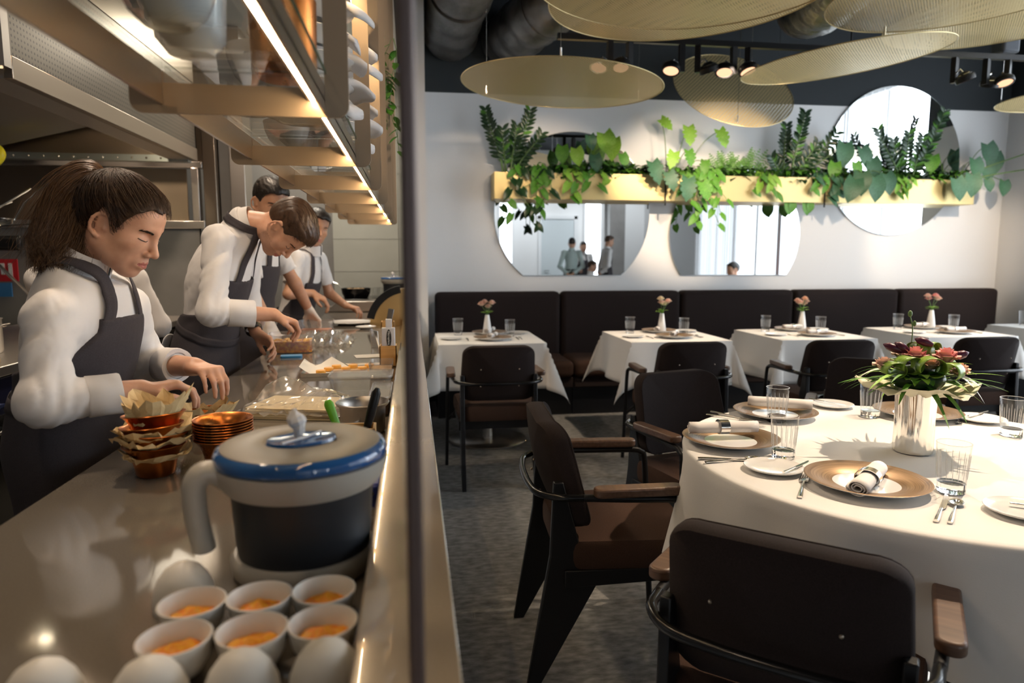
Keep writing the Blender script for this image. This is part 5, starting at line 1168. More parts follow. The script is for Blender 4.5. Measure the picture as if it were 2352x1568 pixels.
def disc(label, loc, r, rx, ry, rz=0.3, mm=None):
    e = Euler((R(rx), R(ry), 0)); t = thing('mesh_disc', label, 'ceiling panel', loc, 0, 'gold expanded-mesh discs under the ceiling', e)
    def P(i, j):
        a = 2 * PI * i / 96; q = [0.0, 0.3, 0.6, 0.85, 1.0][j] * r
        return (math.cos(a) * q, math.sin(a) * q, 0.015 * (q / r) ** 2)
    MB().grid(P, 96, 5, close_u=True).build('mesh_sheet', mm or mesh_gold, t, smooth=60)
    MB().tube([(math.cos(2 * PI * i / 96) * r, math.sin(2 * PI * i / 96) * r, 0.015) for i in range(97)], 0.0035, 6).build('disc_rim', brass_edge, t, smooth=60)
    Mi = e.to_matrix().inverted()
    for k in range(3):
        a = 2 * PI * k / 3 + rz; p = Vector((math.cos(a) * r * 0.93, math.sin(a) * r * 0.93, 0.015)); w = Vector(loc) + e.to_matrix() @ p
        top = Mi @ (Vector((w.x, w.y, 4.0)) - Vector(loc))
        MB().tube([p, top], 0.0016, 5).build('hanging_wire', chrome, t)
        MB().tube([p, p + (top - p).normalized() * 0.06], 0.006, 6).build('wire_clamp', chrome, t)
disc('gold mesh disc hanging highest on the left, in front of the dark ducts', (1.00, 4.6, 2.445), 0.665, 0.5, 3)
disc('pale gold mesh disc tilting up to the right before the round mirror', (2.75, 4.2, 2.56), 0.62, 1.5, -7)
disc('large gold mesh disc at the top of the picture, partly covered by a nearer one', (1.33, 3.3, 2.555), 0.665, 0, -2)
disc('nearest gold mesh disc, cut off by the top picture edge', (1.17, 2.85, 2.49), 0.68, -1, 1)
disc('gold mesh disc at the top right corner of the picture', (2.92, 3.4, 2.71), 0.69, 0, -3)
disc('gold mesh disc behind the top right one, only its rim showing', (3.75, 4.0, 2.82), 0.72, 0, -3)
disc('see-through mesh disc hung steeply tilted close to the back wall', (2.80, 5.85, 2.78), 0.53, 47, 0, 0.3, mesh_open)
disc('gold mesh disc whose tip shows at the right picture edge', (5.23, 4.8, 2.56), 0.60, 0, -2)
# ---------------------------------------------------------------- track lights
t = thing('lighting_track', 'black lighting track running across under the dark ceiling', 'track', (2.7, 4.5, 2.74))
MB().b2((-1.75, -0.018, -0.018), (2.7, 0.018, 0.018)).build('track_rail', black_metal, t)
for dx in (-1.4, 0.3, 2.2): MB().tube([(dx, 0, 0.018), (dx, 0, 1.26)], 0.006, 8).build('track_rod', black_metal, t)
def make_spot(label):
    t = thing('track_spotlight', label, 'spotlight', (0, 0, 0), 0, 'black spotlights on the track')
    MB().b2((-0.018, -0.018, -0.16), (0.018, 0.018, 0.012)).build('spot_stem', black_metal, t)
    hd = MB().lathe([(0.020, 0.055), (0.035, 0.045), (0.062, 0.022), (0.064, 0.0), (0.060, -0.012), (0.050, -0.012), (0.050, -0.006)], 28).build('lamp_head', black_metal, t, smooth=40, loc=(-0.075, -0.01, -0.15), rot=(R(-18), R(14), 0))
    MB().lathe([(0.0, -0.0075), (0.050, -0.0075)], 28).build('lamp_lens', lamp_face, hd)
    MB().lathe([(0.046, 0.030), (0.052, 0.034), (0.046, 0.038)], 24, caps=False).tube([(0, 0, 0.05), (0.01, 0, 0.08), (0.04, 0, 0.07), (0.075, 0.0, 0.02)], 0.006, 8).build('lamp_fins', chrome, hd, smooth=40)
    return t
SPN = ['first from the left under the large disc', 'second from the left under the large disc', 'before the left edge of the see-through disc', 'turned sideways before the see-through disc', 'third from the right before the see-through disc', 'tucked against the edge of the pale disc', 'turned sideways above the far mirror', 'second from the right by the corner', 'last on the track, by the corner']
sp0 = None
for k, (x, ang) in enumerate(((1.298, 0), (1.43, 20), (1.788, 0), (1.90, 150), (2.152, 10), (2.25, 60), (3.80, 110), (4.05, 200), (4.22, 30))):
    o = make_spot('') if sp0 is None else dup(sp0)
    sp0 = sp0 or o; o.location = (x, 4.5, 2.71); o.rotation_euler = (0, 0, R(ang)); o['label'] = 'black track spotlight, ' + SPN[k]
t = thing('wall_speaker', 'small dark loudspeaker hung above the track by the corner', 'speaker', (4.28, 4.6, 2.88))
MB().b2((-0.07, -0.06, -0.09), (0.07, 0.06, 0.09)).build('speaker_box', mat('speaker_grey', (0.05, 0.06, 0.08), 0.5), t, bevel=0.02, seg=4)
MB().tube([(0, 0, 0.09), (0, 0, 1.12)], 0.008, 8).build('speaker_bracket', black_metal, t)
# ================================================================= wall planter and its plants
PX = [0.72, 2.285, 3.85, 5.43]
soil = mat('soil', (0.03, 0.02, 0.012), 0.95)
for k in range(3):
    x0, x1 = PX[k] + 0.002, PX[k + 1] - 0.002
    t = thing('brass_planter', 'long brass wall planter trough, ' + ['section nearest the partition', 'middle section', 'section toward the corner'][k], 'planter', ((x0 + x1) / 2, 6.17, 1.843), 0, 'brass planter troughs on the back wall'); w = x1 - x0
    MB().b2((-w / 2, -0.118, 0.0), (w / 2, -0.110, 0.232)).build('front_panel', brass, t, bevel=0.002)
    MB().b2((-w / 2, -0.110, 0.0), (w / 2, 0.125, 0.006)).b2((-w / 2, 0.119, 0.006), (w / 2, 0.125, 0.232)).b2((-w / 2, -0.11, 0.006), (-w / 2 + 0.005, 0.119, 0.232)).b2((w / 2 - 0.005, -0.11, 0.006), (w / 2, 0.119, 0.232)).build('trough', brass, t)
    MB().b2((-w / 2 + 0.006, -0.109, 0.006), (w / 2 - 0.006, 0.118, 0.205)).build('soil', soil, t)
for k, x in enumerate((2.285, 3.85)):
    tag(MB().b2((x - 0.006, 6.043, 1.80), (x + 0.006, 6.050, 2.08)).build('planter_strap', black_metal), 'thin dark strap over the planter joint ' + ['by the heart leaf plant', 'under the large blue-green leaves'][k], 'strap')
def lmesh(name, m, heart, droop=0.25, n=6, fold=0.18, split=False):
    mb = MB(); leaf_into(mb, (0, 0, 0), (1, 0, 0), (0, 0, 1), 1.0, 1.0, droop, heart, fold, n)
    if split:   # monstera: notched margin
        for i in range(1, n):
            if i % 4 == 3:
                for q in (0, 2):
                    a = Vector(mb.v[i * 3 + q]); c = Vector(mb.v[i * 3 + 1]); mb.v[i * 3 + q] = tuple(c + (a - c) * 0.68)
    me = mb.mesh(name, 60); me.materials.append(m); return me
M_ZZ = lmesh('zz_leaflet', leaf_d, False, 0.12, 6)
M_ZZL = lmesh('zz_leaflet_pale', leaf_m, False, 0.12, 4)
M_H = {m.name: lmesh('heart_' + m.name, m, True, 0.30, 6) for m in (leaf_m, leaf_l, leaf_b, leaf_d)}
M_MON = {m.name: lmesh('monstera_' + m.name, m, True, 0.25, 17, 0.15, True) for m in (leaf_m, leaf_l, leaf_b)}
def leaf_obj(me, par, base, d, upv, L, w, name='leaf'):
    d = Vector(d).normalized(); s = Vector(upv).cross(d)
    if s.length < 1e-3: s = Vector((1, 0, 0)).cross(d)
    s.normalize(); u = d.cross(s)
    o = bpy.data.objects.new(name, me); COL.objects.link(o); o.parent = par
    M = Matrix((d * L, s * w, u * L)).transposed().to_4x4(); M.translation = Vector(base); o.matrix_local = M
    return o
FACE = Vector((-0.25, -0.95, 0.15))
def zz(label, x, stems, seed, pale=0.12):
    """upright stems carrying paired glossy leaflets; stems = [(dx, height, lean)]"""
    rr = random.Random(seed); t = thing('zz_plant', label, 'plant', (x, 6.16, 2.05), 0, 'upright glossy plants in the wall planter')
    for dx, h, ln in stems:
        b0 = Vector((dx * 0.35, rr.uniform(-.05, .03), 0)); tip = Vector((dx + ln, rr.uniform(-0.12, 0.0), h))
        pts = bez(b0, b0 + Vector((dx * .1, 0, h * .4)), tip - Vector((ln * .5, 0, h * .3)), tip, 10)
        MB().tube(pts, [0.011 - 0.0008 * i for i in range(11)], 7).build('stem', stem_m, t, smooth=60)
        n = max(7, int(h / 0.040))
        for i in range(n):
            q = 0.25 + 0.75 * i / (n - 1); k = min(9, int(q * 10)); p = pts[k].lerp(pts[k + 1], q * 10 - k); tn = (pts[k + 1] - pts[k]).normalized()
            sd = tn.cross(FACE).normalized()
            for s in (-1, 1):
                d = sd * s * (1.0 + rr.uniform(-.15, .15)) + tn * (0.42 + 0.45 * q) + FACE * rr.uniform(-0.1, 0.5)
                leaf_obj(M_ZZL if rr.random() < pale else M_ZZ, t, p, d, FACE, rr.uniform(0.085, 0.112) * (1 - 0.25 * q), rr.uniform(0.028, 0.037), 'leaflet')
    return t
zz('tall dark glossy plant at the planter end nearest the partition', 0.86, ((-0.14, 0.56, -0.06), (-0.06, 0.38, 0.0), (0.05, 0.42, 0.02), (0.13, 0.55, 0.05), (0.17, 0.36, 0.12)), 1)
zz('dark glossy plant leaning to both sides in the middle of the planter', 3.52, ((-0.05, 0.50, 0.02), (0.06, 0.60, 0.05), (0.18, 0.34, 0.08), (0.30, 0.44, 0.16), (0.36, 0.32, 0.14), (-0.16, 0.20, -0.05)), 2)
zz('dense dark glossy plant before the full round mirror', 4.78, ((-0.30, 0.48, -0.08), (-0.18, 0.38, -0.05), (-0.06, 0.45, 0.0), (0.05, 0.42, 0.02), (0.14, 0.44, 0.06), (0.20, 0.66, 0.09), (0.10, 0.30, 0.0)), 3, 0.25)
def hearts(name, label, x, leaves, group, seed, m, kind='H', stems=True):
    """leaves: (dx, dz, dy, size, material, roll) on arching stalks"""
    rr = random.Random(seed); t = thing(name, label, 'plant', (x, 6.13, 2.05), 0, group)
    for dx, dz, dy, sz, mm, pt in leaves:
        p = Vector((dx, dy, dz)); b0 = Vector((dx * 0.25, 0.0, 0.0))
        mid = (b0 + p) / 2 + Vector((0, -0.02, 0.06 + 0.05 * abs(dz)))
        MB().tube(catmull([b0, mid, p], 6), 0.0035, 6).build('stalk', stem_m, t, smooth=60)
        dirv = Vector((math.sin(pt), -0.35, -math.cos(pt))); up_ = Vector((rr.uniform(-.25, .25) - 0.15, -0.9, 0.45))
        leaf_obj((M_MON if kind == 'M' else M_H)[mm.name], t, p, dirv, up_, sz * 0.86, sz * 0.78)
    return t
A = leaf_m; B_ = leaf_l; Cc = leaf_b
hearts('monstera', 'variegated pale-leaved plant over the first mirror', 1.62, ((-0.28, 0.26, -0.03, 0.18, A, -0.1), (-0.16, 0.24, -0.05, 0.18, B_, 0.1), (-0.03, 0.36, -0.02, 0.15, Cc, 0.2), (0.10, 0.38, -0.03, 0.24, B_, 0.25), (0.18, 0.33, -0.05, 0.22, B_, -0.2), (0.0, 0.18, -0.09, 0.17, Cc, 0.1), (0.26, 0.2, -0.06, 0.15, A, 0.3)), 'broad-leaved plants in the wall planter', 4, A)
hearts('monstera', 'split-leaved plant with bright leaves on long stalks above the wall', 2.35, ((-0.10, 0.52, -0.02, 0.16, B_, 0.9), (0.16, 0.46, -0.02, 0.20, B_, 0.1), (0.46, 0.44, -0.02, 0.20, B_, 0.4), (-0.22, 0.12, -0.16, 0.24, Cc, 0.35), (0.0, 0.22, -0.10, 0.18, B_, -0.3), (0.14, 0.24, -0.09, 0.17, A, 0.2), (0.3, 0.15, -0.1, 0.15, A, -0.2), (-0.08, 0.03, -0.19, 0.20, Cc, 0.3), (0.1, -0.02, -0.20, 0.24, Cc, -0.1), (0.24, -0.05, -0.19, 0.20, A, 0.3)), 'broad-leaved plants in the wall planter', 5, A, 'M')
hearts('philodendron', 'plant with large drooping blue-green leaves before the brass trough', 4.10, ((-0.06, 0.34, -0.06, 0.26, Cc, -0.15), (0.10, 0.30, -0.09, 0.22, Cc, 0.3), (0.2, 0.20, -0.1, 0.22, Cc, 0.1), (-0.16, 0.16, -0.08, 0.18, A, -0.3), (0.05, 0.06, -0.18, 0.24, Cc, -0.15), (0.17, 0.02, -0.2, 0.26, Cc, 0.02), (0.29, 0.05, -0.19, 0.22, Cc, 0.2), (0.02, 0.16, -0.12, 0.16, A, 0.2), (-0.02, 0.0, -0.19, 0.26, Cc, -0.45)), 'broad-leaved plants in the wall planter', 6, Cc)
hearts('monstera', 'blue-green split-leaved plant reaching out past the corner end of the planter', 5.22, ((0.33, 0.37, -0.05, 0.24, Cc, 0.15), (0.40, 0.28, -0.06, 0.24, Cc, -0.1), (0.18, 0.22, -0.08, 0.22, Cc, 0.1), (0.30, 0.14, -0.08, 0.16, Cc, 0.4), (-0.08, 0.02, -0.17, 0.24, Cc, 0.2), (0.08, 0.06, -0.18, 0.24, Cc, -0.1), (0.32, 0.03, -0.1, 0.14, Cc, 0.2), (0.50, 0.02, -0.1, 0.17, Cc, -0.1), (-0.25, 0.25, -0.05, 0.2, A, -0.3)), 'broad-leaved plants in the wall planter', 7, Cc)
t = thing('aerial_roots', 'long bare plant stalks stretching across to the corner wall', 'stalk', (5.3, 6.1, 2.07))
MB().tube(catmull([(0, 0, 0.02), (0.2, -0.05, 0.12), (0.62, -0.2, 0.28)], 6), 0.006, 6).build('stalk', stem_m, t); MB().tube(catmull([(0.02, 0, 0.0), (0.3, -0.1, 0.06), (0.62, -0.25, 0.11)], 6), 0.006, 6).build('stalk', stem_m, t)
def pothos(label, x, vines, seed, m1, m2):
    rr = random.Random(seed); t = thing('trailing_vine', label, 'plant', (x, 6.10, 2.07), 0, 'trailing vines over the wall planter')
    for dx, ln in vines:
        pts = catmull([(dx * .5, 0.02, 0.0), (dx * .8, -0.05, 0.06), (dx, -0.085, -0.04), (dx + rr.uniform(-.05, .05), -0.085, -ln * .5), (dx + rr.uniform(-.10, .10), -0.09, -ln)], 5)
        MB().tube(pts, 0.003, 5).build('vine', stem_m, t, smooth=60)
        n = max(4, int(ln / 0.05))
        for i in range(n):
            p = pts[min(len(pts) - 1, int((0.15 + 0.85 * i / (n - 1)) * (len(pts) - 1)))]; s = 1 if i % 2 else -1
            leaf_obj(M_H[(m1 if rr.random() < 0.6 else m2).name], t, p, (s * rr.uniform(0.3, 0.9), -0.5, -0.75), (rr.uniform(-.3, .3), -0.9, 0.5), rr.uniform(0.08, 0.125), rr.uniform(0.055, 0.08))
    return t
pothos('vine with small pointed leaves trailing over the first trough to the mirror', 1.08, ((-0.12, 0.30), (-0.20, 0.36), (0.02, 0.44), (0.07, 0.46), (0.12, 0.30), (-0.03, 0.14)), 1, A, leaf_d)
pothos('light green vine trailing halfway down the first trough', 1.45, ((-0.10, 0.18), (0.0, 0.20), (0.06, 0.17), (0.25, 0.10)), 2, B_, A)
pothos('long vine hanging beside the planter joint down to the middle mirror', 2.66, ((-0.10, 0.36), (0.0, 0.42), (0.06, 0.44), (0.11, 0.34), (0.14, 0.22), (-0.2, 0.24)), 3, A, A)
pothos('short bright vine hanging over the middle trough', 3.22, ((-0.02, 0.12), (0.05, 0.15), (0.10, 0.10)), 4, B_, A)
pothos('short pale vine hanging over the corner trough', 4.62, ((-0.05, 0.10), (0.02, 0.13), (0.1, 0.08)), 5, B_, A)
pothos('dark vine hanging in front of the planter under the blue-green leaves', 3.86, ((-0.04, 0.14), (0.05, 0.18), (0.12, 0.12), (-0.12, 0.10)), 6, Cc, A)
for x, w in ((3.52, 'left'), (3.70, 'right')):
    t = thing('hanging_leaf', 'green leaf pair hanging under the trough over the middle mirror, on its %s side' % w, 'leaf', (x, 6.08, 1.845))
    leaf_obj(M_H[A.name], t, (-0.02, 0, 0.0), (0.25, -0.2, -1), (0, -1, 0.1), 0.12, 0.11); leaf_obj(M_H[A.name], t, (0.03, 0, 0.0), (-0.1, -0.2, -1), (0, -1, 0.1), 0.10, 0.09)
t = thing('fern', 'small feathery fern in the middle of the planter', 'plant', (2.98, 6.13, 2.05)); rr = random.Random(5)
for k in range(26):
    a = rr.uniform(-1.2, 1.2); mb = MB(); L = rr.uniform(0.20, 0.32); d = Vector((math.sin(a) * .9, rr.uniform(-.4, .2), math.cos(a) + .3)).normalized(); s = d.cross(FACE).normalized()
    for i in range(12):
        p = d * L * (i + 1) / 12; q = 0.05 * math.sin(PI * (i + 2) / 14)
        for sg in (-1, 1): leaf_into(mb, p, s * sg + d * 0.5, FACE, q, 0.012, 0.2, False, 0.1, 2)
    mb.tube([(0, 0, 0), d * L], 0.0025, 4); mb.build('frond', leaf_m, t, smooth=60, loc=(rr.uniform(-.12, .12), rr.uniform(-.04, .02), 0))
# low filling greenery along the troughs, nobody could count it
rr = random.Random(77)
for k in range(3):
    for m, nn, nm in ((leaf_d, 170, 'dark'), (leaf_m, 200, 'fresh green')):
        mb = MB()
        for i in range(nn):
            x = rr.uniform(PX[k] + (0.45 if k == 0 else 0.03), PX[k + 1] - 0.05); a = rr.uniform(0, 6.28)
            leaf_into(mb, (x, rr.uniform(6.07, 6.17), 2.05 + rr.uniform(0.0, 0.10)), (math.cos(a) * .9, math.sin(a) * 0.6 - .3, rr.uniform(-0.1, 1.0)), (0, -0.3, 1), rr.uniform(0.07, 0.14), rr.uniform(0.035, 0.07), 0.5, rr.random() < 0.5, 0.2, 4)
        tag(mb.build('low_foliage', m, smooth=60), '%s low leaves filling the trough %s' % (nm, ['nearest the partition', 'in the middle', 'toward the corner'][k]), 'foliage', None, 'stuff')
# ================================================================= people
F32 = np.float32
def smin(a, b, k):
    if k <= 0: return np.minimum(a, b)
    h = np.maximum(k - np.abs(a - b), 0) / k
    return np.minimum(a, b) - h * h * k * 0.25
def cap(a, b, ra, rb=None):
    a = np.array(a, F32); b = np.array(b, F32); ab = b - a; L = float(ab @ ab) + 1e-12; rb = ra if rb is None else rb
    def f(P):
        q = P - a; t = np.clip((q @ ab) / L, 0, 1)
        return np.sqrt(((q - t[:, None] * ab) ** 2).sum(1)) - (ra + (rb - ra) * t)
    return f
def ell(c, r, M=None):
    c = np.array(c, F32); r = np.array(r, F32); M = None if M is None else np.array(M, F32)
    def f(P):
        q = P - c
        if M is not None: q = q @ M
        k0 = np.sqrt(((q / r) ** 2).sum(1)); k1 = np.sqrt(((q / (r * r)) ** 2).sum(1)) + 1e-9
        return k0 * (k0 - 1) / k1
    return f
def comb(items):
    """items: (fn, k, op) with op '+' smooth union or '-' smooth cut"""
    def f(P):
        d = None
        for fn, k, op in items:
            e = fn(P)
            if d is None: d = e
            elif op == '+': d = smin(d, e, k)
            else: d = -smin(-d, e, k)
        return d
    return f
def surfnet(fn, lo, hi, h, B=12):
    """mesh of the zero level of fn inside the box: naive surface nets on a sparse grid"""
    lo = np.array(lo, F32); n = np.ceil((np.array(hi) - lo) / h).astype(int) + 1; n = ((n + B - 1) // B) * B
    nb = n // B
    g = np.stack(np.meshgrid(*[(np.arange(k) + 0.5) * B * h for k in nb], indexing='ij'), -1).reshape(-1, 3).astype(F32) + lo
    dc = fn(g); keep = np.abs(dc) < B * h * 1.15
    V = np.repeat(np.repeat(np.repeat(dc.reshape(nb), B, 0), B, 1), B, 2).astype(F32)
    off = np.stack(np.meshgrid(*[np.arange(B)] * 3, indexing='ij'), -1).reshape(-1, 3)
    ids = np.stack(np.unravel_index(np.nonzero(keep)[0], nb), -1) * B
    for s in range(0, len(ids), 400):
        I = (ids[s:s + 400, None, :] + off[None]).reshape(-1, 3)
        V[I[:, 0], I[:, 1], I[:, 2]] = fn(I.astype(F32) * h + lo)
    ins = V < 0
    c = ins[:-1, :-1, :-1].astype(np.int8)
    c = sum(ins[i:n[0] - 1 + i, j:n[1] - 1 + j, k:n[2] - 1 + k].astype(np.int8) for i in (0, 1) for j in (0, 1) for k in (0, 1))
    act = (c > 0) & (c < 8); A = np.argwhere(act)
    idx = -np.ones(act.shape, np.int64); idx[act] = np.arange(len(A))
    acc = np.zeros((len(A), 3)); cnt = np.zeros(len(A))
    cor = [np.array(q) for q in ((0, 0, 0), (1, 0, 0), (0, 1, 0), (1, 1, 0), (0, 0, 1), (1, 0, 1), (0, 1, 1), (1, 1, 1))]
    cv = [V[A[:, 0] + q[0], A[:, 1] + q[1], A[:, 2] + q[2]] for q in cor]
    for i, j in ((0, 1), (2, 3), (4, 5), (6, 7), (0, 2), (1, 3), (4, 6), (5, 7), (0, 4), (1, 5), (2, 6), (3, 7)):
        m = (cv[i] < 0) != (cv[j] < 0); t = np.where(m, cv[i] / np.where(m, cv[i] - cv[j], 1), 0)
        p = cor[i] + t[:, None] * (cor[j] - cor[i]); acc[m] += p[m]; cnt[m] += 1
    verts = (A + acc / cnt[:, None]) * h + lo
    quads = []
    for ax in range(3):
        sl0 = [slice(None)] * 3; sl1 = [slice(None)] * 3; sl0[ax] = slice(0, -1); sl1[ax] = slice(1, None)
        x = np.argwhere(ins[tuple(sl0)] != ins[tuple(sl1)]); b, c2 = (ax + 1) % 3, (ax + 2) % 3
        ok = (x[:, b] > 0) & (x[:, c2] > 0) & (x[:, b] < n[b] - 1) & (x[:, c2] < n[c2] - 1) & (x[:, ax] < n[ax] - 1); x = x[ok]
        sgn = ins[x[:, 0], x[:, 1], x[:, 2]]
        q = []
        for db, d2 in ((-1, -1), (0, -1), (0, 0), (-1, 0)):
            y = x.copy(); y[:, b] += db; y[:, c2] += d2; q.append(idx[y[:, 0], y[:, 1], y[:, 2]])
        q = np.stack(q, 1); q[~sgn] = q[~sgn][:, ::-1]; quads.append(q)
    Q = np.concatenate(quads); Q = Q[(Q >= 0).all(1)]
    return verts, Q
def np_obj(name, verts, quads, mats, parent=None, org=(0, 0, 0), mi=None, smooth=180):
    me = bpy.data.meshes.new(name); nv, nq = len(verts), len(quads); k = quads.shape[1]
    me.vertices.add(nv); me.vertices.foreach_set('co', (np.asarray(verts) - np.array(org)).astype(F32).ravel())
    me.loops.add(nq * k); me.loops.foreach_set('vertex_index', quads.astype(np.int32).ravel())
    me.polygons.add(nq); me.polygons.foreach_set('loop_start', (np.arange(nq) * k).astype(np.int32))
    if mi is not None: me.polygons.foreach_set('material_index', mi.astype(np.int32))
    me.update(calc_edges=True); me.validate()
    if smooth: me.shade_smooth()
    o = bpy.data.objects.new(name, me); COL.objects.link(o)
    for m in mats: o.data.materials.append(m)
    if parent is not None: o.parent = parent
    return o
def relax(v, q, it=2):
    e = np.concatenate([q[:, [0, 1]], q[:, [1, 2]], q[:, [2, 3]], q[:, [3, 0]]]); e = np.concatenate([e, e[:, ::-1]])
    for _ in range(it):
        s = np.zeros_like(v); n = np.zeros(len(v)); np.add.at(s, e[:, 0], v[e[:, 1]]); np.add.at(n, e[:, 0], 1)
        v = 0.45 * v + 0.55 * s / np.maximum(n, 1)[:, None]
    return v
def strands(name, pts, r, m, parent, org, taper=True):
    """pts (S,K,3): thin three-sided hairs"""
    Sn, K, _ = pts.shape; t = np.gradient(pts, axis=1); t /= np.linalg.norm(t, axis=2, keepdims=True) + 1e-9
    ref = np.array([0.3, 0.5, 0.81]); u = np.cross(t, ref); u /= np.linalg.norm(u, axis=2, keepdims=True) + 1e-9; w = np.cross(t, u)
    rad = r * (np.interp(np.linspace(0, 1, K), [0, 0.25, 1], [0.25, 1, 1]) if taper == 'both' else (np.linspace(1, 0.25, K) if taper else np.ones(K)))[None, :, None]
    ring = np.stack([pts + rad * (u * math.cos(a) + w * math.sin(a)) for a in (0, 2.094, 4.189)], 2)
    V = ring.reshape(-1, 3); b = (np.arange(Sn)[:, None] * K + np.arange(K - 1)[None]).reshape(-1) * 3
    Q = np.concatenate([np.stack([b + i, b + (i + 1) % 3, b + 3 + (i + 1) % 3, b + 3 + i], 1) for i in range(3)])
    return np_obj(name, V, Q, [m], parent, org)
skin_a = mat('skin_warm', (0.70, 0.40, 0.265), 0.46, noise=(0.64, 0.335, 0.215), scale=(45, 45, 45), sss=0.12, bump=0.15, bd=0.0006, scale2=(700, 700, 700))
skin_b = mat('skin_tan', (0.60, 0.33, 0.205), 0.46, noise=(0.55, 0.28, 0.17), scale=(45, 45, 45), sss=0.12)
lip_m = mat('lips', (0.50, 0.17, 0.14), 0.4, sss=0.1)
stub_m = mat('skin_stubble', (0.46, 0.25, 0.165), 0.6, noise=(0.60, 0.33, 0.21), scale=(300, 300, 300))
hair_w = mat('hair_chestnut', (0.022, 0.010, 0.005), 0.50, noise=(0.055, 0.026, 0.010), scale=(70, 70, 70), spec=0.45)
hair_w2 = mat('hair_chestnut_light', (0.085, 0.040, 0.016), 0.40, noise=(0.15, 0.075, 0.028), scale=(60, 60, 60), spec=0.6)
hair_b = mat('hair_black', (0.016, 0.011, 0.008), 0.45, spec=0.5)
hair_br = mat('hair_brown', (0.040, 0.019, 0.009), 0.45, noise=(0.075, 0.037, 0.017), scale=(120, 120, 120), spec=0.5)
eye_w = mat('eye_white', (0.75, 0.72, 0.68), 0.2); eye_d = mat('eye_iris', (0.03, 0.018, 0.01), 0.1)
glove_m = mat('latex_glove', (0.72, 0.62, 0.52), 0.4, sss=0.1)
trouser_m = mat('trousers_black', (0.018, 0.016, 0.018), 0.9)
shoe_m = mat('shoe_black', (0.012, 0.012, 0.012), 0.35)
def head_frame(yaw, pitch, roll=0.0):
    """columns: forward, left, up"""
    return np.array((Matrix.Rotation(R(yaw), 3, 'Z') @ Matrix.Rotation(R(pitch), 3, 'Y') @ Matrix.Rotation(R(roll), 3, 'X')), F32)
def head_items(hc, M, s=1.0, male=False):
    W = lambda p: np.array(hc, F32) + M @ (np.array(p, F32) * s)
    E = lambda c, r, A=None: ell(W(c), np.array(r) * s, M if A is None else M @ A)
    Cp = lambda a, b, ra, rb=None: cap(W(a), W(b), ra * s, (ra if rb is None else rb) * s)
    j = 1.06 if male else 1.0
    it = [(E((-0.010, 0, 0.030), (0.098, 0.075, 0.086)), 0, '+'), (E((0.030, 0, -0.035), (0.060, 0.055, 0.070)), 0.05, '+')]
    it.append((E((0.056, 0, 0.050), (0.036, 0.050, 0.038)), 0.03, '+'))
    for q in (-1, 1):
        it.append((Cp((-0.004, q * 0.052 * j, -0.052), (0.058, q * 0.016 * j, -0.098), 0.022, 0.016), 0.028, '+'))
        it.append((E((0.056, q * 0.040, -0.026), (0.028, 0.024, 0.022)), 0.020, '+'))
        it.append((E((0.040, q * 0.036, -0.062), (0.032, 0.020, 0.026)), 0.022, '+'))
    it.append((E((0.071, 0, -0.099), (0.019, 0.021, 0.016)), 0.018, '+'))
    it.append((Cp((0.083, -0.030, 0.019), (0.089, 0, 0.017), 0.0085), 0.016, '+')); it.append((Cp((0.083, 0.030, 0.019), (0.089, 0, 0.017), 0.0085), 0.016, '+'))
    for q in (-1, 1):
        it.append((E((0.100, q * 0.031, 0.001), (0.018, 0.0165, 0.0125)), 0.016, '-'))
        it.append((E((0.0735, q * 0.032, -0.001), (0.0150, 0.0160, 0.0125)), 0.007, '+'))
        it.append((E((0.066, q * 0.030, -0.012), (0.024, 0.022, 0.012)), 0.012, '+'))
    it.append((E((0.082, 0, -0.066), (0.020, 0.026, 0.022)), 0.016, '+'))
    it.append((Cp((0.088, 0, 0.010), (0.113, 0, -0.030), 0.0070, 0.0085), 0.014, '+'))
    it.append((E((0.1135, 0, -0.036), (0.0105, 0.0105, 0.0095)), 0.006, '+'))
    for q in (-1, 1):
        it.append((E((0.1005, q * 0.0125, -0.041), (0.0105, 0.0070, 0.0080)), 0.005, '+'))
        it.append((E((0.1050, q * 0.0070, -0.0485), (0.0050, 0.0032, 0.0045)), 0.003, '-'))
    for q in (-1, 1): it.append((Cp((0.0985, q * 0.003, -0.0645), (0.0880, q * 0.022, -0.0695), 0.0046, 0.0026), 0.007, '+'))
    it.append((Cp((0.0955, -0.007, -0.0762), (0.0955, 0.007, -0.0762), 0.0052), 0.008, '+'))
    for q in (-1, 1):
        it.append((Cp((0.0950, q * 0.008, -0.0762), (0.0870, q * 0.021, -0.0708), 0.0045, 0.0024), 0.007, '+'))
    for q in (-1, 1): it.append((Cp((0.1045, 0, -0.0703), (0.0915, q * 0.024, -0.0705), 0.0016), 0.003, '-'))
    for q in (-1, 1):
        hl = []
        for k in range(8):
            a = R(-75 + 255 * (1 - k / 7) + 0) ; cx, cz = -0.004, -0.008
            hl.append((cx - 0.0165 * math.sin(R(-20 + 205 * k / 7)) + 0.004 * (k > 5), q * (0.0785 + 0.0110 * math.sin(R(-10 + 190 * k / 7)) ** 2 * 1.0), cz + 0.0300 * math.cos(R(-20 + 205 * k / 7))))
        for k in range(7): it.append((Cp(hl[k], hl[k + 1], 0.0046 if k < 5 else 0.0056), 0.002, '+'))
        it.append((E((-0.003, q * 0.0755, -0.006), (0.0150, 0.0045, 0.0260)), 0.003, '+'))
        it.append((Cp((-0.010, q * 0.0800, 0.010), (-0.011, q * 0.0800, -0.012), 0.0028), 0.003, '+'))
        it.append((E((0.010, q * 0.0770, -0.013), (0.0045, 0.0055, 0.006)), 0.004, '+'))
    return it, W
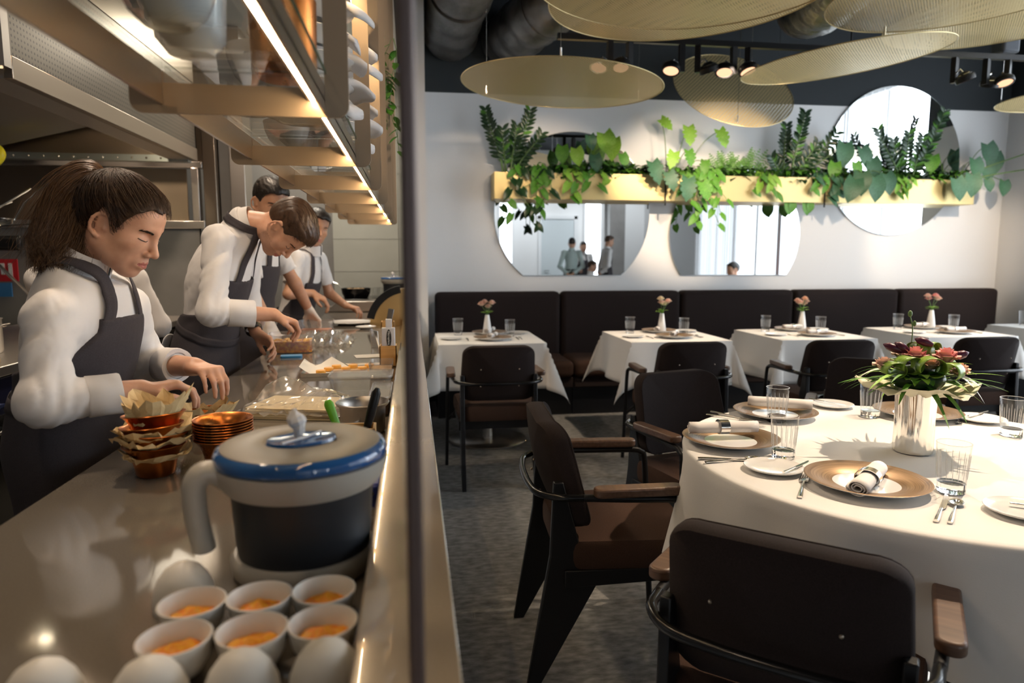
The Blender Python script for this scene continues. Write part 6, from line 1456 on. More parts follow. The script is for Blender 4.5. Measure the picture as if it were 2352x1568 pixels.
def hand_items(wr, D, N, thumb, s=1.0, curls=None, spread=5, tc=(25, 30)):
    wr = np.array(wr, float); D = np.array(D, float); D /= np.linalg.norm(D); N = np.array(N, float); N -= D * (N @ D); N /= np.linalg.norm(N)
    Sd = np.cross(N, D) * thumb          # toward the thumb
    it = []; curls = curls or [(35, 40, 25)] * 4
    L = [(0.040, 0.024, 0.020), (0.044, 0.028, 0.021), (0.041, 0.026, 0.020), (0.032, 0.020, 0.018)]
    for i in range(4):
        o = (1.5 - i) * 0.0195 * s; kl = (0.088, 0.090, 0.085, 0.077)[i] * s
        kn = wr + D * kl + Sd * o
        it.append((cap(wr + D * 0.008 * s + Sd * o * 0.62 + N * 0.002, kn, 0.0150 * s, 0.0105 * s), 0.014 * s, '+'))
        an = math.radians((1.5 - i) * spread); d = D * math.cos(an) + Sd * math.sin(an); ang = 0; p = kn; r = (0.0092, 0.0094, 0.0088, 0.0078)[i] * s
        for j in range(3):
            ang += math.radians(curls[i][j]); dd = d * math.cos(ang) + N * math.sin(ang); q = p + dd * L[i][j] * s
            it.append((cap(p, q, r * (1.0 - 0.07 * j), r * (0.94 - 0.10 * j)), (0.010 if j == 0 else 0.0025) * s, '+')); p = q
    b = wr + D * 0.022 * s + Sd * 0.024 * s + N * 0.006 * s; d0 = D * 0.62 + Sd * 0.62 + N * 0.35; d0 /= np.linalg.norm(d0)
    it.append((cap(wr + D * 0.012 * s + Sd * 0.012 * s, b + d0 * 0.03 * s, 0.0150 * s, 0.0125 * s), 0.014 * s, '+')); p = b + d0 * 0.03 * s
    ax = D * 0.9 - Sd * 0.35 + N * 0.35; ax /= np.linalg.norm(ax)
    for j, l in enumerate((0.030, 0.024)):
        t = math.radians(tc[j]) if j == 0 else math.radians(tc[0] + tc[1]); dd = d0 * math.cos(t) + (ax - d0 * (ax @ d0)) / (np.linalg.norm(ax - d0 * (ax @ d0)) + 1e-9) * math.sin(t)
        q = p + dd * l * s; it.append((cap(p, q, 0.0102 * s, (0.0095, 0.0080)[j] * s), 0.005 * s, '+')); p = q
    return it
def folds(P, a, f, seed=0.0):
    x, y, z = P[:, 0], P[:, 1], P[:, 2]
    n = np.sin(f * (0.9 * x + 0.5 * y - 0.8 * z) + 2.6 * np.sin(f * 0.33 * (y + 0.7 * z) + seed) + 1.2 * np.sin(f * 0.21 * (x - z) + 2 * seed))
    m = np.sin(f * 1.3 * (0.7 * x - 0.6 * y + 0.5 * z) + 2.0 * np.sin(f * 0.41 * (x + 0.5 * z) + seed * 2))
    return a * (0.9 - 1.6 * np.abs(n) * (0.6 + 0.4 * m) + 0.45 * m)
def ribbon(fn, path, width, off, n=40):
    """strip of cloth laid on the surface fn = 0 along a path"""
    P = np.array([tuple(q) for q in catmull([tuple(p) for p in path], n)], F32)
    def grad(Q):
        e = 2e-3; return np.stack([fn(Q + np.array(v, F32)) - fn(Q - np.array(v, F32)) for v in ((e, 0, 0), (0, e, 0), (0, 0, e))], 1) / (2 * e)
    def proj(Q, o):
        for _ in range(7):
            g = grad(Q); Q = Q - g * ((fn(Q) - o) / np.maximum((g * g).sum(1), 0.2))[:, None]
        return Q
    C = proj(P, off); nrm = grad(C); nrm /= np.linalg.norm(nrm, axis=1, keepdims=True); tg = np.gradient(C, axis=0); tg /= np.linalg.norm(tg, axis=1, keepdims=True) + 1e-9
    sd = np.cross(tg, nrm); sd /= np.linalg.norm(sd, axis=1, keepdims=True) + 1e-9
    for _ in range(3): sd[1:-1] = (sd[:-2] + sd[1:-1] * 2 + sd[2:]) / 4
    rows = [proj(C + sd * width * w, off) for w in (-0.5, -0.17, 0.17, 0.5)]
    rows = [np.concatenate([r[:1], (r[:-2] + 2 * r[1:-1] + r[2:]) / 4, r[-1:]]) for r in rows]
    V = np.stack(rows, 1).reshape(-1, 3); K = len(C)
    Q = np.array([[i * 4 + j, i * 4 + j + 1, i * 4 + j + 5, i * 4 + j + 4] for i in range(K - 1) for j in range(3)])
    return V, Q
def person(label, loc, J, group=None, face='', detail=1.0, jm=None, skin=None, hair=None, hairdo='crop', glove=None, apron=True, wear='long', lean=None, seated=False, lowest=None, hw=1.0):
    """J: pelvis, chest, neck, head centre, yaw/pitch/roll, shoulders, elbows, wrists, hands (all in room coordinates)"""
    t = thing('person', label, 'person', loc, 0, group); org = np.array(loc); male = J.get('male', True); s = J.get('hs', 1.0)
    jm = jm or cotton; skin = skin or skin_a; hair = hair or hair_b
    hc = np.array(J['head'], F32); M = head_frame(*J['ypr']); hi, W = head_items(hc, M, s, male)
    v = {k: np.array(J[k], F32) for k in ('pelvis', 'chest', 'neck')}
    sh = [np.array(p, F32) for p in J['sh']]; el = [np.array(p, F32) for p in J['el']]; wr = [np.array(p, F32) for p in J['wr']]
    up = v['neck'] - v['pelvis']; up /= np.linalg.norm(up); lf = sh[1] - sh[0]; lf -= up * (lf @ up); lf /= np.linalg.norm(lf); fw_ = np.cross(lf, up)
    TM = np.stack([fw_, lf, up], 1); nax = np.array(J.get('nax', up), float); nax /= np.linalg.norm(nax); nko = J.get('nko', 0.050)
    g = J.get('girth', 1.0)
    # ---- one continuous body: head, neck, trunk, arms, hands
    nb = W((-0.022, 0, -0.060)); it = list(hi)
    it.append((cap(nb, v['neck'], (0.055 if male else 0.046) * s, (0.055 if male else 0.049) * s), 0.026, '+'))
    it.append((cap(v['neck'] - nax * 0.03, v['chest'], 0.042, 0.065), 0.02, '+')); it.append((cap(v['chest'], v['pelvis'], 0.065, 0.075), 0.03, '+'))
    it.append((cap(sh[0], sh[1], 0.024), 0.015, '+'))
    HD = J.get('hands', [None, None])
    for i in (0, 1):
        it.append((cap(sh[i], el[i], 0.030 * g, 0.034 * g), 0.02, '+')); it.append((cap(el[i], wr[i], 0.037 * g, 0.025 * g), 0.012, '+'))
        h = HD[i]
        if h: it += hand_items(wr[i], h['D'], h['N'], (1 if i == 0 else -1) * 1.0, s * hw * (1.0 if male else 0.92), h.get('c'), h.get('sp', 5), h.get('tc', (25, 30)))
        else: it.append((cap(wr[i], wr[i] + (wr[i] - el[i]) / np.linalg.norm(wr[i] - el[i]) * 0.14, 0.03, 0.018), 0.01, '+'))
    P0 = np.stack([hc + 0.16, hc - 0.16] + wr + el + sh + [w + np.array(h['D']) / np.linalg.norm(h['D']) * 0.16 + np.array(h['N']) / np.linalg.norm(h['N']) * .10 for w, h in zip(wr, HD) if h] + [v['pelvis'], v['chest']])
    lo, hi_ = P0.min(0) - 0.12, P0.max(0) + 0.12
    V, Q = surfnet(comb(it), lo, hi_, 0.0034 * detail); V = relax(V, Q, 1)
    c = V[Q].mean(1); lc = (c - hc) @ M / s; mi = np.zeros(len(Q), int)
    lip = (lc[:, 0] > 0.082) & (np.abs(lc[:, 1]) < 0.0235) & (lc[:, 2] < -0.0605 - np.abs(lc[:, 1]) * 0.22) & (lc[:, 2] > -0.0815 + np.abs(lc[:, 1]) * 0.40); mi[lip] = 1
    if 'stubble' in face:
        st = (lc[:, 2] < -0.048) & (lc[:, 0] > 0.0) & (lc[:, 2] > -0.125) & ~lip & (np.abs(lc[:, 1]) < 0.085) & ((lc[:, 2] < -0.060) | (lc[:, 0] < 0.05)); mi[st & (np.linalg.norm(c - hc, axis=1) < 0.2)] = 2
    if glove:
        for i in glove: mi[(((c - wr[i]) @ (np.array(HD[i]['D']) / np.linalg.norm(HD[i]['D']))) > -0.02) & (np.linalg.norm(c - wr[i], axis=1) < 0.24)] = 3
    np_obj('body', V, Q, [skin, lip_m, stub_m, glove_m], t, org, mi)
    # ---- jacket
    cut = J.get('cuff', [0.86, 0.86]); short = wear == 'short'
    hp_ = J.get('hip', 0.9)
    jt = [(ell(v['chest'], (0.112 * g, 0.152 * g, 0.185), TM), 0, '+'), (ell(v['pelvis'] * 0.55 + v['chest'] * 0.45, (0.106 * g * hp_, 0.136 * g, 0.20), TM), 0.045, '+'), (ell(v['pelvis'], (0.116 * g * hp_, 0.150 * g, 0.17), TM), 0.045, '+')]
    jt.append((cap(sh[0], sh[1], 0.046 * g), 0.05, '+')); jt.append((cap(v['neck'] - nax * nko, v['chest'] + up * 0.09, J.get('nkr', 0.054), 0.085 * g), 0.04, '+'))
    jtf = comb(jt); ja = []; ends = []; sr = J.get('sleeve', 1.0)
    for i in (0, 1):
        if short:
            e = sh[i] + (el[i] - sh[i]) * 0.72; ja.append((cap(sh[i], e, 0.053 * g * sr, 0.056 * g * sr), 0, '+')); ends.append((e, el[i] - sh[i]))
        else:
            e = el[i] + (wr[i] - el[i]) * cut[i]; ja.append((cap(sh[i], el[i], 0.054 * g * sr, 0.050 * g * sr), 0.0, '+')); ja.append((cap(el[i], e, 0.051 * g * sr, 0.041 * g * sr), 0.025, '+')); ends.append((e, wr[i] - el[i]))
    jaf = [comb(ja[:len(ja) // 2]), comb(ja[len(ja) // 2:])]; seed = float(J.get('seed', 1.0)); amp = J.get('amp', 0.0045)
    def torso(P): return jtf(P) + folds(P, amp * 0.55, 34, seed)
    def jacket(P):
        d = jtf(P)
        for q in jaf: d = smin(d, q(P), 0.035)
        near = np.minimum(jaf[0](P), jaf[1](P)); am = amp * np.where(near < 0.02, 1.25, 0.6)
        d = d + folds(P, am * 0.75, 27, seed) + folds(P, am * 0.55, 66, seed + 1) + folds(P, amp * 0.22, 130, seed + 2)
        for e, dr in ends:
            dr = dr / np.linalg.norm(dr); nr = np.linalg.norm(P - e, axis=1) < 0.11
            d = np.where(nr, np.maximum(d, (P - e) @ dr), d)
        return d
    bottom = v['pelvis'] - up * 0.13
    def jtop(P): return np.maximum(jacket(P), np.maximum(np.where(np.linalg.norm(P - v['neck'], axis=1) < 0.16, (P - v['neck']) @ nax, (P - v['neck'] - up * 0.1) @ up), (bottom - P) @ up))
    Pj = np.stack(sh + el + wr + [v['pelvis'], v['chest'], v['neck']]); jlo, jhi = Pj.min(0) - 0.2, Pj.max(0) + 0.14
    V, Q = surfnet(jtop, jlo, jhi, 0.0056 * detail); np_obj('jacket', relax(V, Q, 1), Q, [jm], t, org)
    nk = (nb - v['neck']); nk /= np.linalg.norm(nk); nk = nax if 'nax' in J else nk * 0.5 + up * 0.5; nk = nk / np.linalg.norm(nk)
    # stand-up collar, a ring round the neck open at the throat
    rc = (0.068 if male else 0.070) * s; cm = MB(); fr = fw_ - nk * float(fw_ @ nk); fr /= np.linalg.norm(fr); sd = np.cross(nk, fr)
    def CP(i, j):
        a = 0.12 + (2 * PI - 0.24) * i / 40; k = [(0.0, -0.035), (0.0, 0.034), (0.0035, 0.035), (0.006, -0.035)][j]
        p = v['neck'] + nk * (k[1] * J.get('colh', 1.0) - 0.006 * math.cos(a)) + fr * 0.006 + (fr * math.cos(a) + sd * math.sin(a) * 0.95) * (rc + k[0] - 0.10 * k[1]); return tuple(p - org)
    cm.grid(CP, 41, 4).build('collar', jm, t, smooth=50)
    for i, (e, dr) in enumerate(ends):
        if short: continue
        dr = np.array(dr) / np.linalg.norm(dr); wdt = J.get('cuffw', 0.055); mb = MB(); ax = Vector(dr.tolist()); b = Vector((e - org).tolist())
        u = ax.orthogonal().normalized(); w = ax.cross(u); rr_ = random.Random(i + int(seed * 10)); ph = rr_.uniform(0, 6)
        def KP(a_, j):
            a = 2 * PI * a_ / 32; k = [(0.002, 0.038), (0.004, 0.045), (0.004, 0.050), (0.0, 0.051), (-wdt * .5, 0.0505), (-wdt, 0.0515), (-wdt - 0.003, 0.048), (-wdt, 0.042)][j]
            r = k[1] * g * (0.95 if male else 0.90) * (1 + 0.05 * math.sin(2 * a + ph) + 0.02 * math.sin(5 * a + j))
            return b + ax * k[0] + (u * math.cos(a) + w * math.sin(a)) * r
        mb.grid(KP, 32, 8, close_u=True).build('cuff', jm, t, smooth=60)
    # ---- trousers and shoes
    if not seated:
        px_, py_, pz = v['pelvis']; hipz = pz - 0.06; fx = J.get('feet', [np.array([px_, py_, 0]) - lf * 0.1 * np.array([1, 1, 0]), np.array([px_, py_, 0]) + lf * 0.1 * np.array([1, 1, 0])])
        f2 = np.array([fw_[0], fw_[1], 0.0]); f2 /= np.linalg.norm(f2); li = [(ell(v['pelvis'] - np.array([0, 0, 0.03]), (0.122 * g, 0.158 * g, 0.14)), 0, '+')] if False else []
        l2 = np.array([-f2[1], f2[0], 0]); tm2 = np.stack([f2, l2, np.array([0, 0, 1.0])], 1)
        li = [(ell(v['pelvis'] - np.array([0, 0, 0.05]), (0.118 * g * hp_, 0.152 * g, 0.15), tm2), 0, '+')]
        for q, sg in ((0, -1), (1, 1)):
            hp = v['pelvis'] + l2 * sg * 0.085 - np.array([0, 0, 0.06]); ft = np.array([px_, py_, 0.07]) + l2 * sg * 0.10; kn = (hp + ft) / 2 + f2 * 0.02
            li.append((cap(hp, kn, 0.086 * g * hp_, 0.066 * g), 0.04, '+')); li.append((cap(kn, ft, 0.068 * g, 0.058), 0.02, '+'))
            sb_ = Vector((ft - org).tolist()); MB().ball(sb_ + Vector((f2 * 0.05).tolist()) + Vector((0, 0, -0.03)), 0.05, 14, 8, (1, 1, 0.8), Matrix.Rotation(math.atan2(f2[1], f2[0]), 3, 'Z') @ Matrix.Diagonal((2.6, 0.95, 1.0))).build('shoe', shoe_m, t)
        lg = comb(li)
        def legs(P): return np.maximum(lg(P) + folds(P, 0.003, 30, seed), P[:, 2] - (pz + 0.02))
        V, Q = surfnet(legs, (px_ - 0.32, py_ - 0.32, 0.02), (px_ + 0.32, py_ + 0.32, pz + 0.1), 0.011 * max(1, detail * .8)); np_obj('trousers', relax(V, Q, 1), Q, [trouser_m], t, org)
    # ---- apron: a cloth shell over the jacket
    if apron:
        top = J.get('bib', 0.30); pel = v['pelvis']; bw = J.get('bibw', 0.115); drop = J.get('skirt', 0.45)
        wrap = J.get('wrap', -0.04); wz = J.get('waist', 0.06)
        def base(P):
            d = torso(P)
            if not seated: d = smin(d, lg(P) - 0.006, 0.04)
            return d
        def region(P):
            q = P - pel; u = q @ up; l = q @ lf; f = q @ fw_
            w = np.interp(u, [-0.8, 0.02, wz, wz + 0.05, wz + 0.12, top - 0.03, top], [0.34, 0.34, 0.26, 0.17, 0.135 * g, bw, bw - 0.004]); fb = np.interp(u, [-0.8, wz - 0.02, wz + 0.05, wz + 0.09, top], [wrap, wrap, wrap * 0.6, 0.0, 0.0])
            return np.maximum(np.maximum(np.abs(l) - w, fb - f), np.maximum(u - top, -drop - u))
        def apr(P):
            b_ = base(P); return np.maximum(np.maximum(b_ - 0.0115, -b_ - 0.004), region(P))
        V, Q = surfnet(apr, pel - 0.62, pel + np.array([0.45, 0.45, 0.5]), 0.0052 * detail); np_obj('apron', relax(V, Q, 1), Q, [apron_m], t, org)
        cs = pel + up * (top - 0.012)
        for sg in (-1, 1):
            nl = J.get('strapl', 0.058); sh_ = (nax - up * float(nax @ up)) * 0.045; c0 = cs + lf * sg * (bw - 0.018) + fw_ * 0.12; c2 = v['neck'] + lf * sg * nl + fw_ * J.get('strapf', 0.045) - up * 0.02 + sh_
            path = [c0, c0 * 0.62 + c2 * 0.38 + fw_ * 0.02, c0 * 0.3 + c2 * 0.7 + fw_ * 0.02, c2, v['neck'] + lf * sg * (nl + 0.006) - up * 0.008 + sh_, v['neck'] + lf * sg * 0.046 - fw_ * 0.055 - up * 0.004 + sh_, v['neck'] - fw_ * 0.074 - up * 0.008 + sh_]
            V, Q = ribbon(torso, path, 0.031, 0.007, 12); o = np_obj('apron_strap', V, Q, [apron_m], t, org); md = o.modifiers.new('s', 'SOLIDIFY'); md.thickness = 0.002; md.offset = 0
        tie_z = pel + up * (wz + 0.0); path = [tie_z + fw_ * math.cos(a) * 0.13 + lf * math.sin(a) * 0.17 for a in [R(-175 + 350 * i / 16) for i in range(17)]]
        V, Q = ribbon(base, path, 0.030, 0.014, 5); o = np_obj('apron_tie', V, Q, [apron_m], t, org); md = o.modifiers.new('s', 'SOLIDIFY'); md.thickness = 0.002; md.offset = 0
    # ---- hair, brows, eyes
    crn = ell(W((-0.010, 0, 0.030)), np.array((0.098, 0.075, 0.086)) * s, M); fore = ell(W((0.056, 0, 0.050)), np.array((0.036, 0.050, 0.038)) * s, M)
    HX = [-0.12, -0.06, -0.040, -0.027, -0.014, 0.024, 0.034, 0.046, 0.062, 0.085, 0.12]
    HZ = {'crop': [-0.055, -0.052, -0.045, -0.03, 0.026, 0.016, -0.012, 0.030, 0.056, 0.066, 0.070], 'long': [-0.045, -0.045, -0.040, -0.02, 0.026, 0.018, -0.022, 0.022, 0.050, 0.064, 0.070]}['long' if hairdo in ('pony', 'tied') else 'crop']
    th_s, th_t = {'crop': (0.0045, 0.016), 'quiff': (0.0035, 0.022), 'pony': (0.007, 0.008), 'tied': (0.010, 0.012), 'short': (0.005, 0.014)}[hairdo]
    def hairf(P):
        q = (P - hc) @ M / s; b = smin(crn(P), fore(P), 0.03); th = np.interp(q[:, 2], [-0.05, 0.045, 0.085, 0.12], [th_s, th_s * 1.2, th_t * 0.75, th_t])
        if hairdo in ('crop', 'quiff'): th = th * (1 + 0.30 * np.clip(q[:, 0] / 0.09, -0.3, 1) * (q[:, 2] > 0.05))
        tex = 0.0016 * np.sin(q[:, 1] * 420 + 3 * np.sin(q[:, 0] * 50)) * np.clip(q[:, 2] * 20, 0.2, 1)
        cutv = ((0.009 if hairdo in ('pony', 'tied') else 0.0) + np.interp(q[:, 0], HX, HZ) + 0.004 * np.sin(q[:, 1] * 130) - q[:, 2]) * 0.85 * s
        return np.maximum(np.maximum(b - th * s + tex * s, cutv), -(b + 0.004))
    V, Q = surfnet(hairf, hc - 0.17, hc + 0.17, 0.0038 * detail); ho = np_obj('hair', relax(V, Q, 1), Q, [hair], t, org)
    rg = np.random.RandomState(int(seed * 7) + 3)
    def onhead(n, zmin, xr=(-0.1, 0.1)):
        d = rg.normal(size=(n * 6, 3)); d /= np.linalg.norm(d, axis=1, keepdims=True); p = d * np.array((0.098, 0.075, 0.086)) + np.array((-0.010, 0, 0.030))
        ok = (p[:, 2] > np.interp(p[:, 0], HX, HZ) + zmin) & (p[:, 0] > xr[0]) & (p[:, 0] < xr[1]); p, d = p[ok][:n], d[ok][:n]; return p, d
    toW = lambda p: hc + (p * s) @ M.T
    headf = comb(hi); skull = lambda P: smin(crn(P), fore(P), 0.03)
    def onto(pts, fn, off):
        sh_ = pts.shape; Q = pts.reshape(-1, 3).astype(F32); off = np.broadcast_to(off, sh_[:-1]).reshape(-1) if not np.isscalar(off) else off
        for _ in range(5):
            e = 1.5e-3; gr = np.stack([fn(Q + np.array(v_, F32)) - fn(Q - np.array(v_, F32)) for v_ in ((e, 0, 0), (0, e, 0), (0, 0, e))], 1) / (2 * e)
            Q = Q - gr * ((fn(Q) - off) / np.maximum((gr * gr).sum(1), 0.3))[:, None]
        return Q.reshape(sh_)
    if detail < 2.2:
        if hairdo in ('crop', 'quiff', 'short'):
            p, d = onhead(int(3000 / detail), 0.004); K = 7; L = 0.050 if hairdo == 'quiff' else 0.030; top_ = np.clip((p[:, 2:] - 0.03) / 0.04, 0.25, 1)
            fwd = np.array((1.0, 0, 0.05)) * top_ + np.array((-0.35, 0, -0.7)) * (1 - top_); st = [p]; wob = rg.normal(0, 0.22, p.shape)
            for k in range(1, K): st.append(st[-1] + (fwd + wob) * L * top_ / K)
            st = np.stack(st, 1); z_ = st[:, :, 2]; thv = np.interp(z_, [-0.05, 0.045, 0.085, 0.12], [th_s, th_s * 1.2, th_t * 0.75, th_t]) * (1 + 0.30 * np.clip(st[:, :, 0] / 0.09, -0.3, 1) * (z_ > 0.05))
            of = (thv - 0.0010 + np.linspace(0, 1, K)[None] * rg.uniform(0.0, 0.006, (len(p), 1)) * top_) * s
            strands('hair_strands', onto(toW(st), skull, of), 0.0009 * s, hair, ho, org)
        else:
            # pulled back from the hairline to the tie
            tie = np.array(J.get('tie', (-0.075, 0, 0.105))); p, d = onhead(3200, -0.006); K = 14; st = []
            for k in range(K):
                u = k / (K - 1); q = p * (1 - u) + tie * u + np.array((-0.045, 0, 0.0)) * math.sin(PI * u) * (1 - u) * np.clip((p[:, :1] + 0.03) / 0.08, 0, 1) * np.clip((p[:, 2:] - 0.005) / 0.03, 0, 1); e = (q - np.array((-0.010, 0, 0.030))) / np.array((0.098, 0.075, 0.086)); n = np.linalg.norm(e, axis=1, keepdims=True)
                q = np.where(n < 1.13, np.array((-0.010, 0, 0.030)) + (q - np.array((-0.010, 0, 0.030))) / n * 1.135, q); st.append(q + rg.normal(0, 0.0022, q.shape) + np.sin(u * 9 + p * 60) * 0.0014)
            st = np.stack(st, 1); pw = toW(st); of = (0.0115 + rg.uniform(-0.002, 0.006, (len(p), 1)) + 0.004 * np.sin(np.linspace(0, PI, K))[None]) * s; of[:, :2] *= 0.75; strands('hair_strands', onto(pw, skull, of), 0.0009 * s, hair, ho, org, 'both')
            g_ = J.get('tail')
            if g_ is not None:
                C = np.array([tuple(x) for x in catmull(g_, 5)]); K = len(C); n = 3600; ph = rg.uniform(0, 6.28, n); rd = np.sqrt(rg.uniform(0, 1, n)); wid = np.interp(np.linspace(0, 1, K), [0, 0.12, 0.35, 0.7, 1], J.get('tailw', [0.012, 0.028, 0.050, 0.062, 0.045]))
                t_ = np.gradient(C, axis=0); t_ /= np.linalg.norm(t_, axis=1, keepdims=True); u_ = np.cross(t_, np.array((0.2, -1, 0.1))); u_ /= np.linalg.norm(u_, axis=1, keepdims=True); w_ = np.cross(t_, u_)
                frq = rg.uniform(4, 9, n); am = rg.uniform(0.005, 0.017, n); kk = np.linspace(0, 1, K)
                pts = C[None] + (u_[None] * (np.cos(ph) * rd)[:, None, None] + w_[None] * (np.sin(ph) * rd * 0.75)[:, None, None]) * wid[None, :, None]
                wav = am[:, None] * np.sin(frq[:, None] * kk[None] * 2 + ph[:, None] * 3) * kk[None]
                pts = pts + u_[None] * wav[..., None] + w_[None] * (am[:, None] * np.cos(frq[:, None] * 1.7 * kk[None] + ph[:, None]) * kk[None])[..., None]
                end = rg.uniform(0.72, 1.0, n); ti = kk[None] * end[:, None]; i0 = np.minimum((ti * (K - 1)).astype(int), K - 2); fr_ = ti * (K - 1) - i0; rows = np.arange(n)[:, None]
                pts = pts[rows, i0] * (1 - fr_)[..., None] + pts[rows, i0 + 1] * fr_[..., None]
                fly = rg.uniform(0, 1, n) < 0.10; pts[fly] += (u_[None] * (rg.normal(0, 0.03, n)[fly])[:, None, None] + w_[None] * (rg.normal(0, 0.02, n)[fly])[:, None, None]) * (kk[None, :, None] ** 1.5)
                out_ = rd > 0.72; strands('ponytail', pts[~out_], 0.0011, hair, ho, org); strands('ponytail_outer', pts[out_], 0.0009, J.get('hair2', hair), ho, org)
                core = [tuple(x) for x in C[:-2]]; MB().tube([tuple(np.array(x) - org) for x in core], [float(max(0.008, q * 0.62)) for q in wid[:-2]], 12, flat=0.75).build('ponytail_core', hair, ho, smooth=180)
                tw = toW(tie[None])[0]; ax = Vector((C[1] - C[0]).tolist()).normalized(); rot = ax.to_track_quat('Z', 'Y').to_matrix()
                mm = MB(); prof = [(0.013, -0.008), (0.0175, -0.004), (0.0175, 0.004), (0.013, 0.008)]; mm.lathe(prof, 20, tuple(np.array(C[0]) - org), rot=rot, caps=False).build('hair_tie', mat('hair_tie', (0.22, 0.15, 0.08), 0.7), t, smooth=60)
        for q in (-1, 1):
            n = 90; u = rg.uniform(0, 1, n); b = np.stack([0.0915 - 0.011 * u ** 2, q * (0.012 + 0.036 * u), 0.0185 - 0.001 * u + 0.0045 * np.sin(u * 2.6) + rg.normal(0, 0.0011, n)], 1)
            dirv = np.stack([-0.25 * u, q * np.ones(n) * 0.9, 0.35 - 0.8 * u], 1); strands('eyebrow', onto(toW(np.stack([b + dirv * 0.009 * k / 3 for k in range(4)], 1)), headf, 0.0008), 0.0006, hair, t, org)
            sgn_ = 1.0 if 'open' in face else 0.0
            lash = toW(np.stack([np.array((0.0890 - 0.011 * ((k / 8) ** 2), q * (0.0205 + 0.026 * k / 8), (-0.0062 - 0.0030 * math.sin(PI * k / 8) + 0.002 * k / 8) * (1 - sgn_) + sgn_ * (0.0010 + 0.0050 * math.sin(PI * k / 8)))) for k in range(9)])[None])
            strands('eyelash', onto(lash, headf, 0.0006), 0.0011 if 'open' not in face else 0.0011, hair_b, t, org, False)
            if 'open' in face:
                ey = W((0.0782, q * 0.032, -0.0015)); MB().ball(Vector((ey - org).tolist()), 0.0108 * s, 14, 10).build('eyeball', eye_w, t, smooth=180)
                gd = M @ np.array(J.get('gaze', (1, 0, 0)), F32); ir = ey + gd / np.linalg.norm(gd) * 0.0062 * s; MB().ball(Vector((ir - org).tolist()), 0.0060 * s, 12, 8).build('iris', eye_d, t, smooth=180)
    if J.get('extra'): J['extra'](t, org)
    return t
V3 = lambda *a: np.array(a, float)
# ---- the woman lining copper cups
woman = dict(male=False, pelvis=(-0.81, 1.725, 0.95), chest=(-0.768, 1.72, 1.160), neck=(-0.765, 1.712, 1.310), head=(-0.664, 1.705, 1.408), hair2=hair_w2, nax=(0.42, -0.05, 0.9), colh=1.35, nko=0.045, ypr=(-8, 27, 0), hs=0.885,
    sh=[(-0.760, 1.570, 1.205), (-0.722, 1.860, 1.205)], el=[(-0.750, 1.490, 1.035), (-0.715, 1.945, 1.045)], wr=[(-0.598, 1.585, 1.040), (-0.548, 1.795, 1.058)],
    hands=[dict(D=(0.86, 0.48, 0.08), N=(0.10, 0.0, -1), c=[(38, 42, 20), (34, 40, 20), (30, 38, 20), (28, 36, 20)], tc=(35, 25), sp=4), dict(D=(0.72, -0.62, -0.05), N=(-0.1, 0.1, -1), c=[(52, 32, 14), (50, 30, 14), (46, 28, 14), (42, 26, 14)], tc=(35, 20), sp=6)],
    cuff=[0.76, 0.66], cuffw=0.058, hip=0.74, strapl=0.043, strapf=0.05, bib=0.262, bibw=0.085, girth=0.95, wrap=-0.16, seed=1.3, amp=0.0042, tie=(-0.060, 0.0, 0.112),
    tail=[(-0.683, 1.70, 1.508), (-0.722, 1.70, 1.512), (-0.757, 1.695, 1.462), (-0.775, 1.685, 1.395), (-0.784, 1.675, 1.335), (-0.785, 1.650, 1.285)])
person('woman with a dark ponytail in a white jacket and charcoal apron, lining copper cups', (-0.81, 1.725, 0), woman, 'chefs at the counter', skin=skin_a, hair=hair_w, hairdo='pony', detail=0.95)
m2 = dict(pelvis=(-0.83, 2.86, 0.95), chest=(-0.755, 2.84, 1.25), neck=(-0.632, 2.80, 1.462), head=(-0.484, 2.775, 1.447), ypr=(-14, 72, 0), hs=0.93, nax=(0.90, -0.1, 0.35), colh=0.8, nko=0.0, nkr=0.072,
    sh=[(-0.700, 2.650, 1.395), (-0.670, 2.985, 1.395)], el=[(-0.715, 2.575, 1.135), (-0.690, 3.02, 1.13)], wr=[(-0.520, 2.660, 1.118), (-0.640, 2.900, 1.030)],
    hands=[dict(D=(0.62, 0.42, -0.30), N=(0.1, 0.2, -1), c=[(45, 45, 25), (42, 45, 25), (40, 42, 22), (38, 40, 20)], tc=(40, 30)), dict(D=(0.6, -0.15, -0.45), N=(-0.2, -0.55, -0.6), c=[(30, 40, 25)] * 4, tc=(30, 25))],
    cuff=[0.66, 0.7], cuffw=0.085, hip=0.86, bib=0.34, bibw=0.12, girth=1.0, wrap=-0.16, waist=0.10, seed=2.1, amp=0.005)
def m2_extra(t, org):
    o = Vector(org.tolist()); wp = Vector((-0.648, 2.906, 1.040)) - o; ax = Vector((0.05, -0.12, -0.10)).normalized(); u = ax.orthogonal().normalized(); w_ = ax.cross(u)
    MB().grid(lambda i, j: wp + ax * (0.012 * (j - 1)) + (u * math.cos(2 * PI * i / 24) + w_ * math.sin(2 * PI * i / 24)) * 0.0335, 24, 3, close_u=True).ball(wp + Vector((0.01, -0.028, 0.018)), 0.017, 12, 8, (1, 1, 0.5)).build('wristwatch', black_metal, t, smooth=50)
    def TP(i, j):
        a, b = i / 14, j / 8
        return Vector((-0.925 - 0.085 * b * (0.6 + 0.4 * a) - 0.012 * math.sin(a * 9) * b, 2.70 + 0.26 * a, 1.03 - 0.165 * b * (1 - 0.35 * a) + 0.01 * math.sin(a * 7 + b * 3))) - o
    MB().grid(TP, 15, 9).build('jacket_tail', cotton, t, smooth=180, solid=0.002)
m2['extra'] = m2_extra
person('man with swept brown hair bending low over the stew box in a white jacket', (-0.83, 2.86, 0), m2, 'chefs at the counter', face='stubble', skin=skin_a, hair=hair_br, hairdo='quiff', detail=1.15)
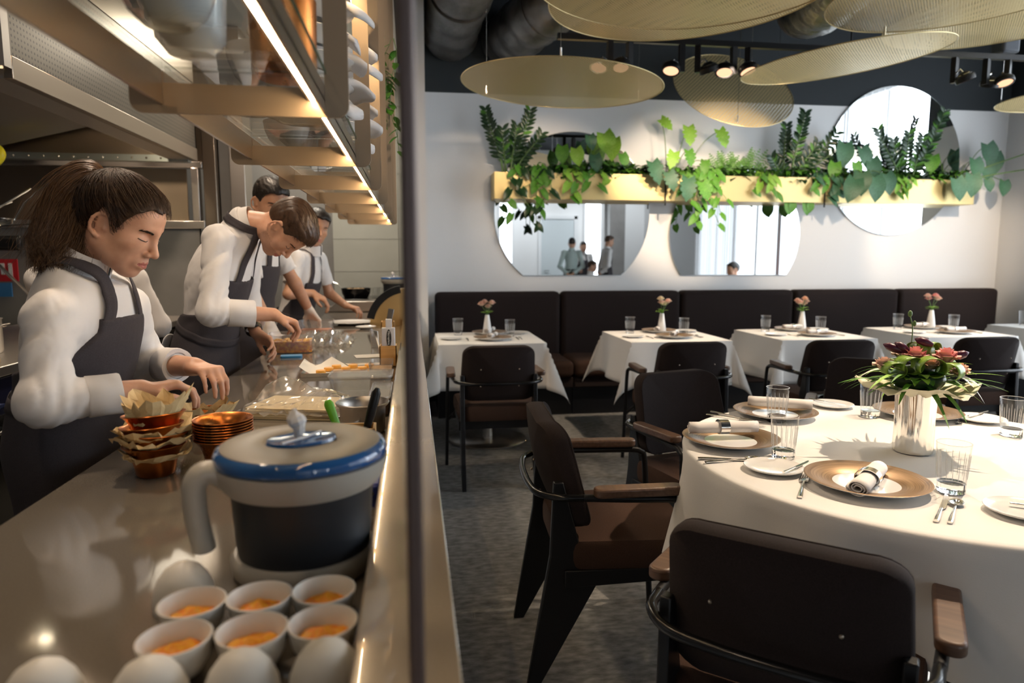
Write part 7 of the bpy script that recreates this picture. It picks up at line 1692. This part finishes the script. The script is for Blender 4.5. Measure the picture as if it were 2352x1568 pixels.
m3 = dict(pelvis=(-0.84, 3.68, 0.98), chest=(-0.80, 3.68, 1.28), neck=(-0.745, 3.665, 1.49), head=(-0.700, 3.63, 1.605), ypr=(-54, 20, 0),
    sh=[(-0.775, 3.49, 1.425), (-0.755, 3.86, 1.42)], el=[(-0.760, 3.40, 1.16), (-0.640, 3.90, 1.19)], wr=[(-0.690, 3.40, 1.02), (-0.585, 4.00, 1.035)],
    hands=[dict(D=(0.30, 0.0, -0.8), N=(-0.5, 0.6, -0.4), c=[(30, 35, 20)] * 4), dict(D=(0.25, 0.25, -0.55), N=(-0.2, -0.5, -0.7), c=[(30, 30, 15)] * 4)], bib=0.33, bibw=0.135, seed=3.3, amp=0.004)
person('dark-haired man with gloves half hidden behind the bending man', (-0.84, 3.68, 0), m3, 'chefs at the counter', face='open', skin=skin_b, hair=hair_b, hairdo='crop', wear='short', glove=(0, 1), detail=1.5)
m4 = dict(pelvis=(-0.80, 4.78, 0.90), chest=(-0.735, 4.76, 1.18), neck=(-0.670, 4.74, 1.395), head=(-0.628, 4.70, 1.530), ypr=(-60, 12, -15), gaze=(1, -0.15, -0.25),
    sh=[(-0.735, 4.58, 1.325), (-0.640, 4.92, 1.32)], el=[(-0.78, 4.50, 1.10), (-0.585, 4.98, 1.08)], wr=[(-0.645, 4.60, 1.10), (-0.47, 4.90, 1.00)],
    hands=[dict(D=(0.75, 0.1, -0.45), N=(-0.3, 0.2, -0.9), c=[(30, 40, 20)] * 4), dict(D=(0.7, -0.1, -0.2), N=(0, 0, -1), c=[(40, 40, 20)] * 4)], bib=0.30, bibw=0.115, seed=4.2, amp=0.004)
person('black-haired man with a stubble beard at the far end, glancing toward the dining room', (-0.80, 4.78, 0), m4, 'chefs at the counter', face='open stubble', skin=skin_b, hair=hair_b, hairdo='crop', wear='short', detail=1.7)
bg = dict(pelvis=(-1.20, 2.72, 0.90), chest=(-1.26, 2.86, 1.12), neck=(-1.31, 3.00, 1.27), head=(-1.36, 3.12, 1.27), ypr=(115, 50, 0),
    sh=[(-1.13, 2.99, 1.245), (-1.41, 2.86, 1.245)], el=[(-1.06, 3.03, 1.05), (-1.44, 3.04, 1.05)], wr=[(-1.26, 3.22, 0.98), (-1.50, 3.22, 0.98)], hands=[dict(D=(-.4, .9, -.1), N=(0, 0, -1)), dict(D=(-.4, .9, -.1), N=(0, 0, -1))], bib=0.2, seed=5.2, amp=0.005)
person('cook in white with his back turned, stooping over the range behind the woman', (-1.20, 2.72, 0), bg, None, hair=hair_b, hairdo='short', detail=1.9)
def staff(label, x, y, H, yaw, seed, hair, arms='back', seated=False, shirt=None, hd='crop', apron=True, male=True, group='waiters seen in the mirror'):
    c, s = math.cos(R(yaw)), math.sin(R(yaw)); k = H / 1.78 if not seated else 1.0; dz = 0.0 if not seated else -0.50
    T = lambda f, l, z: (x + c * f - s * l, y + s * f + c * l, z * k + dz)
    wr = [T(-0.16, -0.05, 0.93), T(-0.16, 0.05, 0.95)] if arms == 'back' else [T(0.26, -0.10, 1.08), T(0.26, 0.10, 1.08)]
    el = [T(-0.06, -0.27, 1.12), T(-0.06, 0.27, 1.12)]
    D = (c, s, -0.1) if arms != 'back' else (-s * 0.6, c * 0.6, -0.6)
    J = dict(male=male, pelvis=T(0, 0, 0.98), chest=T(0, 0, 1.27), neck=T(0.01, 0, 1.49), head=T(0.05, 0, 1.64), ypr=(yaw, 8, 0), sh=[T(0, -0.18, 1.43), T(0, 0.18, 1.43)], el=el, wr=wr, seed=seed, bib=0.33, amp=0.003,
             hands=[dict(D=D, N=(-c, -s, -.3)), dict(D=D if arms != 'back' else (s * 0.6, -c * 0.6, -0.6), N=(-c, -s, -.3))])
    return person(label, (x, y, 0 if not seated else 0.0), J, group, hair=hair, hairdo=hd, detail=2.4, apron=apron, seated=seated, jm=shirt)
vest_shirt = mat('shirt_mint', (0.55, 0.66, 0.63), 0.8)
staff('waiter in a pale mint shirt with his hands behind his back, in the mirror', 3.63, -2.9, 1.80, -70, 1.1, hair_b, 'back', shirt=vest_shirt)
staff('waiter in a white shirt and dark apron standing in the middle of the mirrored group', 4.05, -3.5, 1.72, 95, 2.2, hair_b, 'front')
staff('tall waiter in white in profile at the right of the mirrored group', 4.32, -2.4, 1.84, -5, 3.3, hair_br, 'back')
red = mat('blouse_red', (0.6, 0.04, 0.06), 0.8)
staff('guest in red with a dark ponytail, seated and seen in the middle mirror', 5.05, 2.35, 1.7, 170, 4.4, hair_b, 'front', True, red, 'tied', False, False, 'guests seen in the mirror')
staff('guest with brown hair seated at the edge of the middle mirror', 3.98, 2.65 - 5.2, 1.7, 20, 5.5, hair_br, 'front', True, napkin_m, 'tied', False, False, 'guests seen in the mirror')
